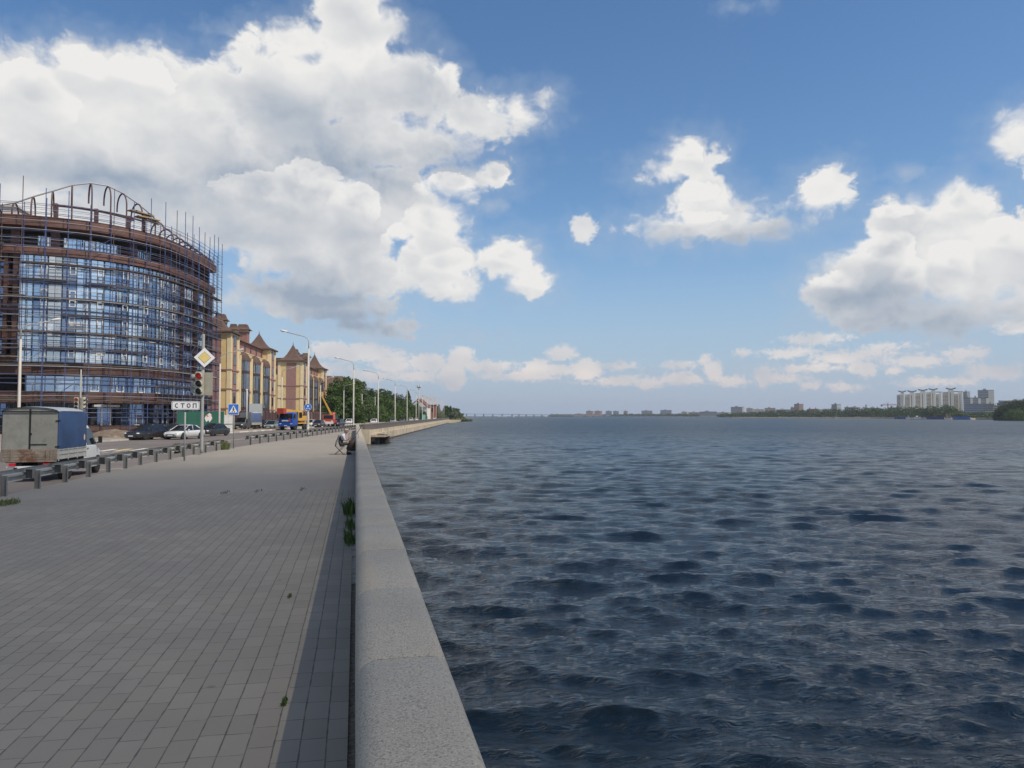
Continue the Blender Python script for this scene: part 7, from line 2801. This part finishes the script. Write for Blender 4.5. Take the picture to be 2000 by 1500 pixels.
# a few low roofs on the sandy bank
b = MB()
q0, q1 = at_depth(1893, 817.5, 735), at_depth(1946, 818, 690)
b.add([(q0.x, q0.y, WATER_Z - .1), (q1.x, q1.y, WATER_Z - .1), (q1.x * 1.01, q1.y * 1.01, -.1), (q0.x * 1.01, q0.y * 1.01, -.1)], [(0, 1, 2, 3)])
tag(b.build('sandy_beach', MATS['bank_sand']), kind='structure')
for i, (px, yt, w_, m_) in enumerate(((1857, 805.5, 9, 2), (1868, 808, 8, 0), (1882, 807.5, 10, 6), (1895, 809, 9, 2), (1904, 808.5, 7, 0))):
    p = at_depth(px, 815, 800)
    h_ = thing('shore_house', ['pink roofed shore house left of the group behind the pavilions', 'second shore house of the group behind the pavilions', 'brick coloured middle shore house behind the box pavilion', 'pinkish shore house fourth from the left', 'rightmost pale shore house beside the dark block'][i],
               'house', (p.x, p.y, 0), -math.atan2(p.x, p.y), 'small houses on the far bank')
    zt = at_depth(px, yt, 800).z
    MB().span(-w_ / 2, w_ / 2, 0, 6, -1, zt * .62).build('wall', M_FPANEL[m_], h_)
    MB().prism([(-w_ / 2 - .4, zt * .62), (w_ / 2 + .4, zt * .62), (0, zt)], -.3, 6.3, 'y').build('roof', M_FPANEL[6] if i % 2 == 0 else M_FPANEL[7], h_)


# ------------------------------------------------------------------ summer haze over the reservoir
b = MB()
b.span(-900, 3600, -250, 6200, WATER_Z - 3.0, 95)
m = bpy.data.materials.new('thin_haze')
m.use_nodes = True
t = NT(m.node_tree)
t.n.remove(t.n['Principled BSDF'])
vol = t.n.new('ShaderNodeVolumePrincipled')
vol.inputs['Color'].default_value = (0.86, 0.91, 1.0, 1)
vol.inputs['Density'].default_value = 0.00011
vol.inputs['Anisotropy'].default_value = 0.2
t.l.new(vol.outputs[0], t.n['Material Output'].inputs['Volume'])
tag(b.build('haze', m), kind='stuff')


# ------------------------------------------------------------------ the angler and his gear by the parapet
AP = on_plane(663, 887.5)
M_SKIN = mat('tanned_skin', (0.36, 0.17, 0.115), 0.55)
M_SHIRT = mat('pale_striped_shirt', (0.52, 0.54, 0.60), 0.85, 0.12, 22)
M_VEST = mat('dark_vest', (0.045, 0.045, 0.048), 0.9, 0.2, 10)
M_TROUS = mat('dark_trousers', (0.055, 0.05, 0.045), 0.9, 0.2, 8)
M_SHOE = mat('black_shoe', (0.02, 0.018, 0.017), 0.6)
M_CAP = mat('beige_cap', (0.36, 0.29, 0.20), 0.85, 0.1, 14)
M_CHAIR = mat('chair_cloth', (0.03, 0.032, 0.034), 0.85)
M_TUBE = mat('chair_tube', (0.10, 0.10, 0.10), 0.4, metal=0.4)

prs = thing('person', 'seated angler in a pale shirt, dark vest and beige cap, hunched over by the parapet', 'person', AP, R(6))
J = {'pelvis': (0, 0, .50, .135), 'waist': (.03, 0, .64, .135), 'chest': (.12, 0, .84, .150), 'upper': (.20, 0, .95, .115), 'neck': (.26, 0, 1.02, .058), 'jaw': (.325, 0, 1.075, .074), 'skull': (.335, 0, 1.15, .098), 'crown': (.325, 0, 1.205, .070)}
B_ = [('pelvis', 'waist'), ('waist', 'chest'), ('chest', 'upper'), ('upper', 'neck'), ('neck', 'jaw'), ('jaw', 'skull'), ('skull', 'crown')]
for n_, s in (('l', 1), ('r', -1)):
    J.update({'hip' + n_: (.05, s * .095, .485, .098), 'thigh' + n_: (.25, s * .12, .515, .082), 'knee' + n_: (.44, s * .14, .52, .062), 'calf' + n_: (.42, s * .14, .32, .056), 'ankle' + n_: (.39, s * .14, .10, .040),
              'heel' + n_: (.38, s * .14, .055, .042), 'toe' + n_: (.58, s * .16, .040, .036), 'shoulder' + n_: (.17, s * .175, .925, .068), 'arm' + n_: (.20, s * .215, .80, .055), 'elbow' + n_: (.24, s * .225, .69, .045),
              'forearm' + n_: (.36, s * .165, .745, .040), 'wrist' + n_: (.46, s * .095, .80, .030), 'palm' + n_: (.515, s * .070, .825, .036)})
    B_ += [('pelvis', 'hip' + n_), ('hip' + n_, 'thigh' + n_), ('thigh' + n_, 'knee' + n_), ('knee' + n_, 'calf' + n_), ('calf' + n_, 'ankle' + n_), ('ankle' + n_, 'heel' + n_), ('heel' + n_, 'toe' + n_),
           ('upper', 'shoulder' + n_), ('shoulder' + n_, 'arm' + n_), ('arm' + n_, 'elbow' + n_), ('elbow' + n_, 'forearm' + n_), ('forearm' + n_, 'wrist' + n_), ('wrist' + n_, 'palm' + n_)]
keys = list(J)
me = bpy.data.meshes.new('skeleton')
me.from_pydata([J[k][:3] for k in keys], [(keys.index(a), keys.index(b2)) for a, b2 in B_], [])
sk = bpy.data.objects.new('skeleton', me)
COL.objects.link(sk)
md = sk.modifiers.new('skin', 'SKIN')
md.use_smooth_shade = True
for i, k in enumerate(keys):
    sv = me.skin_vertices[0].data[i]
    sv.radius = (J[k][3], J[k][3])
    sv.use_root = (k == 'pelvis')
sub = sk.modifiers.new('sub', 'SUBSURF')
sub.levels = sub.render_levels = 2
dg = bpy.context.evaluated_depsgraph_get()
body = bpy.data.meshes.new_from_object(sk.evaluated_get(dg))
bpy.data.objects.remove(sk)
body.materials.clear()
bmats = [M_SKIN, M_SHIRT, M_VEST, M_TROUS, M_SHOE]
for m in bmats:
    body.materials.append(m)


def region(a, b2):
    k = a.rstrip('lr') if a[-1] in 'lr' and a not in ('pelvis',) else a
    s = (a, b2)
    if a in ('neck', 'jaw', 'skull') or a[:5] in ('elbow', 'forea', 'wrist'):
        return 0
    if a[:4] in ('shou', 'arml', 'armr') or (a == 'upper' and b2[:4] == 'shou'):
        return 1
    if a in ('waist', 'chest', 'upper'):
        return 2
    if a[:5] in ('ankle', 'heell', 'heelr'):
        return 4
    return 3


segs = [(Vector(J[a][:3]), Vector(J[b2][:3]), region(a, b2)) for a, b2 in B_]
for p_ in body.polygons:
    c = p_.center
    best, bi = 9, 0
    for a, b2, r in segs:
        d = b2 - a
        t_ = max(0, min(1, (c - a).dot(d) / d.length_squared))
        q = (c - a - d * t_).length
        if q < best:
            best, bi = q, r
    p_.material_index = bi
    p_.use_smooth = True
# fingers, thumb, nose and ears join the same mesh
fm = MB()
for s in (1, -1):
    for k, (ln, off) in enumerate(((.052, -.024), (.060, -.008), (.056, .008), (.044, .023))):
        a = Vector((.535, s * .070 + off * .55, .835 + off))
        fm.tube([a, a + Vector((.030, -s * .012, -.004)), a + Vector((.034, -s * .034, -.018)), a + Vector((.014, -s * .042, -.026))], [.0095, .009, .008, .0065], 6)
    a = Vector((.500, s * .052, .850))
    fm.tube([a, a + Vector((.030, -s * .014, .012)), a + Vector((.052, -s * .026, .006))], [.011, .010, .007], 6)
    fm.ball((.325, s * .098, 1.13), .022, 6, sc=(.8, .4, 1.2))
fm.tube([(.418, 0, 1.152), (.445, 0, 1.115), (.425, 0, 1.105)], [.010, .017, .012], 6)
fm.ball((.405, 0, 1.075), .02, 6, sc=(.7, 1.3, .4))
bm = bmesh.new()
bm.from_mesh(body)
off = len(bm.verts)
vs = [bm.verts.new(v) for v in fm.v]
for f in fm.f:
    try:
        nf = bm.faces.new([vs[i] for i in f])
        nf.smooth = True
    except ValueError:
        pass
bm.to_mesh(body)
bm.free()
bo = bpy.data.objects.new('body', body)
COL.objects.link(bo)
bo.parent = prs
for s in (1, -1):
    MB().ball((.423, s * .034, 1.142), .011, 6).build('eye', M_SIGNK, prs)
b = MB()
b.ball((.322, 0, 1.185), .108, 12, sc=(1, .95, .72))
b.v = [(x, y, max(z, 1.172)) for x, y, z in b.v]
b.loft([[(.36, -.085, 1.178), (.36, .085, 1.178)], [(.45, -.075, 1.166), (.45, .075, 1.166)], [(.50, -.035, 1.155), (.50, .035, 1.155)]], closed=False, caps=False)
b.build('cap', M_CAP, prs)
b = MB()
b.ball((.300, 0, 1.14), .099, 10, sc=(.95, 1.0, .8))
b.v = [(min(x, .33), y, min(z, 1.178)) for x, y, z in b.v]
b.build('hair', mat('grey_hair', (0.22, 0.20, 0.18), 0.9), prs)

ch = thing('camping_chair', 'dark folding camping chair with crossed legs under the seated angler', 'chair', AP, R(6))
b = MB()
b.loft([[(-.20, y, .40), (.0, y, .365), (.24, y, .40)] for y in (-.24, .24)], closed=False, caps=False)
b.build('seat', M_CHAIR, ch)
b = MB()
b.loft([[(-.20, y, .40), (-.17, y, .62), (-.02, y, .93)] for y in (-.23, 0, .23)], closed=False, caps=False)
b.build('backrest', M_CHAIR, ch)
for s in (-1, 1):
    MB().tube([(-.22, s * .25, 0), (.24, s * .25, .41)], .013, 6).build('leg', M_TUBE, ch)
    MB().tube([(.20, s * .25, 0), (-.20, s * .25, .41), (-.02, s * .25, .95)], .013, 6).build('leg', M_TUBE, ch)
for x in (-.22, .20):
    MB().tube([(x, -.25, .012), (x, .25, .012)], .012, 6).build('foot_bar', M_TUBE, ch)

# wheeled bag with a tall handle in front of him
TP = AP + Vector((.68, -.35, 0))
tb = thing('trolley_bag', 'dark brown trolley bag with a tall bent handle in front of the angler', 'trolley bag', TP, R(10))
b = MB()
b.loft([[(x * k, y * k, z) for x, y in ((-.24, -.16), (.22, -.17), (.25, .16), (-.23, .17))] for k, z in ((.9, .20), (1.0, .28), (1.04, .52), (.9, .66), (.5, .72))], smooth=True)
b.build('bag', mat('bag_brown', (0.045, 0.028, 0.024), 0.85, 0.3, 6), tb)
b = MB()
b.tube([(-.22, -.14, .18), (-.26, -.14, 1.02), (-.22, -.12, 1.05), (.16, -.10, 1.04), (.20, -.10, 1.00), (.21, -.10, .18)], .012, 6)
b.build('handle', M_TUBE, tb)
b = MB()
b.span(-.28, .28, -.16, .16, .165, .185)
b.build('base_frame', mat('pale_frame', (0.35, 0.35, 0.34), 0.5), tb)
for x in (-.25, .25):
    for s in (-1, 1):
        M = Matrix.Translation((x, s * .17, .075)) @ Matrix.Rotation(PI / 2, 4, 'X')
        MB().lathe([(.03, -.02), (.075, -.02), (.075, .02), (.03, .02)], 14, 0, M).build('wheel', M_TYRE, tb)
        MB().tube([(x, s * .15, .165), (x, s * .155, .075)], .010, 5).build('axle_fork', M_TUBE, tb)
bg = thing('tackle_bag', 'low black tackle bag lying at the wall foot beside the trolley', 'bag', TP + Vector((.45, .15, 0)), R(15))
b = MB()
b.loft([[(x * k, y * k, z) for x, y in ((-.28, -.15), (.24, -.16), (.27, .14), (-.26, .16))] for k, z in ((.92, 0), (1.02, .07), (.92, .15), (.55, .20))], smooth=True)
b.build('bag_body', M_CHAIR, bg)
MB().tube([(-.15, 0, .18), (-.05, .02, .27), (.08, .02, .27), (.16, 0, .18)], .010, 5).build('strap', M_TUBE, bg)
# rods propped over the parapet
for i, (a, b2, r0, lb) in enumerate((((-.42, -.15, .30), (.34, 1.2, 1.42), .022, 'thick dark fishing rod propped on the parapet, nearest the trolley'), ((-.58, .10, .42), (.22, 2.0, 1.36), .010, 'thin fishing rod leaning over the parapet behind the thick rod'))):
    base = Vector((a[0], AP.y + a[1], a[2]))
    tip = Vector((b2[0], AP.y + b2[1], b2[2]))
    rd = thing('fishing_rod', lb, 'fishing rod', base)
    d = tip - base
    MB().tube([(0, 0, 0), tuple(d * .25)], [r0 * 1.3, r0 * 1.2], 8).build('grip', M_SIGNK, rd)
    MB().tube([tuple(d * .25), tuple(d)], [r0, r0 * .7], 8).build('blank', mat('dark_rod', (0.04, 0.035, 0.03), 0.4), rd)
    MB().lathe([(.03, -.02), (.035, 0), (.03, .02)], 8, c=tuple(d * .2 + Vector((0, 0, -.05)))).build('reel', M_TUBE, rd)
